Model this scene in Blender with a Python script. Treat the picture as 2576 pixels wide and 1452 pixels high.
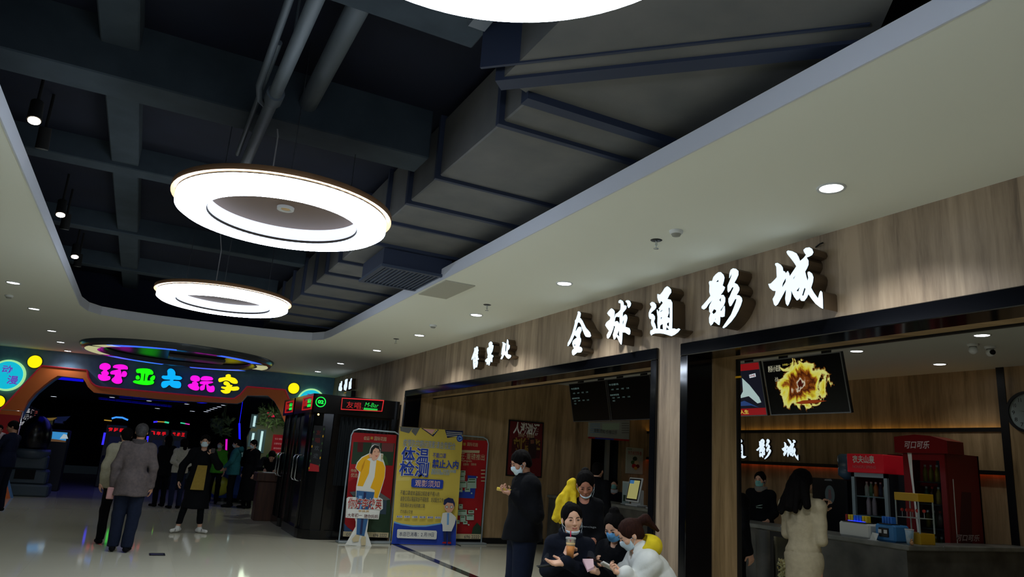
import bpy, math, random
import numpy as np
from mathutils import Matrix, Vector, geometry
random.seed(7)
SC = bpy.context.scene
COL = SC.collection
for o in list(bpy.data.objects): bpy.data.objects.remove(o)
PI = math.pi

# ---------------------------------------------------------------- camera
FPX, CAMZ = 1805.0, 1.58
PITCH, ROLL, YAW = math.radians(13.6), math.radians(3.95), math.radians(26.3)
cF = Vector((math.cos(PITCH)*math.sin(YAW), math.cos(PITCH)*math.cos(YAW), math.sin(PITCH)))
_r = cF.cross(Vector((0, 0, 1))).normalized(); _u = _r.cross(cF)
cR = _r*math.cos(ROLL)+_u*math.sin(ROLL); cU = -_r*math.sin(ROLL)+_u*math.cos(ROLL)
cam = bpy.data.cameras.new('camera'); camo = bpy.data.objects.new('camera', cam); COL.objects.link(camo)
m = Matrix((cR, cU, -cF)).transposed().to_4x4(); m.translation = Vector((0, 0, CAMZ))
camo.matrix_world = m
cam.sensor_width = 36.0; cam.lens = 36.0*FPX/2576.0; cam.clip_start = 0.05; cam.clip_end = 200
SC.camera = camo
CAMC = Vector((0, 0, CAMZ))
def ray(x, y): return cF*FPX+cR*(x-1288)-cU*(y-726)
def onX(x, y, X): d = ray(x, y); return CAMC+d*(X/d.x)       # where a sight line meets the plane x = X
def onY(x, y, Y): d = ray(x, y); return CAMC+d*(Y/d.y)
def onZ(x, y, z=0.0): d = ray(x, y); return CAMC+d*((z-CAMZ)/d.z)
def dist(x, y, D): return CAMC+ray(x, y)*(D/FPX)
A0, A1 = Vector((4.5, 19.5, 0)), Vector((-3.24, 20.8, 0))     # foot line of the arcade front
AN = Vector((A1.y-A0.y, -(A1.x-A0.x), 0)).normalized()
if AN.y > 0: AN = -AN
def onA(x, y, off=0.0):
    d = ray(x, y); n = AN; t = (n.dot(A0-CAMC)+off)/n.dot(d); return CAMC+d*t

# ---------------------------------------------------------------- world, view
w = bpy.data.worlds.new('world'); SC.world = w; w.use_nodes = True
w.node_tree.nodes['Background'].inputs[0].default_value = (0.30, 0.42, 0.55, 1)
w.node_tree.nodes['Background'].inputs[1].default_value = 0.010
SC.view_settings.view_transform = 'Standard'; SC.view_settings.look = 'None'
SC.view_settings.exposure = 0.0; SC.view_settings.gamma = 1.0; SC.view_settings.use_curve_mapping = False
RING_E, DOWN_E, SIGN_E = 24.0, 12.0, .95

def lamp(kind, name, loc, power, color=(1, 1, 1), parent=None, size=0.1, rot=None, spot=None, blend=0.6):
    l = bpy.data.lights.new(name, kind); l.energy = power; l.color = color
    if kind == 'AREA': l.size = size; l.shape = 'DISK'
    elif kind in ('POINT', 'SPOT'): l.shadow_soft_size = size
    if spot: l.spot_size = math.radians(spot); l.spot_blend = blend
    o = bpy.data.objects.new(name, l); COL.objects.link(o)
    o.location = Vector(loc)-(WO[parent.name].translation if parent else Vector())
    if rot: o.rotation_euler = rot
    if parent: o.parent = parent
    return o

# ---------------------------------------------------------------- materials
MATS = {}
def S(c):                                                     # sRGB 0-255 to linear
    r = []
    for v in c[:3]:
        v = v/255.0; r.append(v/12.92 if v <= .04045 else ((v+.055)/1.055)**2.4)
    return tuple(r)+(1,)
def mat(name, c=(128, 128, 128), rough=.6, metal=0, emit=None, es=1.0, spec=.5, alpha=1, trans=0, ior=1.45, coat=0):
    if name in MATS: return MATS[name]
    m = bpy.data.materials.new(name); m.use_nodes = True; MATS[name] = m
    b = m.node_tree.nodes['Principled BSDF']; I = b.inputs
    I['Base Color'].default_value = S(c); I['Roughness'].default_value = rough; I['Metallic'].default_value = metal
    I['Specular IOR Level'].default_value = spec; I['Alpha'].default_value = alpha
    I['Transmission Weight'].default_value = trans; I['IOR'].default_value = ior; I['Coat Weight'].default_value = coat
    if emit is not None:
        I['Emission Color'].default_value = S(emit); I['Emission Strength'].default_value = es
    m.diffuse_color = S(c)
    return m
def nt(m): return m.node_tree.nodes, m.node_tree.links, m.node_tree.nodes['Principled BSDF']
def noisy(name, c1, c2, rough=.7, scale=(1, 1, 1), nscale=6, detail=5, lo=.3, hi=.7, bump=0, metal=0, spec=.5, coat=0, rvar=0):
    if name in MATS: return MATS[name]
    m = mat(name, c1, rough, metal, spec=spec, coat=coat); N, L, B = nt(m)
    tc = N.new('ShaderNodeTexCoord'); mp = N.new('ShaderNodeMapping'); mp.inputs['Scale'].default_value = scale
    n = N.new('ShaderNodeTexNoise'); n.inputs['Scale'].default_value = nscale; n.inputs['Detail'].default_value = detail
    r = N.new('ShaderNodeValToRGB'); r.color_ramp.elements[0].position = lo; r.color_ramp.elements[1].position = hi
    r.color_ramp.elements[0].color = S(c1); r.color_ramp.elements[1].color = S(c2)
    L.new(tc.outputs['Object'], mp.inputs[0]); L.new(mp.outputs[0], n.inputs['Vector']); L.new(n.outputs['Fac'], r.inputs[0]); L.new(r.outputs[0], B.inputs['Base Color'])
    if bump:
        bp = N.new('ShaderNodeBump'); bp.inputs['Strength'].default_value = bump; bp.inputs['Distance'].default_value = .02
        L.new(n.outputs['Fac'], bp.inputs['Height']); L.new(bp.outputs[0], B.inputs['Normal'])
    return m
def wood(name, dark, mid, light, along='z', rough=.42):
    """laminate boards: long grain plus plank-to-plank tone"""
    m = mat(name, mid, rough); N, L, B = nt(m)
    tc = N.new('ShaderNodeTexCoord'); sep = N.new('ShaderNodeSeparateXYZ'); L.new(tc.outputs['Object'], sep.inputs[0])
    add = N.new('ShaderNodeMath'); add.operation = 'ADD'; L.new(sep.outputs['X'], add.inputs[0]); L.new(sep.outputs['Y'], add.inputs[1])
    cmb = N.new('ShaderNodeCombineXYZ')
    sc = N.new('ShaderNodeMath'); sc.operation = 'MULTIPLY'; sc.inputs[1].default_value = .09; L.new(sep.outputs['Z'], sc.inputs[0])
    L.new(add.outputs[0], cmb.inputs['X']); L.new(sc.outputs[0], cmb.inputs['Z'])
    n1 = N.new('ShaderNodeTexNoise'); n1.inputs['Scale'].default_value = 9; n1.inputs['Detail'].default_value = 8; n1.inputs['Roughness'].default_value = .62; n1.inputs['Distortion'].default_value = .5
    L.new(cmb.outputs[0], n1.inputs['Vector'])
    n3 = N.new('ShaderNodeTexNoise'); n3.inputs['Scale'].default_value = 60; n3.inputs['Detail'].default_value = 3; L.new(cmb.outputs[0], n3.inputs['Vector'])
    mu = N.new('ShaderNodeMath'); mu.operation = 'MULTIPLY'; mu.inputs[1].default_value = 6.2; L.new(add.outputs[0], mu.inputs[0])
    fl = N.new('ShaderNodeMath'); fl.operation = 'FLOOR'; L.new(mu.outputs[0], fl.inputs[0])
    wn = N.new('ShaderNodeTexWhiteNoise'); wn.noise_dimensions = '1D'; L.new(fl.outputs[0], wn.inputs['W'])
    a = N.new('ShaderNodeMath'); a.operation = 'MULTIPLY_ADD'; a.inputs[1].default_value = .22; L.new(wn.outputs[0], a.inputs[0]); L.new(n1.outputs['Fac'], a.inputs[2])
    a2 = N.new('ShaderNodeMath'); a2.operation = 'MULTIPLY_ADD'; a2.inputs[1].default_value = .22; L.new(n3.outputs['Fac'], a2.inputs[0]); L.new(a.outputs[0], a2.inputs[2])
    r = N.new('ShaderNodeValToRGB'); e = r.color_ramp.elements
    e[0].position = .40; e[0].color = S(dark); e[1].position = .92; e[1].color = S(light)
    x = e.new(.62); x.color = S(mid)
    L.new(a2.outputs[0], r.inputs[0]); L.new(r.outputs[0], B.inputs['Base Color'])
    return m

def emis(name, c, s, base=None):
    return mat(name, base or c, .5, emit=c, es=s)
WHITE_E = emis('ring_diffuser', (222, 236, 255), RING_E)
DOWN_M = emis('downlight_glass', (240, 248, 255), DOWN_E)
SIGN_W = emis('sign_white', (225, 242, 255), SIGN_E)
CEIL = mat('ceiling_paint', (234, 235, 222), .85)
FASC = mat('cove_paint', (205, 208, 216), .8)
WOODM = wood('oak_laminate', (100, 84, 70), (146, 126, 104), (180, 158, 132))
WOODI = wood('oak_laminate_inner', (100, 80, 54), (146, 120, 84), (182, 152, 112))
BLKG = mat('black_gloss_panel', (8, 9, 13), .09, spec=.6)
BLK = mat('black_satin', (10, 10, 12), .45)
BLKM = mat('matt_black', (8, 8, 9), .9)
SLAB = noisy('painted_slab', (7, 14, 34), (13, 22, 44), .9, nscale=2)
BEAM = noisy('painted_beam', (44, 56, 66), (56, 68, 78), .9, nscale=4)
DUCT = noisy('grey_duct_wrap', (88, 89, 88), (102, 101, 98), .75, nscale=3, bump=.15)
DUCTF = mat('duct_flange', (40, 49, 70), .6)
CHROME = mat('chrome', (200, 205, 210), .15, 1)
STEEL = mat('brushed_steel', (130, 134, 140), .35, 1)
GOLD = mat('bronze_gold', (206, 156, 112), .38, .45)
MARB = noisy('grey_stone_counter', (62, 62, 58), (104, 102, 94), .45, nscale=3.2, detail=9, lo=.35, hi=.72)
WHITE = mat('white_plastic', (214, 216, 214), .5)
PAPER = mat('paper_white', (215, 218, 212), .8)
GLASS = mat('clear_glass', (235, 245, 245), .03, trans=1.0, ior=1.25)

# ---------------------------------------------------------------- objects
WO = {}
def link(o): COL.objects.link(o); return o
def tag(o, label=None, cat=None, group=None, kind=None):
    if label: o['label'] = label
    if cat: o['category'] = cat
    if group: o['group'] = group
    if kind: o['kind'] = kind
    return o
def thing(name, label, cat, loc=(0, 0, 0), group=None, rotz=0):
    o = bpy.data.objects.new(name, None); link(o); o.empty_display_size = .1
    o.location = loc; o.rotation_euler = (0, 0, rotz)
    WO[o.name] = Matrix.Translation(Vector(loc)) @ Matrix.Rotation(rotz, 4, 'Z')
    return tag(o, label, cat, group)
def frame_from(o, x, z, y=None):
    """matrix with origin o, u axis x, v axis z and outward normal n = x cross z"""
    x = Vector(x).normalized(); z = Vector(z).normalized(); n = x.cross(z)
    m = Matrix((x, z, n)).transposed().to_4x4(); m.translation = Vector(o); return m

class MB:
    def __init__(s, frame=None):
        s.v = []; s.f = []; s.mi = []; s.F = frame; s.sm = []; s.mats = []
    def mid(s, mt):
        if mt is None: return 0
        if mt not in s.mats: s.mats.append(mt)
        return s.mats.index(mt)
    def add(s, verts, faces, mt=None, smooth=False, M=None):
        b = len(s.v)
        for p in verts:
            p = Vector(p)
            if M is not None: p = M @ p
            if s.F is not None: p = s.F @ p
            s.v.append(p)
        k = s.mid(mt)
        for f in faces:
            s.f.append([b+i for i in f]); s.mi.append(k); s.sm.append(smooth)
        return s
    def box(s, x0, x1, y0, y1, z0, z1, mt=None, bev=0, M=None):
        if x0 > x1: x0, x1 = x1, x0
        if y0 > y1: y0, y1 = y1, y0
        if z0 > z1: z0, z1 = z1, z0
        if bev <= 0:
            v = [(x, y, z) for z in (z0, z1) for y in (y0, y1) for x in (x0, x1)]
            return s.add(v, [(0, 2, 3, 1), (4, 5, 7, 6), (0, 1, 5, 4), (1, 3, 7, 5), (3, 2, 6, 7), (2, 0, 4, 6)], mt, M=M)
        b = min(bev, (x1-x0)/2.01, (y1-y0)/2.01, (z1-z0)/2.01)
        pts = [(x0+b, y0), (x1-b, y0), (x1, y0+b), (x1, y1-b), (x1-b, y1), (x0+b, y1), (x0, y1-b), (x0, y0+b)]
        ins = [(x0+b, y0+b), (x1-b, y0+b), (x1-b, y0+b), (x1-b, y1-b), (x1-b, y1-b), (x0+b, y1-b), (x0+b, y1-b), (x0+b, y0+b)]
        v = [(p[0], p[1], z0) for p in ins]+[(p[0], p[1], z0+b) for p in pts]+[(p[0], p[1], z1-b) for p in pts]+[(p[0], p[1], z1) for p in ins]
        F = []
        for r in range(3):
            for i in range(8):
                j = (i+1) % 8; F.append((r*8+i, r*8+j, r*8+8+j, r*8+8+i))
        F.append([0, 6, 4, 2][::1]); F.append([24, 26, 28, 30])
        return s.add(v, F, mt, M=M)
    def ring(s, c, r, n, ax=(0, 0, 1), ph=0):
        ax = Vector(ax).normalized(); t = Vector((1, 0, 0)) if abs(ax.x) < .9 else Vector((0, 1, 0))
        a = ax.cross(t).normalized(); b = ax.cross(a)
        return [Vector(c)+(a*math.cos(2*PI*i/n+ph)+b*math.sin(2*PI*i/n+ph))*r for i in range(n)]
    def tube(s, pts, r, n=8, mt=None, caps=True, smooth=True, M=None):
        pts = [Vector(p) for p in pts]; rs = r if isinstance(r, (list, tuple)) else [r]*len(pts)
        v = []; F = []; prev = None
        for i, p in enumerate(pts):
            d = (pts[min(i+1, len(pts)-1)]-pts[max(i-1, 0)])
            if d.length < 1e-9: d = Vector((0, 0, 1))
            d.normalize()
            if prev is None:
                t = Vector((0, 0, 1)) if abs(d.z) < .9 else Vector((1, 0, 0)); a = d.cross(t).normalized()
            else:
                a = (prev-d*prev.dot(d)); a = a.normalized() if a.length > 1e-6 else d.orthogonal().normalized()
            prev = a; b = d.cross(a)
            for k in range(n): v.append(p+(a*math.cos(2*PI*k/n)+b*math.sin(2*PI*k/n))*rs[i])
        for i in range(len(pts)-1):
            for k in range(n):
                j = (k+1) % n; F.append((i*n+k, i*n+j, (i+1)*n+j, (i+1)*n+k))
        s.add(v, F, mt, smooth, M=M)
        if caps:
            s.add(v[:n], [list(range(n))[::-1]], mt, M=M); s.add(v[-n:], [list(range(n))], mt, M=M)
        return s
    def lathe(s, prof, c=(0, 0, 0), n=32, mt=None, smooth=True, a0=0, a1=2*PI, M=None):
        """prof = [(radius, z)]; turned about a vertical axis through c"""
        full = abs(a1-a0-2*PI) < 1e-6; m = n if full else n+1
        v = []; F = []
        for (r, z) in prof:
            for k in range(m):
                a = a0+(a1-a0)*k/n; v.append((c[0]+r*math.cos(a), c[1]+r*math.sin(a), c[2]+z))
        for i in range(len(prof)-1):
            for k in range(n):
                j = (k+1) % m
                F.append((i*m+k, i*m+j, (i+1)*m+j, (i+1)*m+k))
        return s.add(v, F, mt, smooth, M=M)
    def sphere(s, c, r, n=12, mt=None, M=None):
        r = r if isinstance(r, (tuple, list)) else (r, r, r); k = n//2; v = []; F = []
        for i in range(k+1):
            t = PI*i/k
            for j in range(n):
                a = 2*PI*j/n; v.append((c[0]+r[0]*math.sin(t)*math.cos(a), c[1]+r[1]*math.sin(t)*math.sin(a), c[2]+r[2]*math.cos(t)))
        for i in range(k):
            for j in range(n):
                q = (j+1) % n; F.append((i*n+j, (i+1)*n+j, (i+1)*n+q, i*n+q))
        return s.add(v, F, mt, True, M=M)
    def plate(s, loops, z0, z1, mt=None, side=None, M=None):
        """flat shape (outer loop + holes, 2D) filled and given thickness along local z; z1 is the front"""
        loops = [[Vector((p[0], p[1], 0)) for p in l] for l in loops]
        tris = geometry.tessellate_polygon(loops); pts = [p for l in loops for p in l]; n = len(pts)
        area = lambda a, b, c: (pts[b].x-pts[a].x)*(pts[c].y-pts[a].y)-(pts[c].x-pts[a].x)*(pts[b].y-pts[a].y)
        tr = [t if area(*t) > 0 else (t[0], t[2], t[1]) for t in tris]
        s.add([(p.x, p.y, z1) for p in pts], tr, mt, M=M)
        if z0 is None: return s
        s.add([(p.x, p.y, z0) for p in pts], [(a, c, b) for a, b, c in tr], side or mt, M=M)
        b = 0
        for li, l in enumerate(loops):
            A = sum(l[i].x*l[(i+1) % len(l)].y-l[(i+1) % len(l)].x*l[i].y for i in range(len(l)))
            ccw = (A > 0) == (li == 0); k = len(l); v = [(p.x, p.y, z0) for p in l]+[(p.x, p.y, z1) for p in l]
            F = [((i, (i+1) % k, k+(i+1) % k, k+i) if ccw else ((i+1) % k, i, k+i, k+(i+1) % k)) for i in range(k)]
            s.add(v, F, side or mt, M=M)
        return s
    def quad(s, a, b, c, d, mt=None): return s.add([a, b, c, d], [(0, 1, 2, 3)], mt)
    def build(s, name, mt=None, parent=None, label=None, cat=None, group=None, kind=None, origin=None, weld=False):
        me = bpy.data.meshes.new(name); vs = s.v
        o = bpy.data.objects.new(name, me)
        if parent is not None:
            Wm = WO[parent.name]; inv = Wm.inverted(); vs = [inv @ p for p in vs]; 
            o.parent = parent
        else:
            if origin is None:
                lo = [min(p[i] for p in vs) for i in range(3)]; hi = [max(p[i] for p in vs) for i in range(3)]
                origin = Vector(((lo[0]+hi[0])/2, (lo[1]+hi[1])/2, lo[2]))
            origin = Vector(origin); vs = [p-origin for p in vs]; o.location = origin; Wm = Matrix.Translation(origin)
        me.from_pydata([tuple(p) for p in vs], [], s.f)
        ms = list(s.mats)
        if not ms and mt is not None: ms = [mt]
        elif mt is not None and mt not in ms and None in ms: pass
        for q in ms: me.materials.append(q)
        me.polygons.foreach_set('material_index', s.mi); me.polygons.foreach_set('use_smooth', s.sm)
        me.update(); link(o); WO[o.name] = Wm
        return tag(o, label, cat, group, kind)
def struct(name, mb, mt=None, parent=None): return mb.build(name, mt, parent, kind=None if parent else 'structure')

def dup(o, delta, label=None, parent=None):
    """copy a thing with its parts and their sub-parts"""
    c = o.copy(); link(c)
    if parent is None:
        c.location = Vector(o.location)+Vector(delta)
        WO[c.name] = Matrix.Translation(Vector(delta)) @ WO[o.name]
    else: c.parent = parent; WO[c.name] = WO[parent.name]
    if label: c['label'] = label
    for ch in [x for x in bpy.data.objects if x.parent == o]: dup(ch, (0, 0, 0), None, c)
    return c

TXT = {}
def text2d(body, bold=0.0, shear=0.0, res=2):
    k = (body, bold, shear)
    if k in TXT: return TXT[k]
    cu = bpy.data.curves.new('text', 'FONT'); cu.body = body; cu.size = 1; cu.resolution_u = res
    cu.offset = bold; cu.shear = shear; cu.align_x = 'CENTER'
    o = bpy.data.objects.new('text', cu); COL.objects.link(o)
    dg = bpy.context.evaluated_depsgraph_get(); dg.update()
    me = o.evaluated_get(dg).to_mesh()
    v = [(p.co.x, p.co.y) for p in me.vertices]; f = [tuple(p.vertices) for p in me.polygons]
    o.evaluated_get(dg).to_mesh_clear(); bpy.data.objects.remove(o); bpy.data.curves.remove(cu)
    if v:
        xs = [p[0] for p in v]; ys = [p[1] for p in v]
        x0, x1, y0, y1 = min(xs), max(xs), min(ys), max(ys)
        v = [((p[0]-x0)/(x1-x0), (p[1]-y0)/(y1-y0)) for p in v]
        TXT[k] = (v, f, (x1-x0)/(y1-y0))
    else: TXT[k] = ([], [], 1)
    return TXT[k]
def put_text(mb, body, u0, u1, v0, v1, z, mt, bold=0.0, shear=0.0, rot=None):
    """stretch a line of text into the rectangle u0..u1, v0..v1 of the builder's frame"""
    v, f, a = text2d(body, bold, shear)
    if not v: return
    pts = [(u0+(u1-u0)*p[0], v0+(v1-v0)*p[1], z) for p in v]
    if (u1-u0)*(v1-v0) > 0: ff = []
    A = 0
    for t in f[:20]:
        a_, b_, c_ = pts[t[0]], pts[t[1]], pts[t[2]]
        A += (b_[0]-a_[0])*(c_[1]-a_[1])-(c_[0]-a_[0])*(b_[1]-a_[1])
    ff = f if A > 0 else [tuple(reversed(t)) for t in f]
    mb.add(pts, ff, mt)
# ================================================================ THE HALL
ZC, ZI, XW = 3.47, 3.28, 4.5           # white ceiling, shop ceiling, shop front plane
YE, Y1a, Y1b, Y2a, Y2b = 13.4, 13.4, 5.72, 5.32, 0.6
# floor : polished cream tiles with fine joints
FLO = mat('polished_tile', (200, 195, 172), .06, spec=.55); N, L, B = nt(FLO)
tc = N.new('ShaderNodeTexCoord'); br = N.new('ShaderNodeTexBrick'); br.offset = 0; br.inputs['Scale'].default_value = 1.25
br.inputs['Mortar Size'].default_value = .0022; br.inputs['Brick Width'].default_value = 1; br.inputs['Row Height'].default_value = 1
br.inputs['Color1'].default_value = S((206, 201, 178)); br.inputs['Color2'].default_value = S((203, 198, 175)); br.inputs['Mortar'].default_value = S((192, 187, 164))
L.new(tc.outputs['Object'], br.inputs['Vector']); L.new(br.outputs['Color'], B.inputs['Base Color'])
b = MB().box(-6, 10.6, -4, 34, -.15, 0); struct('floor', b, FLO)
b = MB(); b.box(4.42, 4.56, 5.7, YE, 0, .004); b.box(4.42, 4.56, Y2b, 5.3, 0, .004);
struct('trim_1', b, mat('dark_inlay_tile', (26, 24, 24), .1))

def arc(cx, cy, r, a0, a1, n=10): return [(cx+r*math.cos(math.radians(a0+(a1-a0)*i/n)), cy+r*math.sin(math.radians(a0+(a1-a0)*i/n))) for i in range(n+1)]
OX0, OX1, OY0, OY1 = -1.10, 2.70, -2.5, 13.45
opening = [(OX0, OY0), (OX1, OY0), (OX1, OY1-1.1)]+[(2.70, 12.35), (2.67, 12.75), (2.52, 13.05), (2.2, 13.22), (1.6, 13.36), (.9, 13.46), (.1, 13.50), (-.5, 13.46), (-.85, 13.36), (-1.02, 13.1), (-1.10, 12.6)]
b = MB(); b.plate([[(-6, -4), (XW, -4), (XW, A0.y+.1), (-6, 21.4)], opening], ZC+.14, ZC); b.v = [Vector(p) for p in b.v]
# (front of the plate faces down)
for i, f in enumerate(b.f): b.f[i] = f[::-1]
struct('ceiling', b, CEIL)
# pale cove edge round the opening
b = MB(); n = len(opening)
for i in range(1, n):
    p, q = opening[i], opening[(i+1) % n]
    if i == n-1: q = opening[0]
    d = Vector((q[0]-p[0], q[1]-p[1])).normalized(); nx, ny = -d.y*.012, d.x*.012
    b.add([(p[0], p[1], ZC-.002), (q[0], q[1], ZC-.002), (q[0], q[1], ZC+.13), (p[0], p[1], ZC+.13), (p[0]+nx, p[1]+ny, ZC-.002), (q[0]+nx, q[1]+ny, ZC-.002), (q[0]+nx, q[1]+ny, ZC+.13), (p[0]+nx, p[1]+ny, ZC+.13)],
          [(0, 1, 5, 4), (4, 5, 6, 7), (3, 7, 6, 2), (1, 0, 3, 2)])
struct('trim_2', b, FASC)
# the dark void above : slab, beams, side skirts
b = MB(); b.box(-6, 5.2, -4, 21.6, 4.35, 4.5); struct('ceiling_slab', b, SLAB)
b = MB(); b.box(-2.0, -1.9, -4, 14.6, ZC+.14, 4.35); b.box(4.5, 4.6, -4, 14.6, ZC+.14, 4.95); b.box(-2, 4.5, 14.4, 14.5, ZC+.14, 4.95); b.box(-2, 4.5, -3.9, -3.8, ZC+.14, 4.95)
struct('wall_void', b, SLAB)
def beam(x0, x1, y0, y1, z0, z1, lab):
    o = MB().box(x0, x1, y0, y1, z0, z1, bev=.01).build('ceiling_beam', BEAM); o['kind'] = 'structure'; return o
beam(-1.9, 1.74, 5.2, 5.55, 3.93, 4.95, 0)
beam(-1.9, 1.74, 7.62, 7.86, 4.12, 4.95, 0)
beam(-1.9, 1.74, 10.25, 10.45, 4.12, 4.95, 0)
beam(-1.9, 1.74, 12.6, 12.8, 4.12, 4.95, 0)
beam(-.66, -.42, -3.8, 14.4, 4.16, 4.36, 0)
beam(-1.9, 1.42, 2.1, 3.65, 4.0, 4.95, 0)

# ---------------------------------------------------------------- shop front (plane x = 4.5)
b = MB()
b.box(XW, XW+.30, Y2b, YE+.0, 2.78, ZC+.14)                 # fascia over both openings
b.box(XW, XW+.30, Y1b-.40, Y1b, 0, 2.78)                     # pillar between them
b.box(XW, XW+.30, YE, 20.2, 0, ZC+.14)                       # wall beyond
b.box(XW, XW+.30, -4, Y2b, 0, ZC+.14)
struct('wall_right', b, WOODM)
def gloss_frame(y0, y1, z1, reveal_l, name):
    """black glazed architrave round an opening, y0 far jamb, y1 near jamb"""
    b = MB()
    b.box(XW-.03, XW+.28, y1, y0, z1-.12, z1, bev=.006)
    b.box(XW-.03, XW+.28, y0-.10, y0, 0, z1-.12, bev=.006)
    b.box(XW-.03, XW+.28, y1, y1+.09, 0, z1-.12, bev=.006)
    return struct(name, b, BLKG)
gloss_frame(YE, Y1b-.02, 2.79, 0, 'trim_3')
gloss_frame(Y2a+.02, Y2b, 2.79, 0, 'trim_4')
# wood lining of the openings behind the black architrave
b = MB(); b.box(XW+.28, XW+.58, Y2b, 5.23, 2.70, 3.3); b.box(XW+.28, XW+.58, Y1b, YE, 2.70, 3.3)
b.box(XW+.28, XW+.58, 5.23, 5.81, 0, 3.3); struct('trim_5', b, WOODI)
b = MB(); b.box(XW+.56, XW+.60, Y2b, 5.22, 2.685, 2.72); b.box(XW+.56, XW+.60, 5.80, YE, 2.685, 2.72); b.box(XW+.57, XW+.61, 5.21, 5.25, 0, 2.72); b.box(XW+.57, XW+.61, 5.78, 5.82, 0, 2.72)
struct('trim_6', b, BLK)
# shop shell
XB = 10.3
b = MB().box(XW+.3, XB+.2, Y2b-.1, YE, ZI, ZI+.1); struct('ceiling_shop', b, mat('shop_ceiling', (196, 198, 190), .9))
b = MB(); b.box(XW+.3, 8.80, YE, YE+.15, 0, ZI+.1); b.box(9.62, XB+.2, YE, YE+.15, 0, ZI+.1); b.box(8.80, 9.62, YE, YE+.15, 2.35, ZI+.1)
struct('wall_left', b, WOODI)
b = MB().box(XW+.3, 7.72, YE-.015, YE, 0, .11); struct('baseboard_left', b, BLK)
b = MB(); b.box(8.7, 9.8, 15.2, 15.3, 0, 2.6); b.box(8.7, 8.8, YE+.15, 15.3, 0, 2.5); b.box(9.7, 9.8, YE+.15, 15.3, 0, 2.5); b.box(8.7, 9.8, YE+.15, 15.3, 2.4, 2.5)
struct('wall_backroom', b, mat('back_room', (46, 50, 50), .8))
b = MB().box(9.22, 9.30, YE+.02, YE+.10, 0, 2.3); struct('door_1', b, mat('pale_frame', (120, 120, 110), .5))
# back wall of the shop with two recessed light slots
b = MB(); b.box(XB+.06, XB+.2, Y2b, YE, 0, ZI); struct('wall_back', b, WOODI)
ZU = onX(2300, 1084, XB).z; ZL = onX(2300, 1180, XB).z; YT1 = onX(2548, 1150, XB).y; YT0 = YT1+.10
b = MB(); b.box(XB, XB+.06, YT0, YE, ZL+.02, ZU-.02); b.box(XB-.02, XB+.06, Y2b, YT1, 0, ZI); struct('trim_7', b, WOODI)
b = MB(); b.box(XB-.02, XB+.06, YT0, YE, ZU-.02, ZU+.01); b.box(XB-.02, XB-.01, YT0, YE, ZU+.01, ZU+.035); b.box(XB-.02, XB+.06, YT0, YE, ZL-.01, ZL+.02); b.box(XB-.02, XB-.01, YT0, YE, ZL-.035, ZL-.01); b.box(XB-.03, XB+.06, YT1, YT0, 0, ZI); struct('trim_8', b, BLK)
LEDW = emis('led_warm', (255, 200, 90), 1.8); LEDO = emis('led_orange', (255, 96, 24), 1.0)
for z, mt_, tone, side in ((ZU+.011, LEDW, 'warm white', 'above'), (ZL-.021, LEDO, 'orange', 'below')):
    b = MB().box(XB+.01, XB+.04, 5.36, YE-.02, z, z+.01)
    b.build('led_strip', mt_, None, '%s light strip along the black ledge %s the lettering on the shop back wall' % (tone, side), 'light strip')
wall_side = MB(); wall_side.box(XW+.3, XB+.2, Y2b-.1, Y2b, 0, ZI); struct('wall_near', wall_side, WOODI)

# ---------------------------------------------------------------- arcade front
AX = (A1-A0).normalized()*-1                                  # +X-ish direction along the arcade front
def AL(p, off=0.0):                                           # a point of the photograph onto the arcade front, in (u, z)
    q = onA(p[0], p[1], off); return ((q-A0).dot(AX), q.z)
AF = frame_from((A0.x, A0.y, 0), AX, (0, 0, 1))               # local z = outward, towards the hall
ARCW = noisy('arcade_wall_blue', (92, 138, 176), (104, 150, 186), .8, nscale=8)
ORNG = mat('arch_orange', (240, 126, 62), .6); PINKL = emis('arch_pink_edge', (255, 50, 80), .10, (150, 44, 50))
inner = [(52, 1051), (72, 1013), (92, 990), (116, 970), (133, 957), (150, 947), (213, 954), (219, 963), (225, 975), (240, 989), (434, 1008), (596, 1016), (608, 1012), (622, 996), (674, 996), (690, 1010), (703, 1032), (717, 1065)]
outer = [(-10, 1050), (20, 1019), (64, 971), (110, 922), (223, 933), (226, 950), (233, 963), (243, 971), (255, 975), (419, 990), (574, 1004), (590, 1004), (605, 994), (622, 974), (717, 982), (727, 1005), (745, 1040)]
iu = [AL(p) for p in inner]; ou = [AL(p) for p in outer]
iL = [(iu[0][0]-.16, 1.62), (iu[0][0]-.24, 1.3), (iu[0][0]-.20, .9), (iu[0][0]-.05, .5), (iu[0][0]+.16, 0.0)]
iR = [(iu[-1][0]+.14, 1.6), (iu[-1][0]+.2, 1.2), (iu[-1][0]+.12, .6), (iu[-1][0]-.1, 0)]
oL = [(ou[0][0]-.15, 1.7), (ou[0][0]-.3, 1.2), (ou[0][0]-.22, .5), (ou[0][0]-.15, 0)]
oR = [(ou[-1][0]+.15, 1.7), (ou[-1][0]+.2, 1.2), (ou[-1][0]+.2, 0)]
hole = iL[::-1]+iu+iR; band = oL[::-1]+ou+oR
UL, UR = -11.0, .02
b = MB(AF); b.plate([[(UL, 0)]+hole+[(UR, 0), (UR, ZC+.1), (UL, ZC+.1)]], -.2, 0); struct('wall_far', b, ARCW)
ar = thing('arch_surround', 'orange stepped arch surround with red edge framing the amusement arcade entrance', 'arch', A0+AX*-4.5)
b = MB(AF); b.plate([band+hole[::-1]], .004, .16); b.build('arch_band', ORNG, ar)
b = MB(AF)
for i in range(len(band)-1):
    p, q = band[i], band[i+1]; b.tube([(p[0], p[1], .165), (q[0], q[1], .165)], .018, 6)
b.build('edge_light', PINKL, ar)
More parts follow.
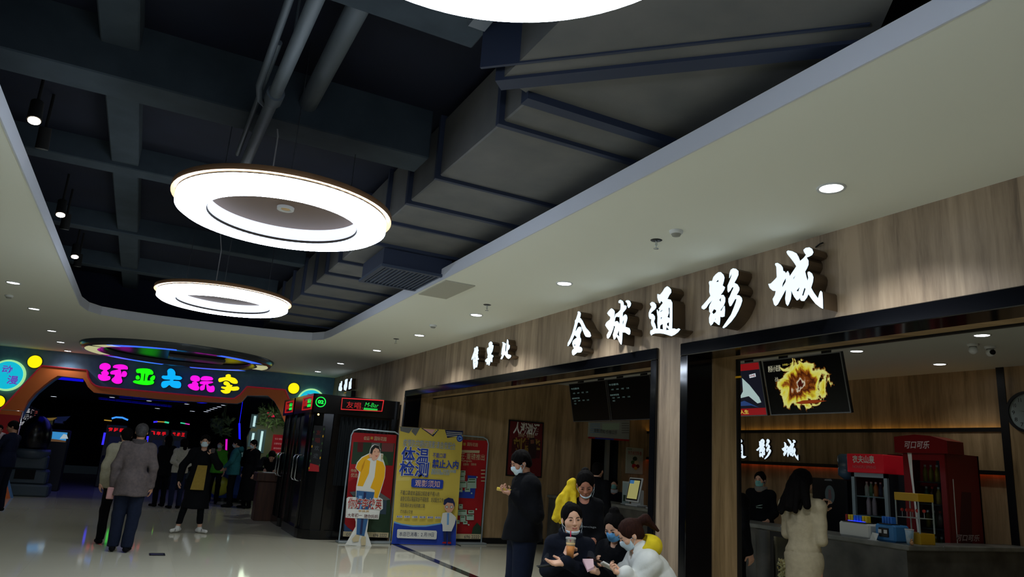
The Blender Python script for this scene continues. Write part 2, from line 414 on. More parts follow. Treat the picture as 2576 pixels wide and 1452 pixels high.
# arcade interior shell
b = MB(); b.box(-8, 8.5, 42, 42.2, 0, 3.5); b.box(-8.2, -8, 21.6, 42.2, 0, 3.5); b.box(8.5, 8.7, 19.8, 42.2, 0, 3.5); struct('wall_arcade', b, mat('arcade_dark', (16, 18, 26), .8))
b = MB(); b.add([(-8, 21.8, 3.03), (8.5, 19.1, 3.03), (8.5, 42, 3.03), (-8, 42, 3.03)], [(0, 3, 2, 1)]); struct('ceiling_arcade', b, mat('arcade_ceiling', (20, 22, 40), .5))
b = MB(); b.box(-6.1, -6, -4, 21.5, 0, ZC); struct('wall_hall', b, mat('hall_wall', (90, 92, 88), .8))

# ---------------------------------------------------------------- ceiling duct
zb, zt = 3.75, 4.25
du = thing('air_duct', 'large grey insulated air duct with dark flanges running above the ceiling opening', 'duct', (2.6, 8, zb))
b = MB(); b.box(1.80, 3.5, 3.57, 14.2, zb, zt, bev=.01); b.build('duct_run', DUCT, du)
P0, P1, Pc = (1.53, 3.46), (2.93, 2.07), (1.80, 3.57)
b = MB(); b.plate([[P0, P1, (3.5, 1.9), (3.5, 3.57), (1.80, 3.57)]], zt, zb+.02)
for i, f in enumerate(b.f): b.f[i] = f[::-1]
b.build('duct_elbow', DUCT, du)
b = MB(); b.plate([[(1.50, .2), (2.40, .2), (2.66, 1.75), P1, P0]], zt+.05, zb-.03)
for i, f in enumerate(b.f): b.f[i] = f[::-1]
b.build('duct_branch', DUCT, du)
def flange(p, q, wd, zz=zb, drop=.03):
    b = MB(); d = (Vector(q)-Vector(p)).normalized(); nrm = Vector((-d.y, d.x))*wd/2
    pts = [Vector(p)-nrm, Vector(q)-nrm, Vector(q)+nrm, Vector(p)+nrm]
    b.plate([[tuple(x) for x in pts]], zt+.02, zz-drop)
    for i, f in enumerate(b.f): b.f[i] = f[::-1]
    b.build('duct_flange', DUCTF, du)
for y, wd in ((3.57, .09), (3.95, .045), (5.08, .035), (5.78, .05), (6.42, .035), (7.2, .05), (8.2, .04), (8.9, .05), (9.6, .04), (10.4, .05), (11.3, .04), (12.2, .05), (13.1, .04)):
    flange((1.76, y), (3.5, y), wd)
flange(P0, P1, .11, drop=.05)
flange((1.37, 3.36), (2.77, 1.97), .02, drop=.04)
# air grille under the duct
g = thing('air_grille', 'dark slatted air outlet hanging below the air duct', 'vent', (2.4, 7.6, 3.5))
b = MB(); b.box(2.02, 2.80, 7.22, 8.04, 3.52, 3.715); b.build('vent_box', DUCTF, g)
b = MB()
b.box(2.0, 2.83, 7.18, 7.23, 3.50, 3.53); b.box(2.0, 2.83, 8.03, 8.08, 3.50, 3.53); b.box(2.0, 2.05, 7.23, 8.03, 3.50, 3.53); b.box(2.78, 2.83, 7.23, 8.03, 3.50, 3.53)
b.build('vent_frame', mat('grille_frame', (58, 68, 86), .5), g)
for k in range(16): 
    x = 2.07+k*.046; b = MB().box(x, x+.012, 7.23, 8.03, 3.505, 3.525); b.build('slat', mat('grille_slat', (70, 80, 98), .5), g)
b = MB().box(2.72, 3.08, 7.16, 8.02, ZC-.012, ZC+.002); b.build('access_panel', mat('access_panel', (176, 174, 160), .8), None, 'pale square access panel in the ceiling beside the dark air outlet', 'panel')

# pipes in the void
def pipe(x0, y0, x1, y1, z, r, lab, kind='ceiling_pipe'):
    b = MB(); b.tube([(x0, y0, z), (x1, y1, z)], r, 12)
    o = b.build('ceiling_pipe', mat('pipe_paint', (94, 104, 114), .6), None, lab, 'pipe'); return o
pp = thing('ceiling_pipe', 'thick painted pipe with a collar running over the middle ring lamp', 'pipe', (.5, 5, 4.2))
b = MB().tube([(.46, 1.6, 3.80), (.42, 6.1, 3.80)], .042, 12); b.build('pipe', mat('pipe_paint', (94, 104, 114), .6), pp)
b = MB().tube([(.435, 4.52, 3.8), (.435, 4.64, 3.8)], .058, 12); b.build('collar', mat('pipe_paint2', (78, 88, 98), .6), pp)
b = MB().tube([(.33, 2.6, 3.83), (.33, 4.55, 3.83), (.36, 4.72, 3.82), (.43, 4.78, 3.8)], .022, 8); b.build('branch_pipe', mat('pipe_paint2'), pp)
for y_ in (2.4, 4.1, 5.1): b = MB().tube([(.445, y_, 3.8), (.445, y_, 3.95 if y_ > 5 else 4.36)], .008, 6); b.build('pipe_hanger', mat('pipe_paint2'), pp)
b = MB().tube([(.36, 4.0, 3.86), (.35, 5.9, 3.86)], .018, 8); b.build('conduit', mat('pipe_paint2'), pp)
pipe(.74, 3.4, .74, 5.25, 4.12, .07, 'thick plain pipe beside the collared pipe in the dark ceiling void')

# ---------------------------------------------------------------- ring lamps
def ring_lamp(cx, cy, label):
    z = 3.17; R, r = .74, .53
    t = thing('ring_lamp', label, 'ceiling lamp', (cx, cy, z), 'ring pendants in the ceiling opening')
    b = MB(); b.lathe([(r+.02, .001), (R-.03, .0), (R, .02), (R, .085)], (cx, cy, z), 72); b.build('luminous_ring', WHITE_E, t)
    b = MB(); b.lathe([(r, .127), (r, .012), (r+.02, .001)], (cx, cy, z), 72); b.build('inner_diffuser', emis('inner_diffuser', (225, 235, 255), 1.1), t)
    b = MB(); b.lathe([(R+.035, .095), (R+.035, .135), (0.001, .14)], (cx, cy, z), 64); b.lathe([(r, .095), (R+.035, .095)], (cx, cy, z), 64); b.build('bronze_canopy', GOLD, t)
    b = MB(); b.lathe([(0.001, .125), (r+.01, .126)], (cx, cy, z), 64); b.build('inner_disc', mat('inner_disc_brown', (122, 98, 84), .5), t)
    b = MB(); b.lathe([(R, .085), (R-.012, .090), (R, .095)], (cx, cy, z), 64); b.build('shadow_gap', mat('gap_pale', (150, 140, 120), .5), t)
    b = MB(); b.lathe([(r+.002, .012), (r-.004, .02), (r-.004, .03), (r+.002, .035)], (cx, cy, z), 64); b.build('inner_seam', mat('seam', (90, 84, 80), .5), t)
    b = MB(); b.lathe([(.0, .118), (.035, .116), (.04, .106), (.06, .103), (.062, .125)], (cx, cy, z), 24); s_ = b.build('spotlight', mat('spot_rim', (220, 220, 220), .4), t)
    b = MB(); b.lathe([(.0, .108), (.03, .108), (.032, .113)], (cx, cy, z), 16); b.build('spot_lens', mat('spot_lens', (230, 190, 130), .3), s_)
    for k in range(3):
        a = 2*PI*k/3+.4; x, y = cx+math.cos(a)*.55, cy+math.sin(a)*.55
        b = MB().tube([(x, y, z+.13), (x, y, 4.36)], .0035, 5); b.build('suspension_wire', STEEL, t)
    b = MB().tube([(cx-.12, cy+.1, z+.13), (cx-.12, cy+.1, z+.7), (cx-.18, cy+.12, z+1.0), (cx-.18, cy+.12, 4.36)], .006, 6); b.build('power_cord', mat('cord_white', (190, 190, 190), .5), t)
    return t
ring_lamp(.70, 5.27, 'large round pendant with luminous white ring and bronze plate, the middle of the three')
ring_lamp(.67, 9.12, 'farthest round luminous ring pendant, smallest in view, in front of the arcade')
ring_lamp(.64, 1.53, 'nearest round luminous pendant cut off by the top of the photo')

# ---------------------------------------------------------------- downlights
def downlight(x, y, z, label, group, power, color=(.92, .97, 1)):
    t = thing('downlight', label, 'ceiling light', (x, y, z), group)
    b = MB(); b.lathe([(.070, -.004), (.088, -.012), (.092, 0)], (x, y, z), 28); b.build('rim', WHITE, t)
    b = MB(); b.lathe([(0.0005, -.006), (.072, -.006)], (x, y, z), 28)
    for i, f in enumerate(b.f): b.f[i] = f[::-1]
    b.build('lens', DOWN_M, t)
    lamp('SPOT', 'downlight_lamp', (x, y, z-.02), power, color, t, .05, None, 128, .7)
    return t
near_r = ['the nearest and largest', 'the second from the camera', 'third, above the small sign', 'fourth from the camera', 'fifth, over the black singing booth', 'sixth, near the arcade', 'the farthest, touching the arcade wall']
for k, y in enumerate((3.03, 6.4, 8.67, 10.89, 13.23, 16.0, 18.3)):
    downlight(3.78, y, ZC, 'round ceiling downlight in the row along the shop front, '+near_r[k], 'downlights along the shop front', (130, 130, 130, 110, 80, 50, 50)[k])
left_r = ['nearest', 'second', 'third', 'fourth', 'farthest']
for k, y in enumerate((11.41, 13.66, 16.43, 18.35, 20.2)):
    downlight(-1.80, y, ZC, 'round ceiling downlight in the left-hand row, the %s one' % left_r[k], 'downlights left of the ceiling opening', 20)
for k, (x, y) in enumerate([tuple(onZ(px, py, ZI).xy) for px, py in ((2155, 883), (2364, 916), (2470, 843))]):
    downlight(x, y, ZI, 'small downlight in the ceiling of the snack shop, '+('left one behind the hanging screen', 'middle one over the fridges', 'right one beside the white camera')[k], 'downlights in the snack shop', 13)
for k, (x, y) in enumerate(((6.0, 9.2), (7.2, 11.4))):
    pass
# track spotlights in the dark void
for k, (x, y) in enumerate(((-1.10, 6.24), (-1.14, 8.94), (-1.14, 11.03))):
    which = ('nearest', 'middle', 'farthest')[k]
    for lit in (1, 0):
        yy = y+(0 if lit else .55); xx = x
        t = thing('track_spotlight', '%s of the three %s track spotlights at the left of the dark ceiling void' % (which, 'glowing' if lit else 'unlit black'), 'spotlight', (xx, yy, 3.9), 'track spotlights')
        d = Vector((.1, -.35, -1)).normalized() if lit else Vector((.0, .25, -1)).normalized()
        c = Vector((xx, yy, 3.98))
        b = MB(); b.tube([c+d*-.06, c+d*.12], [.045, .05], 14); b.build('lamp_head', BLKM, t)
        b = MB(); b.tube([c-d*.02, c+Vector((0, 0, .15)), c+Vector((0, 0, .38))], .012, 8); b.build('stem', BLKM, t)
        if lit:
            b = MB(); b.tube([c+d*.121, c+d*.13], .042, 14); b.build('lens', emis('warm_lens', (255, 236, 205), 9), t)
            lamp('SPOT', 'track_lamp', c+d*.14, 3, (1, .9, .75), t, .04, d.to_track_quat('-Z', 'Y').to_euler(), 60)
        else:
            b = MB(); b.tube([c+d*.121, c+d*.126], .045, 14); b.build('lens', mat('unlit_lens', (110, 112, 106), .3), t)

# smoke detectors and sprinklers on the white ceiling
def sprinkler(x, y, label):
    t = thing('sprinkler', label, 'sprinkler', (x, y, ZC), 'ceiling sprinklers')
    b = MB(); b.lathe([(.0, -.004), (.045, -.004), (.05, 0)], (x, y, ZC), 18); b.build('escutcheon', mat('dark_metal', (60, 62, 60), .4, .8), t)
    b = MB(); b.tube([(x, y, ZC), (x, y, ZC-.05)], .010, 8); b.tube([(x, y, ZC-.05), (x, y, ZC-.075)], .004, 6); b.build('nozzle', CHROME, t)
    b = MB(); b.lathe([(0.0005, -.075), (.022, -.072), (.022, -.076), (.0005, -.078)], (x, y, ZC), 12); b.build('deflector', CHROME, t)
for k, (x, y) in enumerate(((3.60, 4.62), (3.62, 7.99), (3.62, 11.59))):
    sprinkler(x, y, 'metal fire sprinkler in the white ceiling, '+('beside the smoke detector nearest the camera', 'the middle one', 'the farthest one')[k])
def detector(x, y, z, label):
    t = thing('smoke_detector', label, 'smoke detector', (x, y, z), 'smoke detectors')
    b = MB(); b.lathe([(.055, 0), (.053, -.02), (.040, -.028)], (x, y, z), 24); b.build('base', WHITE, t)
    b = MB(); b.lathe([(.040, -.028), (.036, -.036), (.034, -.036), (.032, -.044), (0.0005, -.046)], (x, y, z), 24); b.build('sensor', mat('sensor_grey', (150, 150, 140), .6), t)
detector(3.57, 4.33, ZC, 'white round smoke detector nearest the camera on the cream ceiling')
detector(3.62, 9.86, ZC, 'white smoke detector farther along the cream ceiling')
detector(-2.0, 12.6, ZC, 'small detector on the left ceiling between downlights')

ct = MB().box(1.25, 1.35, 2.3, 3.3, 3.90, 3.93); ct.box(1.25, 1.26, 2.3, 3.3, 3.93, 3.99); ct.box(1.34, 1.35, 2.3, 3.3, 3.93, 3.99)
ct.tube([(1.30, 3.2, 3.93), (1.30, 3.2, 4.0)], .006, 6)
ct.build('cable_tray', mat('tray_grey', (100, 108, 118), .5), None, 'short painted cable tray under the beam beside the air duct', 'cable tray')
# ================================================================ SIGN LETTERS
def trace(mb, outs, holes, ox, oy, sc, plane, z0, z1, mt, side=None, shrink=None):
    pass
RET = mat('letter_return', (112, 96, 78), .35, .7); RETD = mat('letter_edge', (30, 32, 40), .4)
def XL(p, X): q = onX(p[0], p[1], X); return (-q.y, q.z)      # shop-front local coordinates: u = -y, v = z, normal = -x
SF = Matrix(((0, 0, -1, 4.5), (-1, 0, 0, 0), (0, 1, 0, 0), (0, 0, 0, 1)))
def letter(name_label, outs, holes, ox, oy, sc, depth, FM=SF, face=SIGN_W, to=None, group=None, cat='sign letter'):
    """a channel letter: coloured face, metal return; outlines read off the photograph onto the wall it hangs on"""
    X = XW-depth
    cv = to or (lambda p: XL(p, X))
    L2 = lambda l: [cv((ox+a/sc, oy+b/sc)) for a, b in l]
    O = [L2(o) for o in outs]; H = [L2(h) for h in holes]
    us = [p[0] for o in O for p in o]; vs = [p[1] for o in O for p in o]
    c = Vector(((min(us)+max(us))/2, (min(vs)+max(vs))/2, 0)); org = FM @ c
    t = thing('sign_letter', name_label, cat, org, group)
    b = MB(FM); f = MB(FM)
    def inside(h, o):
        x = sum(p[0] for p in h)/len(h); y = sum(p[1] for p in h)/len(h); k = False; j = len(o)-1
        for i in range(len(o)):
            if ((o[i][1] > y) != (o[j][1] > y)) and (x < (o[j][0]-o[i][0])*(y-o[i][1])/(o[j][1]-o[i][1])+o[i][0]): k = not k
            j = i
        return k
    for o in O:
        hs = [h for h in H if inside(h, o)]
        b.plate([o]+hs, .004, depth-.012, RET); b.plate([o]+hs, depth-.012, depth-.002, RETD); f.plate([o]+hs, depth-.002, depth+.002, face)
    b.build('letter_return', None, t); f.build('letter_face', None, t)
    return t, O, H
LET = {}
LET['quan'] = ([[(345,150),(375,140),(405,155),(425,200),(415,270),(400,305),(430,330),(470,385),(510,470),(560,570),(625,640),(665,690),(692,780),(665,812),(600,812),(555,800),(520,740),(480,640),(450,560),(430,490),(400,440),(365,425),(345,440),(325,520),(295,610),(280,668),(310,640),(350,570),(375,545),(410,540),(440,570),(448,640),(420,700),(405,740),(405,810),(430,860),(430,920),(405,1000),(385,1060),(430,1070),(460,1110),(462,1160),(435,1205),(400,1215),(330,1215),(290,1250),(240,1290),(205,1270),(195,1200),(205,1150),(255,1110),(225,1060),(205,990),(215,920),(260,870),(325,825),(310,800),(275,770),(262,750),(240,800),(200,890),(150,980),(100,1045),(80,1045),(90,960),(150,850),(200,720),(240,580),(275,440),(275,380),(305,340),(330,260),(350,200)]], [[(235,995),(262,1012),(295,1010),(280,1038),(250,1030)]], 1420, 770, 10.37)
LET['qiu'] = ([[(425,150),(440,115),(480,100),(530,125),(555,170),(565,250),(600,240),(635,270),(625,330),(580,390),(540,430),(535,480),(535,560),(560,510),(600,475),(640,500),(655,570),(640,650),(610,740),(605,805),(660,820),(710,840),(735,910),(725,990),(700,1012),(660,990),(600,950),(540,950),(525,910),(525,1000),(520,1120),(505,1260),(490,1265),(450,1200),(400,1100),(370,1040),(350,1100),(320,1135),(300,1125),(280,1010),(300,950),(320,860),(340,800),(300,765),(295,830),(250,950),(200,1060),(155,1112),(130,1090),(120,1020),(150,960),(180,905),(130,840),(80,760),(110,690),(150,655),(205,610),(215,545),(170,510),(130,450),(160,400),(210,345),(245,320),(290,350),(325,400),(320,500),(300,600),(292,655),(320,560),(350,470),(410,430),(475,360),(485,270),(480,190),(430,180)], [(605,145),(630,112),(680,110),(720,130),(750,190),(740,250),(705,300),(685,312),(670,280),(655,250),(660,210),(640,175)]], [[(345,560),(380,535),(425,552),(450,520),(457,620),(455,700),(435,745),(430,690),(390,650),(345,665),(322,688),(332,620)],[(388,1005),(440,880),(448,1068)],[(580,590),(560,680),(532,790),(532,680)]], 1515, 745, 10.37)
LET['tong'] = ([[(100,520),(150,480),(200,495),(245,550),(250,610),(220,660),(150,720),(110,765),(170,775),(215,830),(220,890),(195,960),(225,1030),(242,1090),(245,1130),(290,1130),(280,1000),(285,850),(270,740),(265,690),(275,665),(310,730),(335,655),(305,650),(350,590),(415,505),(370,450),(350,500),(330,515),(300,450),(280,380),(280,290),(325,300),(340,310),(400,240),(460,140),(520,100),(570,130),(610,180),(615,250),(565,320),(520,410),(600,425),(640,500),(640,700),(640,900),(635,1130),(700,1130),(740,1150),(800,1125),(835,1150),(780,1220),(700,1280),(620,1315),(540,1290),(440,1260),(330,1245),(220,1250),(165,1270),(130,1298),(105,1250),(110,1180),(160,1160),(185,1125),(140,1050),(125,990),(135,905),(90,890),(70,830),(70,750),(100,670),(140,600),(110,560)]], [[(570,605),(582,640),(582,940),(570,870),(520,850),(560,750),(548,640)],[(340,1140),(345,1060),(370,1035),(412,1020),(412,1100),(420,1150)],[(358,930),(362,855),(398,855)],[(510,1000),(565,975),(562,1085),(510,1050)],[(495,1090),(570,1160),(492,1170)],[(340,735),(357,700),(412,668),(405,690),(362,725)],[(400,400),(430,350),(440,310),(435,350)]], 1625, 710, 9.68)
LET['ying'] = ([[(235,380),(255,350),(305,350),(330,270),(380,210),(440,165),(485,165),(540,220),(560,280),(545,360),(520,440),(570,480),(560,520),(520,590),(475,640),(540,640),(575,700),(575,780),(545,860),(477,955),(482,985),(505,960),(545,880),(565,870),(570,960),(560,1090),(510,1105),(470,1095),(470,1170),(455,1270),(430,1265),(380,1220),(340,1195),(310,1250),(275,1280),(245,1220),(240,1120),(270,1020),(245,990),(240,900),(255,850),(300,770),(350,690),(290,765),(230,830),(180,910),(130,945),(85,920),(85,880),(140,820),(200,750),(270,660),(245,580),(250,450)], [(665,200),(690,120),(740,85),(800,95),(850,140),(850,220),(810,310),(765,385),(830,420),(870,490),(870,540),(840,600),(810,640),(870,650),(920,700),(930,760),(900,860),(850,970),(790,1080),(700,1200),(600,1300),(545,1335),(520,1320),(600,1200),(700,1050),(760,900),(800,790),(815,720),(780,730),(740,800),(700,870),(670,875),(645,790),(645,720),(670,680),(710,580),(755,485),(720,480),(680,550),(640,590),(625,550),(625,450),(660,370),(700,270),(720,175),(690,230),(662,290)]], [[(380,365),(440,315),(435,370)],[(300,1000),(340,935),(390,960),(385,1000),(330,1045)],[(450,745),(490,690),(485,795)],[(355,1155),(378,1110),(375,1158)]], 1755, 665, 8.3)
LET['cheng'] = ([[(190,430),(200,400),(240,395),(300,430),(335,480),(345,550),(370,555),(405,600),(415,570),(435,550),(460,600),(472,660),(480,640),(540,550),(600,460),(550,380),(480,290),(430,230),(410,180),(440,155),(520,170),(600,210),(640,280),(670,360),(740,300),(785,240),(750,190),(735,145),(780,105),(850,95),(900,125),(925,190),(900,240),(850,270),(795,290),(830,350),(830,430),(800,500),(765,560),(790,660),(815,750),(830,680),(815,600),(820,565),(850,560),(900,600),(925,670),(915,760),(880,870),(930,960),(1015,1080),(1050,960),(1070,930),(1095,960),(1105,1100),(1108,1275),(1060,1250),(970,1180),(890,1080),(830,990),(800,1060),(750,1125),(700,1125),(675,1100),(670,1055),(640,1100),(610,1115),(560,1050),(520,970),(490,900),(500,990),(490,1090),(450,1190),(430,1220),(400,1180),(385,1080),(400,960),(402,890),(350,990),(290,1100),(240,1190),(200,1222),(170,1190),(145,1090),(190,1010),(205,935),(150,930),(90,880),(60,800),(110,790),(170,730),(225,670),(220,560),(215,465)]], [[(318,885),(335,790),(400,670),(395,760)],[(528,735),(540,680),(640,565),(580,650)],[(597,930),(668,845),(640,945)],[(707,1015),(755,860),(778,900),(735,1030)]], 1925, 610, 7.64)
LET['shou'] = ([[(85,950),(95,890),(130,790),(190,620),(190,530),(215,505),(245,525),(255,480),(290,460),(325,475),(330,560),(350,600),(325,660),(330,720),(310,780),(330,820),(315,860),(355,890),(350,950),(300,960),(320,1010),(320,1080),(290,1220),(230,1235),(185,1290),(165,1270),(150,1150),(145,950),(160,830),(110,950)]], [[(188,1060),(270,985),(205,1080)],[(210,1160),(270,1090),(260,1130)],[(215,740),(220,705),(250,715)],[(200,930),(208,840),(226,840),(222,935)]], 1180, 840, 14.52)
LET['piao'] = ([[(590,960),(640,910),(690,875),(670,830),(690,780),(670,700),(655,600),(660,530),(730,480),(720,400),(715,360),(760,300),(800,280),(840,310),(860,350),(840,400),(890,420),(885,500),(850,650),(805,720),(815,770),(870,775),(890,830),(850,880),(850,950),(850,1020),(820,1040),(790,990),(770,1050),(740,1160),(710,1150),(690,1080),(665,1135),(640,1120),(640,1020),(600,1030)]], [[(800,530),(815,530),(808,600),(795,600)],[(690,960),(735,905),(700,970)],[(712,1045),(722,1000),(728,1045)],[(688,545),(712,505),(705,550)],[(712,690),(718,655),(728,690)]], 1180, 840, 14.52)
LET['chu'] = ([[(1150,920),(1170,870),(1215,760),(1175,760),(1190,650),(1200,560),(1230,420),(1235,350),(1205,320),(1240,300),(1300,330),(1350,360),(1330,450),(1320,620),(1350,680),(1365,500),(1370,350),(1390,220),(1410,200),(1435,260),(1440,390),(1490,420),(1480,520),(1440,590),(1410,600),(1410,740),(1520,780),(1535,820),(1500,880),(1440,915),(1380,880),(1290,750),(1240,860),(1200,930)]], [[(1250,600),(1262,550),(1268,600)]], 1180, 840, 14.52)
LET['guan'] = ([[(180,1050),(160,950),(180,800),(210,760),(215,680),(240,590),(330,570),(290,510),(370,450),(390,480),(370,700),(350,800),(380,880),(380,960),(340,1050),(280,1070),(250,1040)]], [[(285,970),(340,870),(330,930)]], 845, 940, 24.2)
LET['ying_far'] = ([[(490,1000),(480,850),(490,720),(540,620),(550,420),(590,360),(700,320),(725,350),(700,480),(695,640),(680,800),(620,1030),(570,1040),(550,1010)]], [[(615,800),(640,740),(635,810)],[(610,440),(640,410),(640,450)]], 845, 940, 24.2)
LET['qu'] = ([[(770,970),(770,850),(790,650),(810,500),(870,470),(870,380),(940,280),(975,290),(975,340),(945,450),(945,620),(930,800),(940,900),(850,950)]], [[(820,840),(900,800),(850,845)]], 845, 940, 24.2)
big = {}
names = {'quan': ('全', 'leftmost of the five large ones'), 'qiu': ('球', 'second of the five large ones'), 'tong': ('通', 'middle of the five large ones'), 'ying': ('影', 'fourth of the five large ones'), 'cheng': ('城', 'rightmost and nearest of the five')}
for k in names:
    big[k] = letter('glowing white brush-style character %s on the wooden shop front, %s' % names[k], *LET[k], .16, group='large white cinema name over the shop front')
for k, nm in (('shou', ('售', 'left')), ('piao', ('票', 'middle')), ('chu', ('处', 'right'))):
    letter('small glowing character %s over the ticket opening, %s one of three' % nm, *LET[k], .12, group='small white ticket office sign')
for k, nm in (('guan', ('观', 'left')), ('ying_far', ('影', 'middle')), ('qu', ('区', 'right'))):
    letter('far small white character %s on the wood wall above the black booth, %s one' % nm, *LET[k], .10, group='far white screening area sign')
# cinema name again on the back wall of the shop: same letters, smaller
BF = Matrix(((0, 0, -1, XB), (-1, 0, 0, 0), (0, 1, 0, 0), (0, 0, 0, 1)))
yc = onX(1992, 1130, XB).y; yd = onX(1926, 1130, XB).y-yc; zc_ = onX(1960, 1131, XB).z; hc_ = onX(1992, 1104, XB).z-onX(1992, 1157, XB).z
slots = {'quan': yc+yd*4, 'qiu': yc+yd*3, 'tong': yc+yd*2, 'ying': yc+yd, 'cheng': yc}
word = {'quan': 'leftmost', 'qiu': 'second', 'tong': 'middle', 'ying': 'fourth', 'cheng': 'rightmost'}
for k, yy in slots.items():
    t0_, O, H = big[k]
    us = [p[0] for o in O for p in o]; vs = [p[1] for o in O for p in o]; cu, cv_ = (min(us)+max(us))/2, (min(vs)+max(vs))/2
    s_ = hc_/(max(vs)-min(vs)); sx = s_
    cv = lambda p: ((p[0]-cu)*sx-yy, (p[1]-cv_)*s_+zc_)
    letter('smaller white character %s on the inner back wall, %s of its row' % (names[k][0], word[k]), O, H, 0, 0, 1, .05, BF, SIGN_W, to=cv, group='cinema name on the inner back wall')
# wires poking from the fascia by the last letter
b = MB().tube([onX(2052, 622, 4.49), onX(2062, 614, 4.46), onX(2070, 611, 4.495)], .006, 6); b.build('sign_wire', BLK, None, 'short black wire poking from the wood above the rightmost large character', 'wire')

# ---------------------------------------------------------------- arcade letters, dots, round badges
def ALp(p, off): q = onA(p[0], p[1], off); return ((q-A0).dot(AX), q.z)
def puffy(name, label, outs, ox, oy, sc, face, cat, group=None, holes=(), d=.12):
    cv = lambda p: ALp(p, d)
    O = [[cv((ox+a/sc, oy+b/sc)) for a, b in o] for o in outs]; H = [[cv((ox+a/sc, oy+b/sc)) for a, b in h] for h in holes]
    us = [p[0] for o in O for p in o]; vs = [p[1] for o in O for p in o]
    org = AF @ Vector(((min(us)+max(us))/2, (min(vs)+max(vs))/2, 0))
    t = thing(name, label, cat, org, group)
    b = MB(AF); f = MB(AF)
    for i, o in enumerate(O):
        hs = H if i == 0 else []
        o2 = smooth_loop(o); h2 = [smooth_loop(h) for h in hs]
        b.plate([o2]+h2, .003, d-.01, RETD); f.plate([o2]+h2, d-.01, d, face)
    b.build('letter_return', None, t); f.build('letter_face', None, t); return t
def smooth_loop(o):
    r = []
    n = len(o)
    for i in range(n):
        p0, p1, p2, p3 = o[i-1], o[i], o[(i+1) % n], o[(i+2) % n]
        for t in (0, .5):
            r.append(tuple(.5*((2*p1[k])+(-p0[k]+p2[k])*t+(2*p0[k]-5*p1[k]+4*p2[k]-p3[k])*t*t+(-p0[k]+3*p1[k]-3*p2[k]+p3[k])*t**3) for k in (0, 1)))
    return r
MAG = emis('neon_magenta', (250, 20, 225), .95); GRN = emis('neon_green', (30, 255, 10), .95); CYA = emis('neon_cyan', (10, 175, 255), 1.0); YEL = emis('neon_yellow', (255, 240, 10), .95)
G = 'colourful bubble letters over the arcade entrance'
puffy('sign_letter', 'glowing magenta bubble character 环, first over the arcade entrance', [[(75,190),(75,130),(130,95),(200,95),(255,130),(255,180),(205,210),(195,225),(225,250),(225,285),(200,305),(250,320),(250,370),(180,395),(100,390),(50,350),(45,300),(65,280),(110,290),(95,250),(140,215)],[(300,170),(320,130),(400,115),(480,120),(545,150),(550,200),(500,200),(430,205),(440,240),(440,300),(460,240),(510,230),(540,270),(520,320),(480,330),(447,322),(445,350),(460,400),(430,440),(350,445),(290,410),(275,370),(320,330),(330,290),(270,285),(250,260),(280,225),(370,205),(390,190)]], 240, 900, 6.78, MAG, 'sign letter', G)
puffy('sign_letter', 'glowing green bubble character 亚, second over the arcade entrance', [[(695,240),(700,200),(760,185),(880,185),(960,210),(990,260),(970,290),(910,295),(885,390),(960,385),(1000,410),(980,450),(880,468),(750,455),(660,430),(640,405),(680,385),(760,385),(775,270),(720,265)],[(690,320),(720,300),(750,320),(755,360),(720,375),(690,360)],[(930,360),(960,320),(1000,300),(1020,330),(1000,380),(950,390)]], 240, 900, 6.78, GRN, 'sign letter', G, [[(835,280),(850,280),(838,390),(822,390)]])
puffy('sign_letter', 'glowing sky-blue bubble character 大, middle one over the arcade entrance', [[(1225,230),(1250,195),(1290,185),(1340,210),(1365,260),(1365,305),(1440,315),(1480,350),(1440,380),(1340,375),(1330,395),(1420,400),(1460,440),(1450,510),(1380,520),(1300,500),(1260,465),(1210,505),(1150,515),(1120,470),(1140,410),(1200,395),(1265,390),(1270,375),(1180,370),(1130,340),(1150,305),(1230,305)]], 240, 900, 6.78, CYA, 'sign letter', G)
puffy('sign_letter', 'glowing magenta bubble character 玩, fourth over the arcade entrance', [[(1620,340),(1660,305),(1740,310),(1785,350),(1770,400),(1720,410),(1755,440),(1750,480),(1770,500),(1760,550),(1700,560),(1620,530),(1575,480),(1600,450),(1650,440),(1650,415),(1690,405),(1630,390)],[(1800,385),(1820,325),(1900,315),(1990,335),(1995,385)],[(1780,420),(1830,400),(1990,405),(2000,430),(1940,445),(1920,460),(1960,490),(2010,475),(2035,520),(2020,580),(1950,590),(1900,550),(1890,460),(1870,470),(1860,540),(1800,560),(1780,520),(1800,480),(1850,460),(1790,450)]], 240, 900, 6.78, MAG, 'sign letter', G)
puffy('sign_letter', 'glowing yellow bubble character 家, last over the arcade entrance', [[(2095,380),(2120,345),(2220,330),(2220,300),(2270,280),(2310,300),(2310,330),(2380,350),(2425,400),(2420,440),(2360,445),(2310,425),(2280,402),(2220,388),(2150,412),(2110,415)],[(2182,432),(2215,402),(2262,412),(2292,440),(2300,462),(2340,470),(2325,498),(2420,490),(2455,520),(2430,555),(2350,565),(2312,560),(2290,600),(2220,615),(2160,592),(2135,555),(2208,550),(2206,538),(2150,520),(2152,492),(2215,498),(2238,478),(2200,466)]], 240, 900, 6.78, YEL, 'sign letter', G)
def circ(cx, cy, r, n=28): return [(cx+r*math.cos(2*PI*i/n), cy+r*math.sin(2*PI*i/n)) for i in range(n)]
def wall_disc(px, py, r, label, name='light_dot', mt=YEL):
    u, v = ALp((px, py), .06); t = thing(name, label, 'wall light', AF @ Vector((u, v, 0)), 'yellow glowing dots on the arcade front')
    b = MB(AF); b.plate([circ(u, v, r)], .003, .055, mt); b.build('dot_face', None, t)
    b = MB(AF); b.plate([circ(u, v, r+.015)], .002, .03, RETD); b.build('dot_return', None, t)
wall_disc(87, 910, .15, 'round yellow wall light on the arcade front, left of the orange arch')
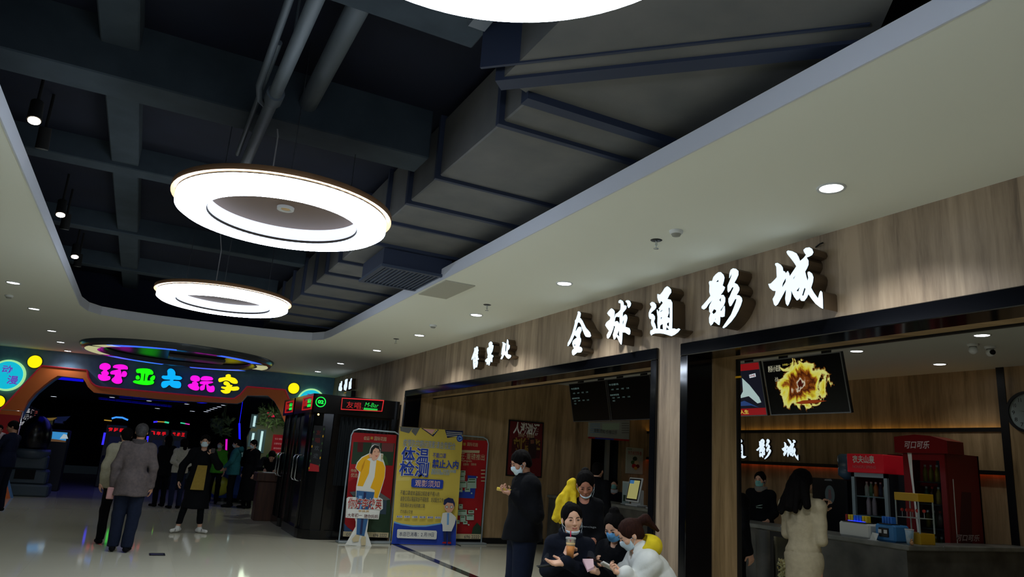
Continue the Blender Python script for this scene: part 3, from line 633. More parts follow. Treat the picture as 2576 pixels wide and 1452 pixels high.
wall_disc(739, 977, .14, 'round yellow wall light on the arcade front, right of the lettering')
wall_disc(-6, 1010, .14, 'round yellow wall light at the far left edge below the round badge')
def badge(px, py, r, label, words):
    u, v = ALp((px, py), .08); t = thing('round_badge', label, 'sign', AF @ Vector((u, v, 0)))
    b = MB(AF); b.plate([circ(u, v, r, 40)], .003, .07, emis('badge_rim', (170, 235, 160), .8)); b.build('badge_rim', None, t)
    b = MB(AF); b.plate([circ(u, v, r*.88, 40)], .07, .082, emis('badge_cyan', (20, 195, 225), .8)); b.build('badge_face', None, t)
    b = MB(AF)
    for w_, (a, b0, c, d) in words: put_text(b, w_, u+a*r, u+b0*r, v+c*r, v+d*r, .084, emis('badge_violet', (110, 70, 190), .7), bold=.02)
    b.build('badge_lettering', None, t)
badge(18, 944, .37, 'glowing turquoise round badge at the far left of the arcade front', [('动', (-.35, .22, .1, .62)), ('漫', (.05, .68, -.55, 0.0))])
badge(782, 1012, .36, 'turquoise round badge mostly hidden behind the black singing booth', [('动', (-.35, .22, .1, .62)), ('漫', (.05, .68, -.55, 0.0))])

# glossy ring ornament under the ceiling in front of the arcade
cx, cy = .60, 17.9; zz = ZC
t = thing('ceiling_ring', 'large black glossy ring ornament on the ceiling before the arcade entrance', 'ceiling ornament', (cx, cy, ZC-.2))
b = MB(); b.lathe([(1.55, -.03), (1.62, -.12), (1.95, -.12), (2.02, -.02), (2.02, 0)], (cx, cy, zz), 72); b.build('gloss_ring', mat('smoked_mirror', (84, 92, 102), .22, .35), t)
b = MB(); b.lathe([(.001, -.012), (1.56, -.012)], (cx, cy, zz), 64)
for i, f in enumerate(b.f): b.f[i] = f[::-1]
b.build('centre_disc', mat('ring_centre', (44, 47, 52), .3), t)
for a0, a1, mt_, nm in ((35, 80, emis('reflection_blue', (60, 110, 255), .9), 'blue'), (100, 142, MATS.get('reflection_blue'), 'blue'), (-140, -95, MATS['reflection_blue'], 'blue'), (-68, -30, MATS['reflection_blue'], 'blue'), (150, 200, emis('reflection_cream', (225, 225, 170), .55), 'cream'), (-20, 14, MATS['reflection_cream'], 'cream'), (205, 225, MATS['reflection_cream'], 'cream')):  # glowing arcs painted in for reflections on the glossy ring
    b = MB(); b.lathe([(1.66, -.124), (1.90, -.124)], (cx, cy, zz), 14, a0=math.radians(a0), a1=math.radians(a1))
    for i, f in enumerate(b.f): b.f[i] = f[::-1]
    b.build('painted_reflection', mt_, t, label='%s painted reflection arc' % nm)
t = thing('cassette_air_conditioner', 'pale rectangular air conditioner grille in the middle of the glossy ceiling ring', 'air conditioner', (cx+.35, cy+.2, ZC-.10))
b = MB(); b.box(cx-.25, cx+.95, cy-.1, cy+.45, ZC-.10, ZC-.02, bev=.02); b.build('casing', mat('ac_casing', (108, 104, 110), .5), t)
b = MB(); b.box(cx-.15, cx+.1, cy-.02, cy+.36, ZC-.105, ZC-.10); b.build('intake', mat('ac_intake', (60, 62, 70), .5), t)
# ================================================================ PRINTED STANDS
def PF(Y): return Matrix(((1, 0, 0, 0), (0, 0, -1, Y), (0, 1, 0, 0), (0, 0, 0, 1)))    # u = x, v = z, normal = -y
def PX(X): return Matrix(((0, 0, -1, X), (-1, 0, 0, 0), (0, 1, 0, 0), (0, 0, 0, 1)))   # u = -y, v = z, normal = -x
class Sheet:
    """printed artwork: flat shapes a hair apart on one board"""
    def __init__(s, FM, cv): s.b = MB(FM); s.cv = cv; s.z = 0
    def poly(s, pts, mt, t=True):
        s.z += .0012; P = [s.cv(p) for p in pts] if t else pts
        s.b.plate([P], None, s.z, mt); return s
    def rect(s, a, b, mt): return s.poly([(a[0], a[1]), (b[0], a[1]), (b[0], b[1]), (a[0], b[1])], mt)
    def text(s, body, a, c, mt, bold=0.0, shear=0):       # a = lower left pixel, c = upper right pixel
        s.z += .0012; p, q = s.cv(a), s.cv(c); put_text(s.b, body, p[0], q[0], p[1], q[1], s.z, mt, bold if abs(q[1]-p[1]) > .16 else min(bold, .004), shear); return s
def cvY(Y, ox, oy, sc): return lambda p: (lambda q: (q.x, q.z))(onY(ox+p[0]/sc, oy+p[1]/sc, Y))
def cvX(X, ox, oy, sc): return lambda p: (lambda q: (-q.y, q.z))(onX(ox+p[0]/sc, oy+p[1]/sc, X))
pr = lambda n, c=(128, 128, 128): mat('print_'+n, c, .55)
RED = pr('red', (176, 22, 30)); DGR = pr('dark_green', (40, 66, 46)); CRM = pr('cream', (206, 190, 150)); WHP = pr('white', (226, 226, 218)); YLW = pr('yellow', (222, 198, 86)); JKT = pr('jacket_yellow', (240, 178, 20))
BLU = pr('blue', (36, 68, 176)); NAV = pr('navy', (30, 40, 84)); SKN = pr('skin', (226, 170, 140)); JEA = pr('jeans', (48, 96, 146)); HAIRP = pr('hair', (26, 18, 18)); GRY = pr('grey', (110, 112, 112)); GLD = pr('gold', (196, 150, 60)); LBL = pr('light_blue', (120, 170, 220)); PNK = pr('pink', (236, 176, 170)); BLKP = pr('black', (14, 14, 16)); DRD = pr('dark_red', (96, 14, 20)); GRP = pr('grass', (60, 100, 50)); TXTG = pr('text_grey', (70, 74, 80)); MNT = pr('mint', (176, 206, 186))
FR = mat('stand_frame', (176, 196, 206), .35, .6)

def poster_stand(x0, x1, Y, zt_, label):
    t = thing('poster_stand', label, 'poster stand', ((x0+x1)/2, Y, 0), 'tall framed poster stands')
    b = MB(); b.tube([(x0, Y, .03), (x0, Y, zt_-.12), (x0+.035, Y, zt_-.035), (x0+.12, Y, zt_), (x1-.12, Y, zt_), (x1-.035, Y, zt_-.035), (x1, Y, zt_-.12), (x1, Y, .03)], .014, 8); b.build('tube_frame', FR, t)
    b = MB(); b.box(x0-.05, x1+.05, Y-.16, Y+.06, 0, .035, bev=.008); b.build('foot_plate', mat('foot_plate', (150, 158, 160), .4, .4), t)
    return t
# left stand, in front of the black booth
YA = 13.30
t = poster_stand(3.50, 4.44, YA, 1.985, 'framed red poster stand behind the cardboard cutout, left of the yellow banner')
b = MB(PF(YA)); b.plate([[(3.54, .12), (4.40, .12), (4.40, 1.93), (3.54, 1.93)]], -.01, .0); b.build('backing_board', BLKP, t)
s = Sheet(PF(YA), cvY(YA, 860, 1060, 4.27))
s.poly([(112, 120), (588, 148), (492, 1252), (18, 1238)], RED)
s.poly([(125, 222), (570, 238), (545, 478), (100, 460)], DGR); s.poly([(170, 225), (230, 228), (222, 330), (165, 330)], DRD); s.poly([(430, 235), (560, 240), (548, 330), (425, 325)], pr('brick', (120, 60, 60))); s.poly([(320, 232), (410, 236), (402, 340), (312, 335)], GRY)
s.poly([(440, 350), (480, 390), (500, 470), (450, 475), (420, 420)], GRP)
s.text('伯爵', (232, 200), (300, 165), CRM, .02); s.poly([(308, 165), (335, 167), (332, 196), (305, 194)], GLD); s.text('国际花园', (345, 205), (478, 172), CRM, .02)
s.text('你我', (92, 545), (160, 515), CRM, .02); s.text('优选', (92, 600), (170, 560), CRM, .02)
s.poly([(78, 760), (250, 740), (400, 760), (520, 840), (510, 1245), (70, 1235), (150, 1180), (150, 850)], DGR); s.poly([(78, 760), (250, 740), (400, 760), (520, 840), (470, 850), (120, 800)], GRY); s.poly([(330, 860), (480, 850), (470, 1000), (320, 990)], pr('slate', (60, 80, 100)))
s.poly([(22, 1095), (60, 1140), (120, 1180), (20, 1190)], pr('pond', (50, 80, 120)))
s.poly([(12, 1182), (500, 1196), (494, 1250), (8, 1236)], CRM); s.text('0551', (40, 1230), (150, 1200), GRY, .01); s.text('696 2222', (330, 1240), (480, 1208), TXTG, .02)
s.b.build('poster_print', None, t)
# right stand, half behind the banner
YC = 13.33
t = poster_stand(5.42, 6.30, YC, 2.03, 'framed red poster stand half hidden behind the right edge of the yellow banner')
s = Sheet(PF(YC), cvY(YC, 860, 1060, 4.27))
b = MB(PF(YC)); b.plate([[(5.46, .2), (6.22, .2), (6.26, 1.86), (5.46, 1.86)]], -.01, .0); b.build('backing_board', RED, t)
s.poly([(1240, 195), (1570, 210), (1480, 1265), (1180, 1262)], RED)
s.poly([(1300, 230), (1330, 232), (1328, 262), (1300, 260)], GLD); s.text('国际花园', (1345, 265), (1460, 235), CRM, .02)
s.poly([(1240, 308), (1480, 314), (1476, 342), (1240, 336)], CRM); s.text('王·重磅推出', (1270, 405), (1535, 355), CRM, .02); s.text('Xinpin', (1270, 440), (1395, 415), CRM, .02)
for q in range(2): s.text('百搭好物', (1300+q*85, 475), (1360+q*82, 452), CRM, .01)
s.poly([(1350, 580), (1450, 590), (1420, 830), (1240, 822), (1240, 740), (1340, 745)], BLU)
for (a_, b_, c_, d_) in ((1272, 530, 1325, 580), (1262, 580, 1318, 640), (1352, 612, 1440, 640), (1340, 640, 1440, 720), (1256, 645, 1335, 712), (1248, 715, 1290, 760), (1315, 718, 1372, 758), (1250, 890, 1292, 940), (1240, 950, 1335, 1010), (1350, 955, 1412, 990), (1330, 1000, 1410, 1060), (1262, 1015, 1320, 1080), (1228, 1060, 1255, 1100), (1292, 1070, 1340, 1105)):
    s.rect((a_, b_), (c_, d_), MNT); s.rect((a_+8, b_+8), (c_-12, b_+18), GRP)
for k in range(4): s.rect((1484, 520+k*38), (1528, 532+k*38), CRM)
for (a_, b_) in ((1440, 600), (1382, 772), (1432, 943), (1350, 1110)): s.poly([(a_+9*math.cos(i*PI/4), b_+9*math.sin(i*PI/4)) for i in range(8)], MNT)
s.poly([(1395, 1140), (1440, 1085), (1480, 1130), (1478, 1210), (1380, 1208)], DGR)
s.poly([(1190, 1205), (1482, 1210), (1478, 1262), (1185, 1258)], CRM); s.text('696 2222', (1300, 1255), (1465, 1222), TXTG, .02)
s.b.build('poster_print', None, t)
# cardboard cutout figure
YK = 12.85
t = thing('cardboard_cutout', 'life-size cardboard cutout of a smiling person in yellow jacket and jeans', 'cutout', onY(905, 1375, YK))
K = lambda l: l
out = [(355, 248), (395, 262), (415, 300), (415, 345), (445, 350), (440, 400), (455, 440), (470, 500), (462, 600), (440, 680), (415, 760), (395, 815), (440, 840), (440, 940), (410, 965), (395, 1055), (285, 1050), (275, 1150), (262, 1235), (325, 1355), (35, 1325), (148, 1190), (150, 1080), (140, 1045), (40, 1035), (45, 960), (52, 830), (70, 815), (150, 815), (155, 700), (185, 545), (145, 500), (165, 440), (215, 385), (295, 345), (305, 300), (325, 262)]
b = MB(PF(YK)); cv = cvY(YK, 860, 1060, 4.27); b.plate([[cv(p) for p in out]], -.012, 0); b.build('cardboard', WHP, t)
s = Sheet(PF(YK), cv)
s.poly([(300, 420), (410, 430), (400, 600), (360, 755), (165, 740), (175, 700)], WHP)
s.poly([(152, 500), (172, 445), (220, 392), (300, 352), (312, 385), (268, 410), (305, 430), (290, 560), (225, 700), (165, 695), (190, 600), (200, 545), (165, 520)], JKT)
s.poly([(372, 415), (440, 440), (465, 500), (457, 600), (430, 690), (392, 800), (382, 828), (345, 820), (352, 740), (305, 715), (350, 600)], JKT)
s.poly([(255, 400), (230, 500), (200, 560), (215, 480)], pr('jacket_shade', (206, 140, 12)))
s.poly([(158, 745), (350, 762), (330, 860), (290, 1000), (240, 1235), (155, 1215), (165, 1000), (150, 850)], JEA); s.poly([(235, 760), (262, 765), (215, 1215), (190, 1215)], NAV); s.poly([(180, 800), (215, 800), (205, 960), (180, 960)], LBL)
s.poly([(318, 350), (345, 270), (400, 275), (408, 320), (402, 360), (378, 405), (340, 425), (318, 405)], SKN)
s.poly([(300, 345), (312, 290), (350, 252), (395, 265), (412, 315), (408, 345), (395, 300), (360, 285), (335, 310), (318, 368)], HAIRP)
for e in ((352, 328), (390, 330)): s.poly([(e[0]-9, e[1]), (e[0], e[1]-4), (e[0]+9, e[1]), (e[0], e[1]+3)], HAIRP)
s.poly([(352, 366), (370, 372), (388, 366), (370, 382)], pr('lips', (190, 70, 70)))
s.poly([(295, 352), (312, 345), (322, 380), (300, 395), (288, 370)], SKN)
s.poly([(105, 1265), (150, 1215), (190, 1225), (175, 1290), (120, 1298)], CRM); s.poly([(198, 1270), (215, 1232), (255, 1240), (252, 1330), (205, 1335)], CRM)
s.poly([(55, 940), (400, 955), (390, 1052), (48, 1035)], WHP)
s.text('你好李焕英', (51, 939), (436, 831), WHP, .05); s.text('你好李焕英', (55, 935), (432, 835), pr('title_red', (168, 40, 36)), .01); s.text('大年初一', (55, 1028), (215, 990), DRD, .02); s.text('陪你妈妈', (235, 1040), (385, 1003), DRD, .02); s.text('李焕英', (170, 975), (290, 955), GLD, .01)
s.rect((418, 352), (434, 412), CRM); s.text('贾', (420, 378), (432, 358), DRD); s.text('玲', (420, 405), (432, 385), DRD)
s.b.build('printed_figure', None, t)
b = MB(); q = onY(868, 1372, YK); q2 = onY(935, 1378, YK); b.add([(q.x, YK+.012, 0), (q2.x, YK+.012, 0), ((q.x+q2.x)/2, YK+.26, 0), ((q.x+q2.x)/2, YK+.012, .5)], [(0, 2, 1), (0, 1, 3), (1, 2, 3), (2, 0, 3)]); b.build('rear_prop', WHP, t)
# yellow temperature-check banner
YB = 13.08
t = thing('x_banner', 'yellow and blue upright banner about temperature checks between two red poster stands', 'banner', onY(1065, 1372, YB))
cv = cvY(YB, 860, 1060, 4.27)
TL, TR, BR, BL = (624, 56), (1302, 104), (1222, 1334), (530, 1318)
b = MB(PF(YB)); b.plate([[cv(p) for p in (BL, BR, TR, TL)]], -.004, 0); b.build('banner_sheet', YLW, t)
s = Sheet(PF(YB), cv)
s.poly([(585, 640), (640, 500), (760, 560), (720, 640)], pr('pale_yellow', (226, 206, 112)))
s.poly([(560, 1075), (640, 1100), (760, 1118), (900, 1118), (1050, 1095), (1232, 1050), (1222, 1334), (530, 1318)], pr('sky', (120, 176, 226))); s.poly([(558, 1092), (640, 1115), (760, 1134), (900, 1134), (1050, 1110), (1231, 1066), (1222, 1334), (530, 1318)], BLU)
s.poly([(624, 58), (765, 68), (720, 130), (628, 105)], GRY); s.poly([(765, 68), (838, 72), (790, 158), (745, 110)], GRY); s.poly([(850, 74), (870, 76), (970, 150), (1028, 90), (1040, 92), (978, 165)], NAV); s.poly([(1105, 92), (1302, 104), (1296, 150), (1130, 180)], NAV); s.poly([(870, 80), (1000, 90), (965, 140)], PNK)
for k in range(3): s.poly([(1120, 112+k*20), (1290, 124+k*17), (1290, 130+k*17), (1122, 118+k*20)], WHP)
for k in range(3): s.poly([(990+k*14+5*math.cos(i*PI/3), 128-k*13+5*math.sin(i*PI/3)) for i in range(6)], WHP)
s.poly([(1262+34*math.cos(i*PI/6), 185+38*math.sin(i*PI/6)) for i in range(12)], BLU); s.poly([(1262+24*math.cos(i*PI/6), 185+27*math.sin(i*PI/6)) for i in range(12)], LBL); s.poly([(1250, 170), (1285, 185), (1250, 203)], BLU)
s.text('疫情防控期间观影请自觉配合', (650, 268), (1220, 232), pr('periwinkle', (150, 170, 200)), .02)
for body, a_, c_ in (('体温', (626, 440), (940, 292)), ('检测', (606, 585), (935, 440))):
    s.text(body, (a_[0]-6, a_[1]+6), (c_[0]+6, c_[1]-6), WHP, .045); s.text(body, a_, c_, BLU, .018)
s.text('不戴口罩', (968, 392), (1115, 346), BLU, .03); s.text('禁止入内', (960, 500), (1250, 425), BLU, .03)
s.text('请配合测温、扫码登记并佩戴', (955, 542), (1220, 522), LBL, .01); s.text('感谢您的理解与支持', (950, 570), (1150, 552), LBL, .01)
s.poly([(742, 625), (755, 614), (1075, 630), (1084, 642), (1078, 715), (1066, 726), (750, 708), (738, 696)], BLU); s.text('观影须知', (776, 700), (1048, 640), WHP, .03); s.text('观影须知', (780, 696), (1045, 644), PNK, .0)
for k, (w_, x1) in enumerate((('不戴口罩或体温超过规定者不得入内', 1040), ('请各位观众隔座就坐不得随意、走动配合工作', 1085), ('观影期间请全程佩戴口罩', 885), ('厅内禁止饮食', 755))):
    s.text(w_, (618, 790+k*65), (x1, 758+k*65), TXTG, .01)
for k in range(6): s.rect((580+k*82, 1012+k*2), (642+k*82, 1034+k*2), WHP)
for k in range(6): s.text(('勤洗手', '多通风', '少聚集', '戴口罩', '量体温', '讲卫生')[k], (582+k*82, 1030+k*2), (640+k*82, 1014+k*2), BLU, .01)
s.poly([(592, 1156), (1000, 1172), (1010, 1185), (1005, 1258), (995, 1266), (588, 1250), (580, 1240), (584, 1165)], WHP); s.text('本店已消毒：2 月19日', (602, 1232), (978, 1192), NAV, .02)
# doctor drawing
s.poly([(1070, 985), (1110, 975), (1160, 978), (1215, 1030), (1200, 1100), (1165, 1180), (1070, 1178), (1068, 1110), (1050, 1080)], WHP); s.poly([(1118, 985), (1140, 985), (1136, 1110), (1115, 1110)], LBL)
s.poly([(1078, 1180), (1110, 1180), (1108, 1290), (1080, 1290)], NAV); s.poly([(1122, 1180), (1158, 1182), (1152, 1292), (1126, 1292)], NAV); s.poly([(1070, 1292), (1108, 1290), (1106, 1310), (1062, 1308)], RED); s.poly([(1124, 1292), (1158, 1292), (1160, 1312), (1122, 1312)], RED)
s.poly([(1085, 880), (1140, 850), (1192, 885), (1190, 930), (1165, 972), (1120, 976), (1090, 940)], SKN); s.poly([(1076, 890), (1085, 840), (1130, 818), (1180, 830), (1200, 880), (1195, 925), (1180, 880), (1120, 870), (1090, 900)], NAV)
for e in (1112, 1162): s.poly([(e+17*math.cos(i*PI/5), 918+14*math.sin(i*PI/5)) for i in range(10)], NAV); s.poly([(e+13*math.cos(i*PI/5), 918+10*math.sin(i*PI/5)) for i in range(10)], WHP)
s.b.build('banner_print', None, t)
b = MB(); p0, p1 = onY(860+530/4.27, 1060+1318/4.27, YB), onY(860+1222/4.27, 1060+1334/4.27, YB); c0, c1 = onY(860+624/4.27, 1060+56/4.27, YB), onY(860+1302/4.27, 1060+104/4.27, YB)
mid = Vector(((p0.x+p1.x)/2, YB+.06, .9))
for q in (c0, c1): b.tube([(q.x, YB+.008, q.z), mid], .007, 6)
for q, sx in ((p0, -.05), (p1, .05)): b.tube([mid, (q.x, YB+.02, q.z+.02), (q.x+sx, YB-.12, .008)], .008, 6)
b.tube([mid, (mid.x, YB+.12, .008)], .008, 6); b.build('x_frame', BLK, t)

# ================================================================ SINGING BOOTHS
BG = mat('booth_black', (10, 11, 13), .16, spec=.6); CURT = mat('booth_curtain', (13, 18, 21), .7, spec=.2); NR = emis('neon_red', (255, 40, 40), .28); NG = emis('neon_green2', (20, 255, 80), .7); NGD = emis('neon_green_dim', (30, 200, 70), .22)
def booth(dy, label, num, front):
    y0 = 13.60+dy; y1 = y0+(1.75 if front else 1.20); XS = 2.85
    t = thing('singing_booth', label, 'singing booth', (3.7, y0+.9, 0), 'black singing booths')
    fp = lambda g: [(4.46, y0+g), (3.22, y0+g), (3.05, y0+.04+g), (2.93, y0+.13+g*.8), (2.87+g*.5, y0+.26), (XS+g, y0+.42), (XS+g, y1-g), (4.46, y1-g)]
    hd = [(4.46, y0-.01), (2.86, y0-.01), (2.82, y0+.01), (2.80, y0+.05), (2.80, y1), (4.46, y1)]
    b = MB(); b.plate([fp(0)[::-1]], 0.0, .16); b.plate([hd[::-1]], 2.24, 2.58); b.plate([fp(.06)[::-1]], .16, 2.24)
    b.build('cabin', BG, t)
    b = MB(); pts = []
    for k in range(80): x = 4.30-k*.012; pts.append((x, y0+.035+.014*math.sin(k*.9)*(1 if k % 7 else .4)))
    b.add([(p[0], p[1], .95) for p in pts]+[(p[0], p[1], 2.2) for p in pts], [(i+1, i, 80+i, 81+i) for i in range(79)], smooth=True); b.build('curtain', CURT, t)
    for x0_, x1_, ya_, yb_ in ((4.38, 4.44, y0-.01, y0+.06), (3.22, 3.28, y0-.01, y0+.06), (2.84, 2.90, y0+.40, y0+.46), (2.84, 2.90, y1-.2, y1-.14)):
        b = MB().box(x0_, x1_, ya_, yb_, .16, 2.24); b.build('post', BG, t)
    for k_, yy in enumerate((y0+.62, y0+.95)):
        b = MB(); b.tube([(XS, yy, .98), (XS-.06, yy, .99), (XS-.085, yy, 1.03), (XS-.085, yy, 1.40), (XS-.06, yy, 1.44), (XS, yy, 1.45)], .014, 8); b.build('door_handle', CHROME, t)
    M_ = PF(y0-.012); b = MB(M_); b.plate([circ(2.93, 2.43, .095, 30), circ(2.93, 2.43, .08, 30)[::-1]], .002, .012, NG); put_text(b, num, 2.875, 2.985, 2.395, 2.465, .012, NG, .05); b.build('number_badge', None, t)
    M_ = frame_from((2.80, y0+.48, 2.41), (0, -1, 0), (0, 0, 1)); b = MB(M_)
    b.plate([[(-.42, -.12), (.42, -.12), (.42, .12), (-.42, .12)], [(-.39, -.10), (-.39, .10), (.39, .10), (.39, -.10)]], .004, .02, NR); put_text(b, '友唱', -.34, -.02, -.05, .07, .012, NR, .04); put_text(b, 'M-Bar', .02, .34, .0, .08, .012, NG, .03); b.plate([[(.02, -.07), (.34, -.07), (.34, -.02), (.02, -.02)]], .004, .012, NG)
    b.build('side_sign', None, t)
    if front:
        Fm = PF(y0-.012); cv = cvY(y0-.012, 0, 0, 1)
        b = MB(Fm); R4 = [cv(p) for p in ((857, 1031), (961, 1036), (966, 1007), (860, 1001))]; cc = (sum(p[0] for p in R4)/4, sum(p[1] for p in R4)/4)
        r4 = [(cc[0]+(p[0]-cc[0])*.965, cc[1]+(p[1]-cc[1])*.86) for p in R4]
        b.plate([R4, r4[::-1]], .002, .012, emis('neon_red_faint', (230, 40, 44), .15))
        W_ = R4[1][0]-R4[0][0]; H_ = R4[3][1]-R4[0][1]; x0, z0 = R4[0]
        NRD = emis('neon_red_dim', (190, 30, 30), .16)
        put_text(b, '友唱', x0+W_*.12, x0+W_*.47, z0+H_*.2, z0+H_*.75, .006, NRD, .0); put_text(b, 'M-Bar', x0+W_*.56, x0+W_*.90, z0+H_*.45, z0+H_*.82, .006, NGD, .0, .2)
        b.plate([[(x0+W_*.50, z0+H_*.3-.01), (x0+W_*.515, z0+H_*.3-.01), (x0+W_*.515, z0+H_*.34), (x0+W_*.50, z0+H_*.34)]], None, .006, NRD)
        b.plate([[(x0+W_*.54, z0+H_*.17), (x0+W_*.88, z0+H_*.17), (x0+W_*.885, z0+H_*.36), (x0+W_*.545, z0+H_*.36)]], .002, .006, NGD); b.build('front_sign', None, t)
        M_ = frame_from((2.985, y0+.045, 1.59), Vector((1, -.55, 0)), (0, 0, 1)); b = MB(M_)
        b.plate([[(-.10, -.41), (.10, -.41), (.10, .41), (-.10, .41)]], .0, .025, BLKP)
        for k in range(12): b.plate([[(-.10+.18*(k % 2), -.38+k*.065), (-.08+.18*(k % 2), -.38+k*.065), (-.08+.18*(k % 2), -.34+k*.065), (-.10+.18*(k % 2), -.34+k*.065)]], None, .027, GRP if k % 3 else JKT)
        b.plate([[(-.10, -.41), (.10, -.41), (.08, -.30), (-.08, -.27)]], None, .027, RED)
        for k in range(4): put_text(b, '友唱欢迎'[k], -.045, .045, .24-k*.14, .33-k*.14, .028, DRD if k < 2 else TXTG, .02)
        b.build('menu_strip', None, t)
        q_ = onY(801, 1043, y0-.03); b = MB().sphere(tuple(q_), .018, 10); b.build('warm_bulb', emis('bulb_warm', (255, 190, 110), 5), t)
    return t
booth(0, 'black glazed singing booth 02 with red outlined sign behind the cardboard cutout', '02', True)
booth(1.85, 'black singing booth 01 farther back, behind booth 02', '01', False)
# wooden podium
t = thing('podium', 'brown wooden reception podium beside the far black booth', 'podium', (2.75, 16.95, 0))
b = MB(); b.box(2.52, 2.98, 16.8, 17.2, 0, .82, bev=.01); b.build('body', wood('podium_wood', (50, 28, 18), (76, 46, 30), (98, 62, 42)), t)
b = MB(); b.box(2.46, 3.04, 16.72, 17.28, .82, 1.0, bev=.015); b.build('top', MATS['podium_wood'], t)
b = MB().box(2.60, 2.86, 16.85, 17.1, 1.0, 1.012); b.build('register_book', PAPER, None, 'open white paper lying on the brown podium', 'paper')
# floor drain cover
q = onZ(395, 1396); t = thing('floor_socket', 'small rectangular metal floor box on the tiles by the brown-jacket man', 'floor box', (q.x, q.y, 0))
b = MB(); b.box(q.x-.10, q.x+.10, q.y-.10, q.y-.08, 0, .01); b.box(q.x-.10, q.x+.10, q.y+.08, q.y+.1, 0, .01); b.box(q.x-.1, q.x-.08, q.y-.08, q.y+.08, 0, .01); b.box(q.x+.08, q.x+.10, q.y-.08, q.y+.08, 0, .01); b.build('rim', BLK, t)
b = MB(); b.box(q.x-.08, q.x+.08, q.y-.08, q.y+.08, 0, .006); b.build('lid', STEEL, t)

# ================================================================ TICKET OFFICE AND SNACK SHOP
def cam_rect_X(X, a, c): p, q = onX(a[0], a[1], X), onX(c[0], c[1], X); return p, q
# counter
ct = thing('service_counter', 'long grey stone service counter running through the ticket office and snack shop', 'counter', (8.05, 9.3, 0))
b = MB(); b.box(7.78, 8.30, 7.55, 13.36, .08, .93); b.box(7.78, 8.30, 5.45, 6.62, .08, .93); b.box(8.30, 10.15, 5.45, 5.72, .08, .93); b.build('front', MARB, ct)
b = MB(); b.box(7.74, 8.36, 5.40, 13.37, .93, .985, bev=.01); b.box(8.36, 10.17, 5.40, 5.75, .93, .985, bev=.01); b.build('worktop', noisy('worktop_stone', (96, 98, 92), (130, 130, 122), .3, nscale=5), ct)
b = MB(); b.box(7.84, 8.26, 5.5, 13.3, 0, .08); b.box(8.26, 10.1, 5.5, 5.7, 0, .08); b.build('plinth', BLK, ct)
b = MB(); b.lathe([(.14, 0), (.14, .925)], (7.86, 7.56, 0), 24); b.build('rounded_end', MARB, ct)
# popcorn case under the worktop
t = thing('popcorn_case', 'black framed glass popcorn case built under the snack counter', 'display case', (8.0, 7.05, 0))
b = MB(); b.box(7.76, 8.28, 6.64, 7.40, .0, .30); b.box(7.76, 7.80, 7.34, 7.40, .3, .92); b.box(7.76, 7.80, 6.64, 6.70, .3, .92); b.box(8.24, 8.28, 6.64, 7.40, .3, .92); b.box(7.76, 7.80, 6.70, 7.34, .86, .92); b.build('case_frame', BLK, t)
b = MB(); b.box(7.770, 7.776, 6.70, 7.34, .30, .86); b.build('glass', GLASS, t)
pc = MB(); rnd = random.Random(3)
ico = [(0, 0, 1), (.9, 0, .3), (.2, .9, .2), (-.8, .3, .2), (-.3, -.8, .3), (.5, -.6, -.3), (0, 0, -1), (.4, .7, -.4), (-.7, -.2, -.6)]
for k in range(1500):
    y = rnd.uniform(6.72, 7.32); x = 7.80+abs(rnd.gauss(0, .06)) if k % 3 else rnd.uniform(7.80, 8.2)
    top = .58+.03*math.sin(y*17)+.04*math.sin(y*7); z = rnd.uniform(.31, top); r = rnd.uniform(.012, .02)
    pc.sphere((x, y, z), (r, r*rnd.uniform(.7, 1.2), r*rnd.uniform(.7, 1.2)), 4)
pcm = noisy('popcorn', (232, 196, 104), (250, 236, 190), .8, nscale=40)
pc.build('popcorn_heap', pcm, None, 'heap of yellow popcorn behind the glass of the popcorn case', 'popcorn', kind='stuff')
lamp('POINT', 'case_lamp', (8.0, 7.05, .84), .8, (1, .85, .55), None, .03)

# hanging screens (tilted slightly down)
def screen(y0, y1, label, group, draw=None, edge=None):
    Xt = 6.30; M_ = frame_from((Xt+.06, (y0+y1)/2, 2.61), (0, -1, 0), Vector((-.20, 0, 1))); w_ = abs(y1-y0)/2-.004; h = .315
    t = thing('hanging_screen', label, 'screen', (Xt+.08, (y0+y1)/2, 2.61), group)
    b = MB(M_); b.box(-w_, w_, -h, h, -.04, 0, bev=.004); b.build('housing', BLK, t)
    b = MB(M_); b.plate([[(-w_, -h), (w_, -h), (w_, h), (-w_, h)], [(-w_+.012, -h+.012), (-w_+.012, h-.012), (w_-.012, h-.012), (w_-.012, -h+.012)]], .0, .006); b.build('bezel', edge or mat('bezel_grey', (60, 60, 62), .4), t)
    for u in (-w_*.55, w_*.55):
        b = MB(); q = M_ @ Vector((u, h*.9, -.05)); b.box(q.x-.02, q.x+.06, q.y-.035, q.y+.035, q.z-.05, ZI, bev=.004); b.build('ceiling_bracket', BLK, t)
    b = MB(M_); draw(b, w_-.012, h-.012); b.build('display', None, t)
    return t
SCRB = mat('screen_off', (5, 5, 6), .3, spec=.15); ST = emis('screen_text', (120, 150, 150), .25)
def rows(b, w_, h):
    b.plate([[(-w_, -h), (w_, -h), (w_, h), (-w_, h)]], None, .001, SCRB)
    z = .002
    put_text(b, '今日影讯', -w_+.03, -w_+.28, h-.09, h-.06, z, ST, .01)
    for r in range(3):
        yy = h-.16-r*.085
        if r == 1: put_text(b, '你好李焕英', -w_+.03, -w_+.26, yy, yy+.026, z, ST, .01)
        for k in range(4 if r != 2 else 1): put_text(b, ('14:20', '16:40', '19:05', '21:30')[k], -w_+.08+k*.13, -w_+.14+k*.13, yy-.0 if r != 1 else yy-.04, (yy+.022) if r != 1 else yy-.02, z, ST, .0)
screen(10.34, 9.26, 'black hanging timetable screen, left one over the ticket counter', 'ticket office screens', rows)
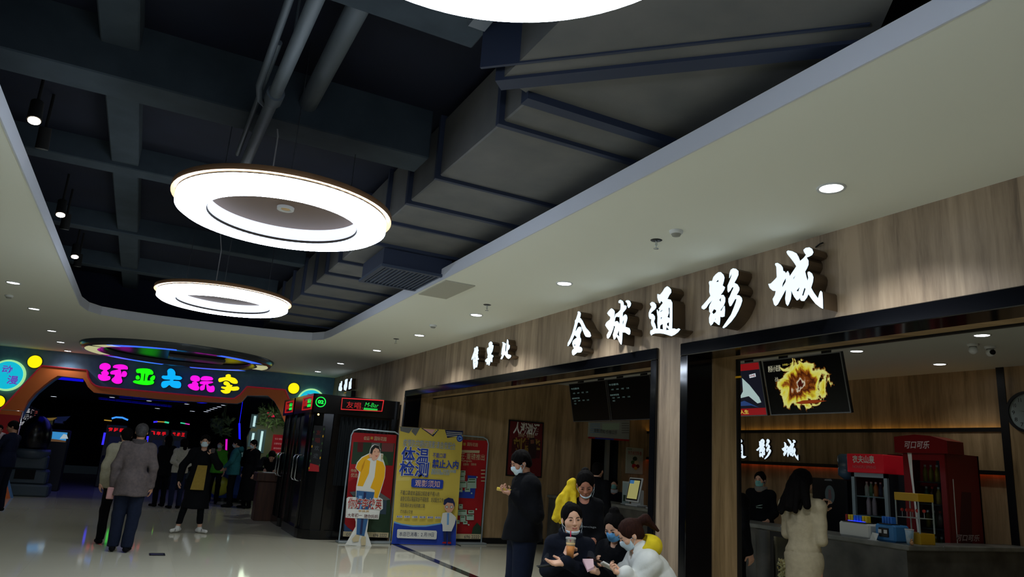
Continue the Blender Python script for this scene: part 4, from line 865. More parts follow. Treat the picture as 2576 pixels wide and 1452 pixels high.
screen(9.24, 8.16, 'black hanging timetable screen, wide middle one over the ticket counter', 'ticket office screens', rows)
screen(8.14, 7.25, 'black hanging screen cut off by the right jamb of the ticket opening', 'ticket office screens', rows)
# fiery explosion shown on a lit screen
FIRE = mat('screen_fire', (4, 4, 6), .2); N, L, B = nt(FIRE)
tc = N.new('ShaderNodeTexCoord'); sub = N.new('ShaderNodeVectorMath'); sub.operation = 'SUBTRACT'; sub.inputs[1].default_value = (0, .05, 0)
L.new(tc.outputs['Object'], sub.inputs[0]); ln = N.new('ShaderNodeVectorMath'); ln.operation = 'LENGTH'; sc_ = N.new('ShaderNodeVectorMath'); sc_.operation = 'MULTIPLY'; sc_.inputs[1].default_value = (0, .74, 1.02)
L.new(sub.outputs[0], sc_.inputs[0]); L.new(sc_.outputs[0], ln.inputs[0])
nz = N.new('ShaderNodeTexNoise'); nz.inputs['Scale'].default_value = 5.0; nz.inputs['Detail'].default_value = 8; nz.inputs['Distortion'].default_value = 1.4; L.new(tc.outputs['Object'], nz.inputs['Vector'])
e1 = N.new('ShaderNodeMath'); e1.operation = 'MULTIPLY_ADD'; e1.inputs[1].default_value = .42; e1.inputs[2].default_value = -.21; L.new(nz.outputs['Fac'], e1.inputs[0])
e2 = N.new('ShaderNodeMath'); e2.operation = 'ADD'; L.new(e1.outputs[0], e2.inputs[0]); L.new(ln.outputs['Value'], e2.inputs[1])
r = N.new('ShaderNodeValToRGB'); E_ = r.color_ramp.elements; E_[0].position = 0; E_[0].color = S((70, 16, 4)); E_[1].position = 1; E_[1].color = (0, 0, 0, 1)
for p_, c_ in ((.02, (220, 210, 180)), (.05, (130, 66, 16)), (.10, (60, 14, 4)), (.135, (150, 84, 20)), (.165, (214, 200, 50)), (.225, (220, 224, 130)), (.243, (120, 70, 10)), (.255, (0, 0, 0))): x = E_.new(p_); x.color = S(c_)
L.new(e2.outputs[0], r.inputs[0]); L.new(r.outputs[0], B.inputs['Emission Color']); B.inputs['Emission Strength'].default_value = .75
def fire(b, w_, h):
    b.plate([[(-w_, -h), (w_, -h), (w_, h), (-w_, h)]], None, .001, FIRE)
    sw = emis('screen_white', (200, 196, 170), .5)
    put_text(b, '刺杀小说家', -w_+.05, -w_+.24, h-.13, h-.055, .002, sw, .01, .3); put_text(b, '大年初一 热血开年', -w_+.27, -w_+.48, h-.075, h-.05, .002, emis('screen_gold', (220, 200, 80), .5), .01)
    put_text(b, '战', -w_+.13, -w_+.18, h-.24, h-.19, .002, sw, .0)
    b.plate([[(-.16, -h*.62), (-.05, -h*.54), (.12, -h*.54), (.26, -h*.6), (.1, -h*.66), (-.08, -h*.67)]], None, .002, emis('screen_ember', (160, 60, 10), .4))
    M = b
PG = mat('bezel_silver', (120, 122, 124), .4, .5)
screen(6.08, 5.01, 'lit hanging screen with fiery explosion picture over the snack counter', 'snack shop screens', fire, PG)
def girl_ad(b, w_, h):
    er = emis('ad_red', (150, 10, 20), .45); b.plate([[(-w_, -h), (w_, -h), (w_, h), (-w_, h)]], None, .001, emis('ad_dark', (14, 16, 34), .5))
    b.plate([[(-w_, h-.08), (w_, h-.08), (w_, h), (-w_, h)]], None, .002, er); b.plate([[(-w_, -h), (w_, -h), (w_, -h+.08), (-w_, -h+.08)]], None, .002, er)
    b.plate([[(.12, -.10), (.20, -.02), (.22, .14), (.32, .05), (.44, -.10), (.46, -.16), (.40, -.17), (.28, -.08)]], None, .002, emis('ad_sail', (180, 205, 205), .6))
    b.plate([[(-.1, -.12), (.02, .16), (.10, .2), (.16, .05), (.14, -.08), (.05, -.14)]], None, .002, emis('ad_figure', (150, 130, 110), .35))
    b.plate([[(.10, .18), (.16, .16), (.20, -.02), (.14, .02)]], None, .003, emis('ad_hair', (40, 22, 18), .3)); b.plate([[(.0, -.17), (.2, -.13), (.42, -.22), (.3, -.19), (.1, -.19)]], None, .003, emis('ad_blue', (40, 70, 130), .5))
    b.plate([[(.34, .13), (.44, .14), (.44, .18), (.34, .17)]], None, .003, emis('ad_white', (210, 225, 235), .7)); put_text(b, 'LIVE', .35, .43, .142, .168, .004, er, .03)
    put_text(b, '人生', .10, .24, -h+.015, -h+.065, .003, emis('screen_gold', (220, 200, 80), .5), .03)
screen(7.18, 6.12, 'lit hanging screen with red bands, half hidden by the wooden pillar', 'snack shop screens', girl_ad, PG)

# framed film poster on the ticket office wall
Yp = YE-.03; cv = cvY(Yp, 1240, 920, 2.73)
t = thing('framed_poster', 'dark red framed film poster on the wood wall behind the standing man', 'poster', onY(1325, 1125, Yp))
C4 = [cv(p) for p in ((90, 757), (335, 772), (350, 392), (113, 371))]
b = MB(PF(Yp)); b.plate([C4], -.028, 0); b.build('frame', BLK, t)
s = Sheet(PF(Yp), cv); s.poly([(98, 748), (328, 762), (342, 400), (120, 380)], DRD); s.poly([(135, 500), (330, 520), (320, 640), (125, 600)], pr('maroon', (60, 8, 12)))
s.text('人潮汹涌', (138, 468), (322, 402), WHP, .03, .15); s.text('大年初一 黑帮搞笑', (172, 490), (285, 472), CRM, .0); s.text('刘德华', (135, 590), (325, 505), pr('dull_gold', (140, 110, 44)), .04)
s.poly([(250, 500), (285, 495), (300, 560), (290, 640), (245, 640), (240, 560)], pr('dark_figure', (40, 20, 20))); s.poly([(256, 510), (280, 508), (282, 535), (258, 538)], pr('dim_skin', (120, 70, 50)))
s.b.build('poster_print', None, t)
# notice board and small notice near the back room
Yn = YE-.03; cv = cvY(Yn, 1240, 920, 2.73)
t = thing('notice_board', 'white printed notice board above the dark back room doorway', 'notice board', onY(1530, 1085, Yn))
b = MB(PF(Yn)); b.plate([[cv(p) for p in ((655, 488), (935, 518), (940, 378), (660, 388))]], -.028, 0); b.build('board', pr('pale_grey', (170, 180, 178)), t)
s = Sheet(PF(Yn), cv); s.poly([(655, 488), (655, 500), (935, 520), (935, 508)], RED); s.poly([(700, 494), (700, 504), (830, 512), (830, 502)], BLU); s.poly([(750, 398), (868, 394), (866, 440), (750, 442)], MNT)
for k in range(5): s.rect((665, 400+k*14), (735, 404+k*14), LBL)
for k in range(5): s.rect((882, 395+k*16), (932, 399+k*16), GRY)
s.text('观影须知 价格公示', (690, 460), (850, 448), TXTG); s.b.build('notice_print', None, t)
t = thing('small_poster', 'small white poster with red heading and potted arrangement picture beside the back room', 'poster', onY(1597, 1160, Yn))
b = MB(PF(Yn)); b.plate([[cv(p) for p in ((914, 740), (1028, 748), (1033, 570), (920, 560))]], -.028, 0); b.build('panel', pr('ivory', (176, 182, 164)), t)
s = Sheet(PF(Yn), cv); s.text('热烈祝贺新春', (928, 612), (1022, 592), RED, .03); s.text('新春特惠', (925, 580), (955, 568), GRP)
for (a_, b_, r_, m_) in ((975, 640, 16, DGR), (960, 665, 14, GRP), (985, 668, 16, CRM), (968, 690, 16, RED), (992, 692, 14, DRD), (978, 705, 12, GLD)): s.poly([(a_+r_*math.cos(i*PI/4), b_+r_*math.sin(i*PI/4)) for i in range(8)], m_)
s.b.build('poster_print', None, t)

# things on the ticket counter
ZT = .985
def xbox(X, a, c, depth, z0=None):   # box standing at depth plane X, seen between two photograph points (upper left, lower right)
    p, q = onX(a[0], a[1], X), onX(c[0], c[1], X)
    return X, X+depth, q.y, p.y, (q.z if z0 is None else z0), p.z
t = thing('ticket_terminal', 'white payment terminal with tilted yellow-lit screen on the ticket counter', 'terminal', (7.95, 10.35, ZT))
c0 = onX(1594, 1232, 7.9)
M_ = frame_from(c0, (0, -1, .0), Vector((.22, 0, 1)))
b = MB(M_); b.box(-.19, .19, -.21, .21, -.03, 0, bev=.01); b.build('screen_frame', WHITE, t)
b = MB(M_); b.plate([[(-.165, -.185), (.165, -.185), (.165, .185), (-.165, .185)]], .001, .004, BLK); b.plate([[(-.14, -.16), (.14, -.16), (.14, .16), (-.14, .16)]], .004, .006, emis('terminal_screen', (196, 190, 120), .35)); b.plate([[(-.14, .10), (-.02, .10), (-.02, .16), (-.14, .16)]], .006, .008, emis('terminal_blue', (70, 130, 190), .35)); b.build('touch_screen', None, t)
b = MB(); b.box(c0.x+.02, c0.x+.10, c0.y-.17, c0.y+.1, ZT, c0.z, bev=.01); b.box(c0.x-.08, c0.x+.16, c0.y-.2, c0.y+.14, ZT, ZT+.03, bev=.01); b.build('stand', WHITE, t)
t = thing('flyer_holder', 'white standing flyer holder left of the payment terminal on the ticket counter', 'holder', (8.05, 10.8, ZT))
y_ = onX(1575, 1250, 8.05).y; b = MB(); b.box(8.05, 8.07, y_-.10, y_+.12, ZT, ZT+.40); b.box(8.02, 8.12, y_-.10, y_+.12, ZT, ZT+.012); b.build('acrylic_stand', mat('acrylic', (170, 182, 178), .3), t)
s = Sheet(PX(8.045), None); s.b.plate([[(-y_-.10, ZT+.03), (-y_+.08, ZT+.03), (-y_+.08, ZT+.37), (-y_-.10, ZT+.37)]], None, .001, pr('flyer', (150, 170, 168))); s.b.plate([[(-y_-.08, ZT+.05), (-y_+.06, ZT+.05), (-y_+.06, ZT+.16), (-y_-.08, ZT+.16)]], None, .002, DGR); s.b.build('flyer', None, t)
t = thing('paper_box', 'stack of white cards in a box right of the payment terminal', 'box', (8.1, 9.98, ZT))
b = MB(); b.box(8.02, 8.22, 9.86, 10.08, ZT, ZT+.34, bev=.005); b.build('box_body', mat('card_box', (150, 158, 156), .6), t); b = MB(); b.box(8.015, 8.02, 9.88, 10.05, ZT+.04, ZT+.3); b.build('label_sheet', pr('flyer', (150, 170, 168)), t)
b = MB(); b.box(7.80, 7.95, 9.95, 10.15, ZT, ZT+.015, bev=.003); b.build('paper_sheet', PAPER, None, 'loose white paper at the near end of the ticket counter', 'paper')

# snack counter things
def station(X, y0, y1, h, body, label, banks, nm='power_bank_station'):
    t = thing(nm, label, 'charging station', (X+.12, (y0+y1)/2, ZT))
    b = MB(); b.box(X, X+.26, y1, y0, ZT, ZT+h, bev=.02); b.build('body', body, t)
    b = MB(); b.box(X+.01, X+.16, y1+.05, y0-.05, ZT+h, ZT+h+.01); b.build('slot_panel', BLK, t)
    for k, m_ in enumerate(banks):
        w_ = (y0-y1-.12)/len(banks); y = y0-.06-k*w_
        b = MB(); b.box(X+.05, X+.12, y-w_*.8, y, ZT+h+.005, ZT+h+.085, bev=.004); b.build('power_bank', m_, t)
    return t
PBY = mat('bank_yellow', (226, 196, 20), .4); PBB = mat('bank_blue', (40, 120, 220), .4)
station(7.82, 6.36, 5.93, .17, mat('station_white', (206, 208, 200), .4), 'white power bank station with yellow and blue banks on the snack counter', [mat('bank_red', (150, 20, 20), .4), PBY, PBY, PBB, PBB, PBB, PBY, PBY])
b = MB(); b.box(7.85, 7.87, 6.02, 6.25, ZT+.185, ZT+.19); b.build('blue_glow_strip', emis('blue_glow', (40, 60, 255), 1.5), bpy.data.objects['power_bank_station'])
t = station(7.84, 5.88, 5.62, .19, mat('station_blue', (60, 130, 190), .4), 'blue power bank station beside the white one on the snack counter', [PBB, PBB, PBB, PBB])
b = MB(); b.box(7.825, 7.845, 5.70, 5.82, ZT+.05, ZT+.15, bev=.004); b.build('front_screen', BLK, t)
for y in (5.80, 5.73): b = MB(); b.box(7.82, 7.826, y-.02, y+.02, ZT+.09, ZT+.13); b.build('icon', WHITE, t)
b = MB(); b.box(7.76, 7.80, 5.80, 5.92, ZT, ZT+.004); b.add([(7.75, 5.80, ZT+.004), (7.77, 5.86, ZT+.09), (7.80, 5.92, ZT+.004), (7.80, 5.80, ZT+.08)], [(0, 1, 2), (0, 3, 1)]); b.build('crumpled_tissue', PAPER, None, 'crumpled white tissue in front of the blue power bank station', 'tissue')
# lollipop display tower
X_, ya, yb = 8.08, 5.78, 5.48
t = thing('lollipop_display', 'clear display tower with yellow top and base and red lollipops on the snack counter', 'display stand', (8.1, 5.61, ZT))
YT = mat('display_yellow', (206, 160, 20), .45)
b = MB(); b.box(X_, X_+.26, yb, ya, ZT+.0, ZT+.12, bev=.004); b.build('yellow_base', YT, t)
b = MB(); b.box(X_, X_+.28, yb, ya, ZT+.47, ZT+.56, bev=.004); b.build('yellow_top', YT, t)
for k, (x, y) in enumerate(((X_+.01, ya-.01), (X_+.01, yb+.01), (X_+.27, ya-.01), (X_+.27, yb+.01))): b = MB(); b.box(x-.006, x+.006, y-.006, y+.006, ZT+.12, ZT+.47); b.build('corner_post', mat('acrylic'), t)
b = MB(); b.box(X_+.01, X_+.27, yb+.01, ya-.01, ZT+.28, ZT+.286); b.build('shelf', mat('acrylic'), t)
lp = thing('lollipop', 'red lollipop at the left of the front row in the yellow-topped display tower', 'lollipop', (X_+.06, ya-.05, ZT+.286), 'lollipops in the display tower')
b = MB().tube([(X_+.06, ya-.05, ZT+.286), (X_+.06, ya-.05, ZT+.35)], .003, 5); b.build('stick', WHITE, lp)
b = MB().sphere((X_+.06, ya-.05, ZT+.365), .020, 10); b.build('candy', mat('candy_red', (200, 60, 50), .3), lp)
for k, (dx, dy) in enumerate(((0, -.06), (0, -.13), (0, -.19), (.1, -.03), (.1, -.12), (.12, -.19))): dup(lp, (dx, dy, 0), 'red lollipop, %s of the %s row in the yellow-topped display tower' % (('second', 'third', 'last', 'first', 'middle', 'last')[k], 'front' if k < 3 else 'back'))
# paper cup and small gold ornament
t = thing('paper_cup', 'tall white and blue paper cup on the right of the snack counter', 'cup', (7.9, 5.44, ZT))
c = (7.86, 5.46, ZT); b = MB(); b.lathe([(.0005, 0), (.032, 0), (.046, .165), (.043, .165), (.0305, .004)], c, 24); b.build('cup_body', noisy('cup_print', (196, 206, 208), (120, 160, 180), .5, nscale=14), t)
b = MB(); b.lathe([(.047, .16), (.049, .168), (.045, .17)], c, 24); b.build('rim', WHITE, t)
b = MB(); b.sphere((7.83, 5.42, ZT+.025), (.022, .022, .025), 10); b.sphere((7.83, 5.42, ZT+.055), .014, 8); b.build('gold_ornament', GOLD, None, 'tiny gold ornament beside the paper cup on the snack counter', 'ornament')
t = thing('menu_tray', 'white card lying at the left end of the snack counter', 'card', (7.9, 6.9, ZT)); b = MB(); b.box(7.80, 8.1, 6.95, 7.25, ZT, ZT+.02, bev=.004); b.build('card_sheet', PAPER, t)

# fridges
XF = 9.2
def bottle(x, y, z, h, r, m_, cap, label, group):
    t = thing('drink_bottle', label, 'bottle', (x, y, z), group)
    b = MB(); b.lathe([(.0005, 0), (r, 0.003), (r, h*.62), (r*.45, h*.82), (r*.42, h*.9)], (x, y, z), 12); b.build('bottle_body', m_, t)
    b = MB(); b.lathe([(r*.48, h*.88), (r*.48, h), (.0005, h)], (x, y, z), 10); b.build('cap', cap, t); return t
FW = mat('fridge_pale', (140, 156, 160), .4); FRD = mat('fridge_red', (120, 10, 18), .35); FIN = mat('fridge_inside', (40, 46, 52), .6); COKE = mat('cola_red', (112, 8, 14), .3)
a_, c_ = onX(2128, 1141, XF), onX(2222, 1192, XF)
t = thing('drinks_fridge', 'pale drinks fridge with bright red header sign 农夫山泉 behind the snack counter', 'fridge', (XF+.3, (a_.y+c_.y)/2, 0))
y1, y0 = a_.y-.04, c_.y-.02
b = MB(); b.box(XF+.01, XF+.62, c_.y, a_.y, c_.z, a_.z, bev=.01); b.build('header_sign', emis('header_red', (190, 20, 36), .10), t)
b = MB(PX(XF+.008)); u0, u1 = -a_.y, -c_.y; W_ = u1-u0; put_text(b, '农夫山泉', u0+W_*.17, u0+W_*.78, c_.z+.13, c_.z+.24, .003, WHP, .03); put_text(b, 'NONGFU SPRING', u0+W_*.17, u0+W_*.80, c_.z+.06, c_.z+.10, .003, pr('pale_red', (190, 110, 110)), .02); b.build('header_lettering', None, t)
b = MB(); b.box(XF+.04, XF+.08, y1-.05, y1, .1, c_.z); b.box(XF+.04, XF+.08, y0, y0+.05, .1, c_.z); b.box(XF+.04, XF+.08, y0, y1, c_.z-.06, c_.z); b.box(XF+.04, XF+.08, y0, y1, .05, .2); b.build('door_frame', FW, t)
b = MB(); b.box(XF+.58, XF+.62, y0, y1, .05, c_.z); b.box(XF+.08, XF+.6, y0, y0+.02, .05, c_.z); b.box(XF+.08, XF+.6, y1-.02, y1, .05, c_.z); b.box(XF+.08, XF+.6, y0, y1, .05, .1); b.build('cabinet', FIN, t)
shz = [onX(2170, 1247, XF+.3).z, onX(2170, 1294, XF+.3).z, .75, .45]
for z in shz: b = MB(); b.box(XF+.1, XF+.57, y0+.03, y1-.03, z-.015, z); b.build('shelf', FW, t)
b = MB(); b.box(XF+.045, XF+.055, y0+.05, y1-.05, .2, c_.z-.06); b.build('door_glass', GLASS, t)
CANS = [mat('can_white', (200, 200, 190), .4), mat('can_green', (90, 130, 90), .4), mat('can_orange', (200, 120, 60), .4), mat('can_navy', (60, 70, 100), .4)]
for k in range(7):
    y = y1-.09-k*.073
    bottle(XF+.25, y, shz[0], .20, .03, CANS[k % 4], WHITE, ('white', 'green', 'orange', 'dark blue')[k % 4]+' drink bottle, %s from the left on the upper shelf of the pale fridge' % ('first', 'second', 'third', 'fourth', 'fifth', 'sixth', 'seventh')[k], 'drinks on the upper shelf of the pale fridge')
for k, y in enumerate((y1-.11, y1-.20)): bottle(XF+.25, y, shz[1], .30, .032, mat('milk_pink', (220, 190, 196), .4), WHITE, 'pink and white tall bottle on the lower fridge shelf, %s of two' % ('left', 'right')[k], 'tall pink bottles in the pale fridge')
bottle(XF+.25, y0+.10, shz[1], .24, .05, mat('jar_red', (170, 90, 90), .4), WHITE, 'wide red and white bottle at the right of the lower fridge shelf', 'wide bottle')
# narrow dark red fridge between
XN = XF+.46; a_, c_ = onX(2228, 1142, XN+.2), onX(2268, 1142, XN+.2)
t = thing('narrow_fridge', 'dark red narrow fridge squeezed between the pale fridge and the cola fridge', 'fridge', (XF+.5, (a_.y+c_.y)/2, 0))
b = MB(); b.box(XN+.22, XN+.6, c_.y, a_.y, 0.0, a_.z, bev=.01); b.build('cabinet', mat('fridge_dark_red', (90, 12, 18), .4), t)
b = MB(); b.box(XN+.19, XN+.22, c_.y, c_.y+.05, .1, a_.z-.06); b.box(XN+.19, XN+.22, c_.y+.05, a_.y, a_.z-.52, a_.z-.48); b.build('door_trim', FW, t)
b = MB(); b.box(XN+.2, XN+.22, c_.y+.05, a_.y-.04, .2, a_.z-.52); b.build('door_glass', mat('dark_glass', (18, 24, 26), .08), t)
# cola fridge
y1, y0 = 6.42, 5.85; zt_ = 2.07
t = thing('cola_fridge', 'tall red cola fridge with glass door and white stripe behind the snack counter', 'fridge', (XF+.35, 6.13, 0))
b = MB(); b.box(XF+.04, XF+.72, y0, y0+.03, .05, zt_); b.box(XF+.04, XF+.72, y1-.03, y1, .05, zt_); b.box(XF+.69, XF+.72, y0, y1, .05, zt_); b.box(XF+.04, XF+.72, y0, y1, .0, .3); b.build('cabinet', COKE, t)
hp = [(y1+.1, 2.06), (y1+.1, 2.27), (y1-.2, 2.30), (y0+.15, 2.28), (y0-.06, 2.22), (y0-.06, 2.06)]
b = MB(PX(XF-.02)); b.plate([[(-p[0], p[1]) for p in hp][::-1]], -.34, 0); b.build('header', COKE, t)
b = MB(PX(XF-.02)); put_text(b, '可口可乐', -y1+.05, -y1+.40, 2.115, 2.215, .003, pr('cola_letter', (196, 180, 176)), .02, .25); b.build('header_lettering', None, t)
b = MB(PX(XF)); o_ = [(-y1, .2), (-y0, .2), (-y0, zt_), (-y1, zt_)]; h_ = [(-y1+.13, .35), (-y1+.13, zt_-.1), (-y0-.07, zt_-.1), (-y0-.07, .35)]; b.plate([o_, h_], -.03, 0); b.build('door_frame', COKE, t)
b = MB(PX(XF)); b.plate([[(-y1+.07, zt_), (-y1+.13, zt_), (-y1+.13, zt_-.3), (-y1+.175, .95), (-y1+.15, .93), (-y1+.11, zt_-.45)]], .001, .003); b.build('white_stripe', WHP, t)
b = MB(); b.box(XF+.01, XF+.02, y0+.07, y1-.13, .35, zt_-.1); b.build('door_glass', GLASS, t)
b = MB(); b.box(XF+.66, XF+.69, y0+.03, y1-.03, .3, zt_); b.build('inner_back', FIN, t)
FS = [.45, .80, 1.12, 1.42, 1.70]
for z in FS: b = MB(); b.box(XF+.06, XF+.66, y0+.04, y1-.04, z-.012, z); b.build('shelf', FIN, t)
DK = [mat('cola_dark', (50, 22, 18), .25), mat('tea_yellow', (140, 120, 30), .3), mat('sprite_green', (36, 80, 50), .3)]
for si, z in enumerate(FS[1:]):
    for k in range(5):
        m_ = DK[1] if si == 3 else DK[(k+si) % 3]
        bottle(XF+.2, y1-.17-k*.082, z, .22, .030, m_, (MATS['candy_red'] if m_ is DK[0] else WHITE), '%s bottle from the left on the %s glass-door shelf of the red cola fridge' % (('first', 'second', 'third', 'fourth', 'fifth')[k], ('lowest', 'second', 'third', 'top')[si]), 'bottles on the %s shelf of the cola fridge' % ('lowest', 'second', 'third', 'top')[si])
b = MB(PF(y0)); put_text(b, '可口可乐', XF+.12, XF+.60, 1.0, 1.08, .003, pr('cola_letter'), .02, .25); b.plate([[(XF+.12, .6), (XF+.14, .6), (XF+.15, 1.75), (XF+.13, 1.75)]], None, .003, WHP); b.plate([[(XF+.22, .5), (XF+.4, .5), (XF+.46, 1.2), (XF+.5, 1.6), (XF+.3, 1.6), (XF+.2, 1.1)]], None, .002, pr('bottle_art', (70, 18, 20))); b.build('side_decal', None, t)
# black machine with oval badge, and the water jug on it
c0 = onX(2088, 1245, 9.3); t = thing('coffee_machine', 'black drinks machine with pale oval badge behind the snack counter', 'machine', (9.5, c0.y, 0))
ya, yb = onX(2040, 1210, 9.3).y, onX(2128, 1210, 9.3).y; zt_ = onX(2088, 1204, 9.3).z
b = MB(); b.box(9.3, 9.8, yb, ya, 0, zt_, bev=.02); b.build('housing', mat('machine_black', (12, 13, 18), .3), t)
b = MB(PX(9.3)); b.plate([[(-c0.y+.085*math.cos(i*PI/10), c0.z+.135*math.sin(i*PI/10)) for i in range(20)]], .001, .004, pr('badge_grey', (90, 104, 104))); b.plate([[(-c0.y-.03, c0.z-.06), (-c0.y+.03, c0.z-.06), (-c0.y+.02, c0.z+.07), (-c0.y-.02, c0.z+.08)]], .004, .005, pr('badge_dim', (110, 80, 80))); b.plate([[(-c0.y-.09, c0.z+.2), (-c0.y+.05, c0.z+.2), (-c0.y+.03, c0.z+.23), (-c0.y-.08, c0.z+.22)]], .001, .004, GRY); b.build('oval_badge', None, t)
j = onX(2118, 1190, 9.4); t = thing('water_jug', 'upturned translucent blue water jug on the black drinks machine', 'water jug', (9.5, j.y, zt_))
b = MB(); b.lathe([(.05, 0), (.13, .06), (.13, .16), (.12, .18), (.13, .20), (.13, .34), (.10, .37), (.0005, .375)], (9.52, j.y, zt_), 24); b.build('jug_body', mat('jug_blue', (70, 96, 116), .15, spec=.6), t)
# shop clock
c0 = onX(2588, 1037, XB-.03); t = thing('wall_clock', 'round black rimmed wall clock cut off by the right edge of the photo', 'clock', c0)
rC = .27; F_ = PX(XB-.03)
b = MB(F_); b.plate([circ(-c0.y, c0.z, rC, 40), circ(-c0.y, c0.z, rC*.87, 40)[::-1]], .0, .03); b.build('rim', BLK, t)
b = MB(F_); b.plate([circ(-c0.y, c0.z, rC*.87, 40)], .0, .006, pr('clock_face', (140, 152, 150)))
for k in range(12):
    a = PI/2-k*PI/6; put_text(b, str(k or 12), -c0.y+rC*.68*math.cos(a)-.018, -c0.y+rC*.68*math.cos(a)+.018, c0.z+rC*.68*math.sin(a)-.025, c0.z+rC*.68*math.sin(a)+.025, .008, BLKP)
b.build('face', None, t)
b = MB(F_); b.plate([[(-c0.y-.005, c0.z), (-c0.y+.005, c0.z), (-c0.y+.08, c0.z+.13), (-c0.y+.07, c0.z+.135)]], .009, .012); b.plate([[(-c0.y, c0.z-.004), (-c0.y, c0.z+.004), (-c0.y-.12, c0.z+.02)]], .009, .012); b.build('hand', BLK, t)
# ceiling cameras
for k, (px, py) in enumerate(((2447, 866), (2490, 872))):
    q = onZ(px, py, ZI); t = thing('security_camera', 'white %s camera on the snack shop ceiling, %s of two' % (('dome', 'left'), ('turret', 'right with dark lens'))[k], 'camera', (q.x, q.y, ZI), 'ceiling cameras')
    b = MB(); b.lathe([(.06, 0), (.06, -.02), (.04, -.03)], tuple(q), 20); b.build('mount', WHITE, t)
    b = MB(); b.sphere((q.x, q.y, ZI-.07), .05, 14); b.build('eyeball', WHITE, t)
    if k: b = MB(); d = (CAMC-Vector((q.x, q.y, ZI-.07))).normalized(); d.y -= .9; d.normalize(); b.tube([Vector((q.x, q.y, ZI-.07))+d*.03, Vector((q.x, q.y, ZI-.07))+d*.056], .03, 14); b.build('lens', BLKG, t)
# yellow tab on the pillar
q = onX(1861, 949, XW+.56); b = MB(); b.box(q.x-.0, q.x+.01, q.y-.012, q.y+.06, q.z-.006, q.z+.012); b.build('yellow_sticker', JKT, None, 'small yellow sticker on the black edge left of the hanging screens', 'sticker')
q = onX(866, 989, 4.49); b = MB(); b.box(4.46, 4.5, q.y-.5, q.y-.1, q.z-.02, q.z+.01); b.build('yellow_label', JKT, None, 'tiny yellow strip under the far small white characters', 'label')
q = onX(886, 993, 4.49); b = MB(); b.box(4.40, 4.5, q.y-.25, q.y+.25, q.z-.55, q.z+.08, bev=.01); b.build('wall_speaker', BLK, None, 'black box on the wood wall just above the singing booth', 'box')
# ================================================================ INSIDE THE ARCADE
LB = emis('blue_light', (20, 20, 255), 1.1); LBD = emis('blue_dim', (12, 8, 215), .9)
def strip(p, q, w_, m_, label, z=3.0, name='led_strip', cat='light strip'):
    a, c = onZ(p[0], p[1], z), onZ(q[0], q[1], z); d = (c-a).normalized(); n = Vector((-d.y, d.x, 0))*w_
    b = MB(); b.add([a-n, c-n, c+n, a+n], [(0, 1, 2, 3)]); b.add([v+Vector((0, 0, .05)) for v in (a-n, c-n, c+n, a+n)], [(3, 2, 1, 0)])
    o = b.build(name, m_, None, label, cat, 'coloured lights on the arcade ceiling'); return o
strip((250, 1004), (430, 1024), .10, LBD, 'long dim blue light band across the arcade ceiling', 2.98)
strip((500, 1014), (516, 1014), .10, LB, 'short bright blue lamp near the middle of the arcade ceiling', 2.98)
strip((300, 1001), (470, 1013), .05, LBD, 'thin blue light line along the arcade ceiling beam', 2.98)
b = MB(); a, c = onZ(140, 952, 2.95), onZ(212, 958, 2.95); b.box(a.x, c.x, 21.3, 22.4, 2.90, 2.95); b.build('ceiling_light_box', LBD, None, 'blue lit ceiling panel just inside the left of the arcade arch', 'light panel')
small = [(135, 998), (282, 1000), (375, 1009), (470, 1017), (396, 1028), (484, 1035), (518, 1036), (525, 1033), (533, 1030), (541, 1027), (551, 1024), (562, 1020), (627, 995)]
nmz = ['far left one by the arch', 'left one above the long blue band', 'one above the thin blue line', 'one over the middle', 'one low in the middle', 'one left of the slanting row', 'first of the slanting row', 'second of the slanting row', 'third of the slanting row', 'fourth of the slanting row', 'fifth of the slanting row', 'last of the slanting row', 'right one below the arch']
for k, p in enumerate(small):
    q = onZ(p[0], p[1], 2.99); t = thing('arcade_downlight', 'small white light on the arcade ceiling, '+nmz[k], 'ceiling light', q, 'small lights on the arcade ceiling')
    r_ = .07*q.y/24; b = MB(); b.lathe([(r_+.02, 0), (r_+.02, .04)], tuple(q), 16); b.build('rim', WHITE, t)
    b = MB(); b.lathe([(.001, 0), (r_, 0)], tuple(q), 16)
    for i, f in enumerate(b.f): b.f[i] = f[::-1]
    b.build('lens', emis('small_lens', (235, 245, 255), 2.5), t)
RL = emis('led_red', (235, 20, 30), .7); BLb = emis('bar_blue', (60, 50, 255), .9); GLb = emis('bar_green', (40, 255, 60), .8)
CAB = mat('cabinet_dark', (16, 18, 24), .35)
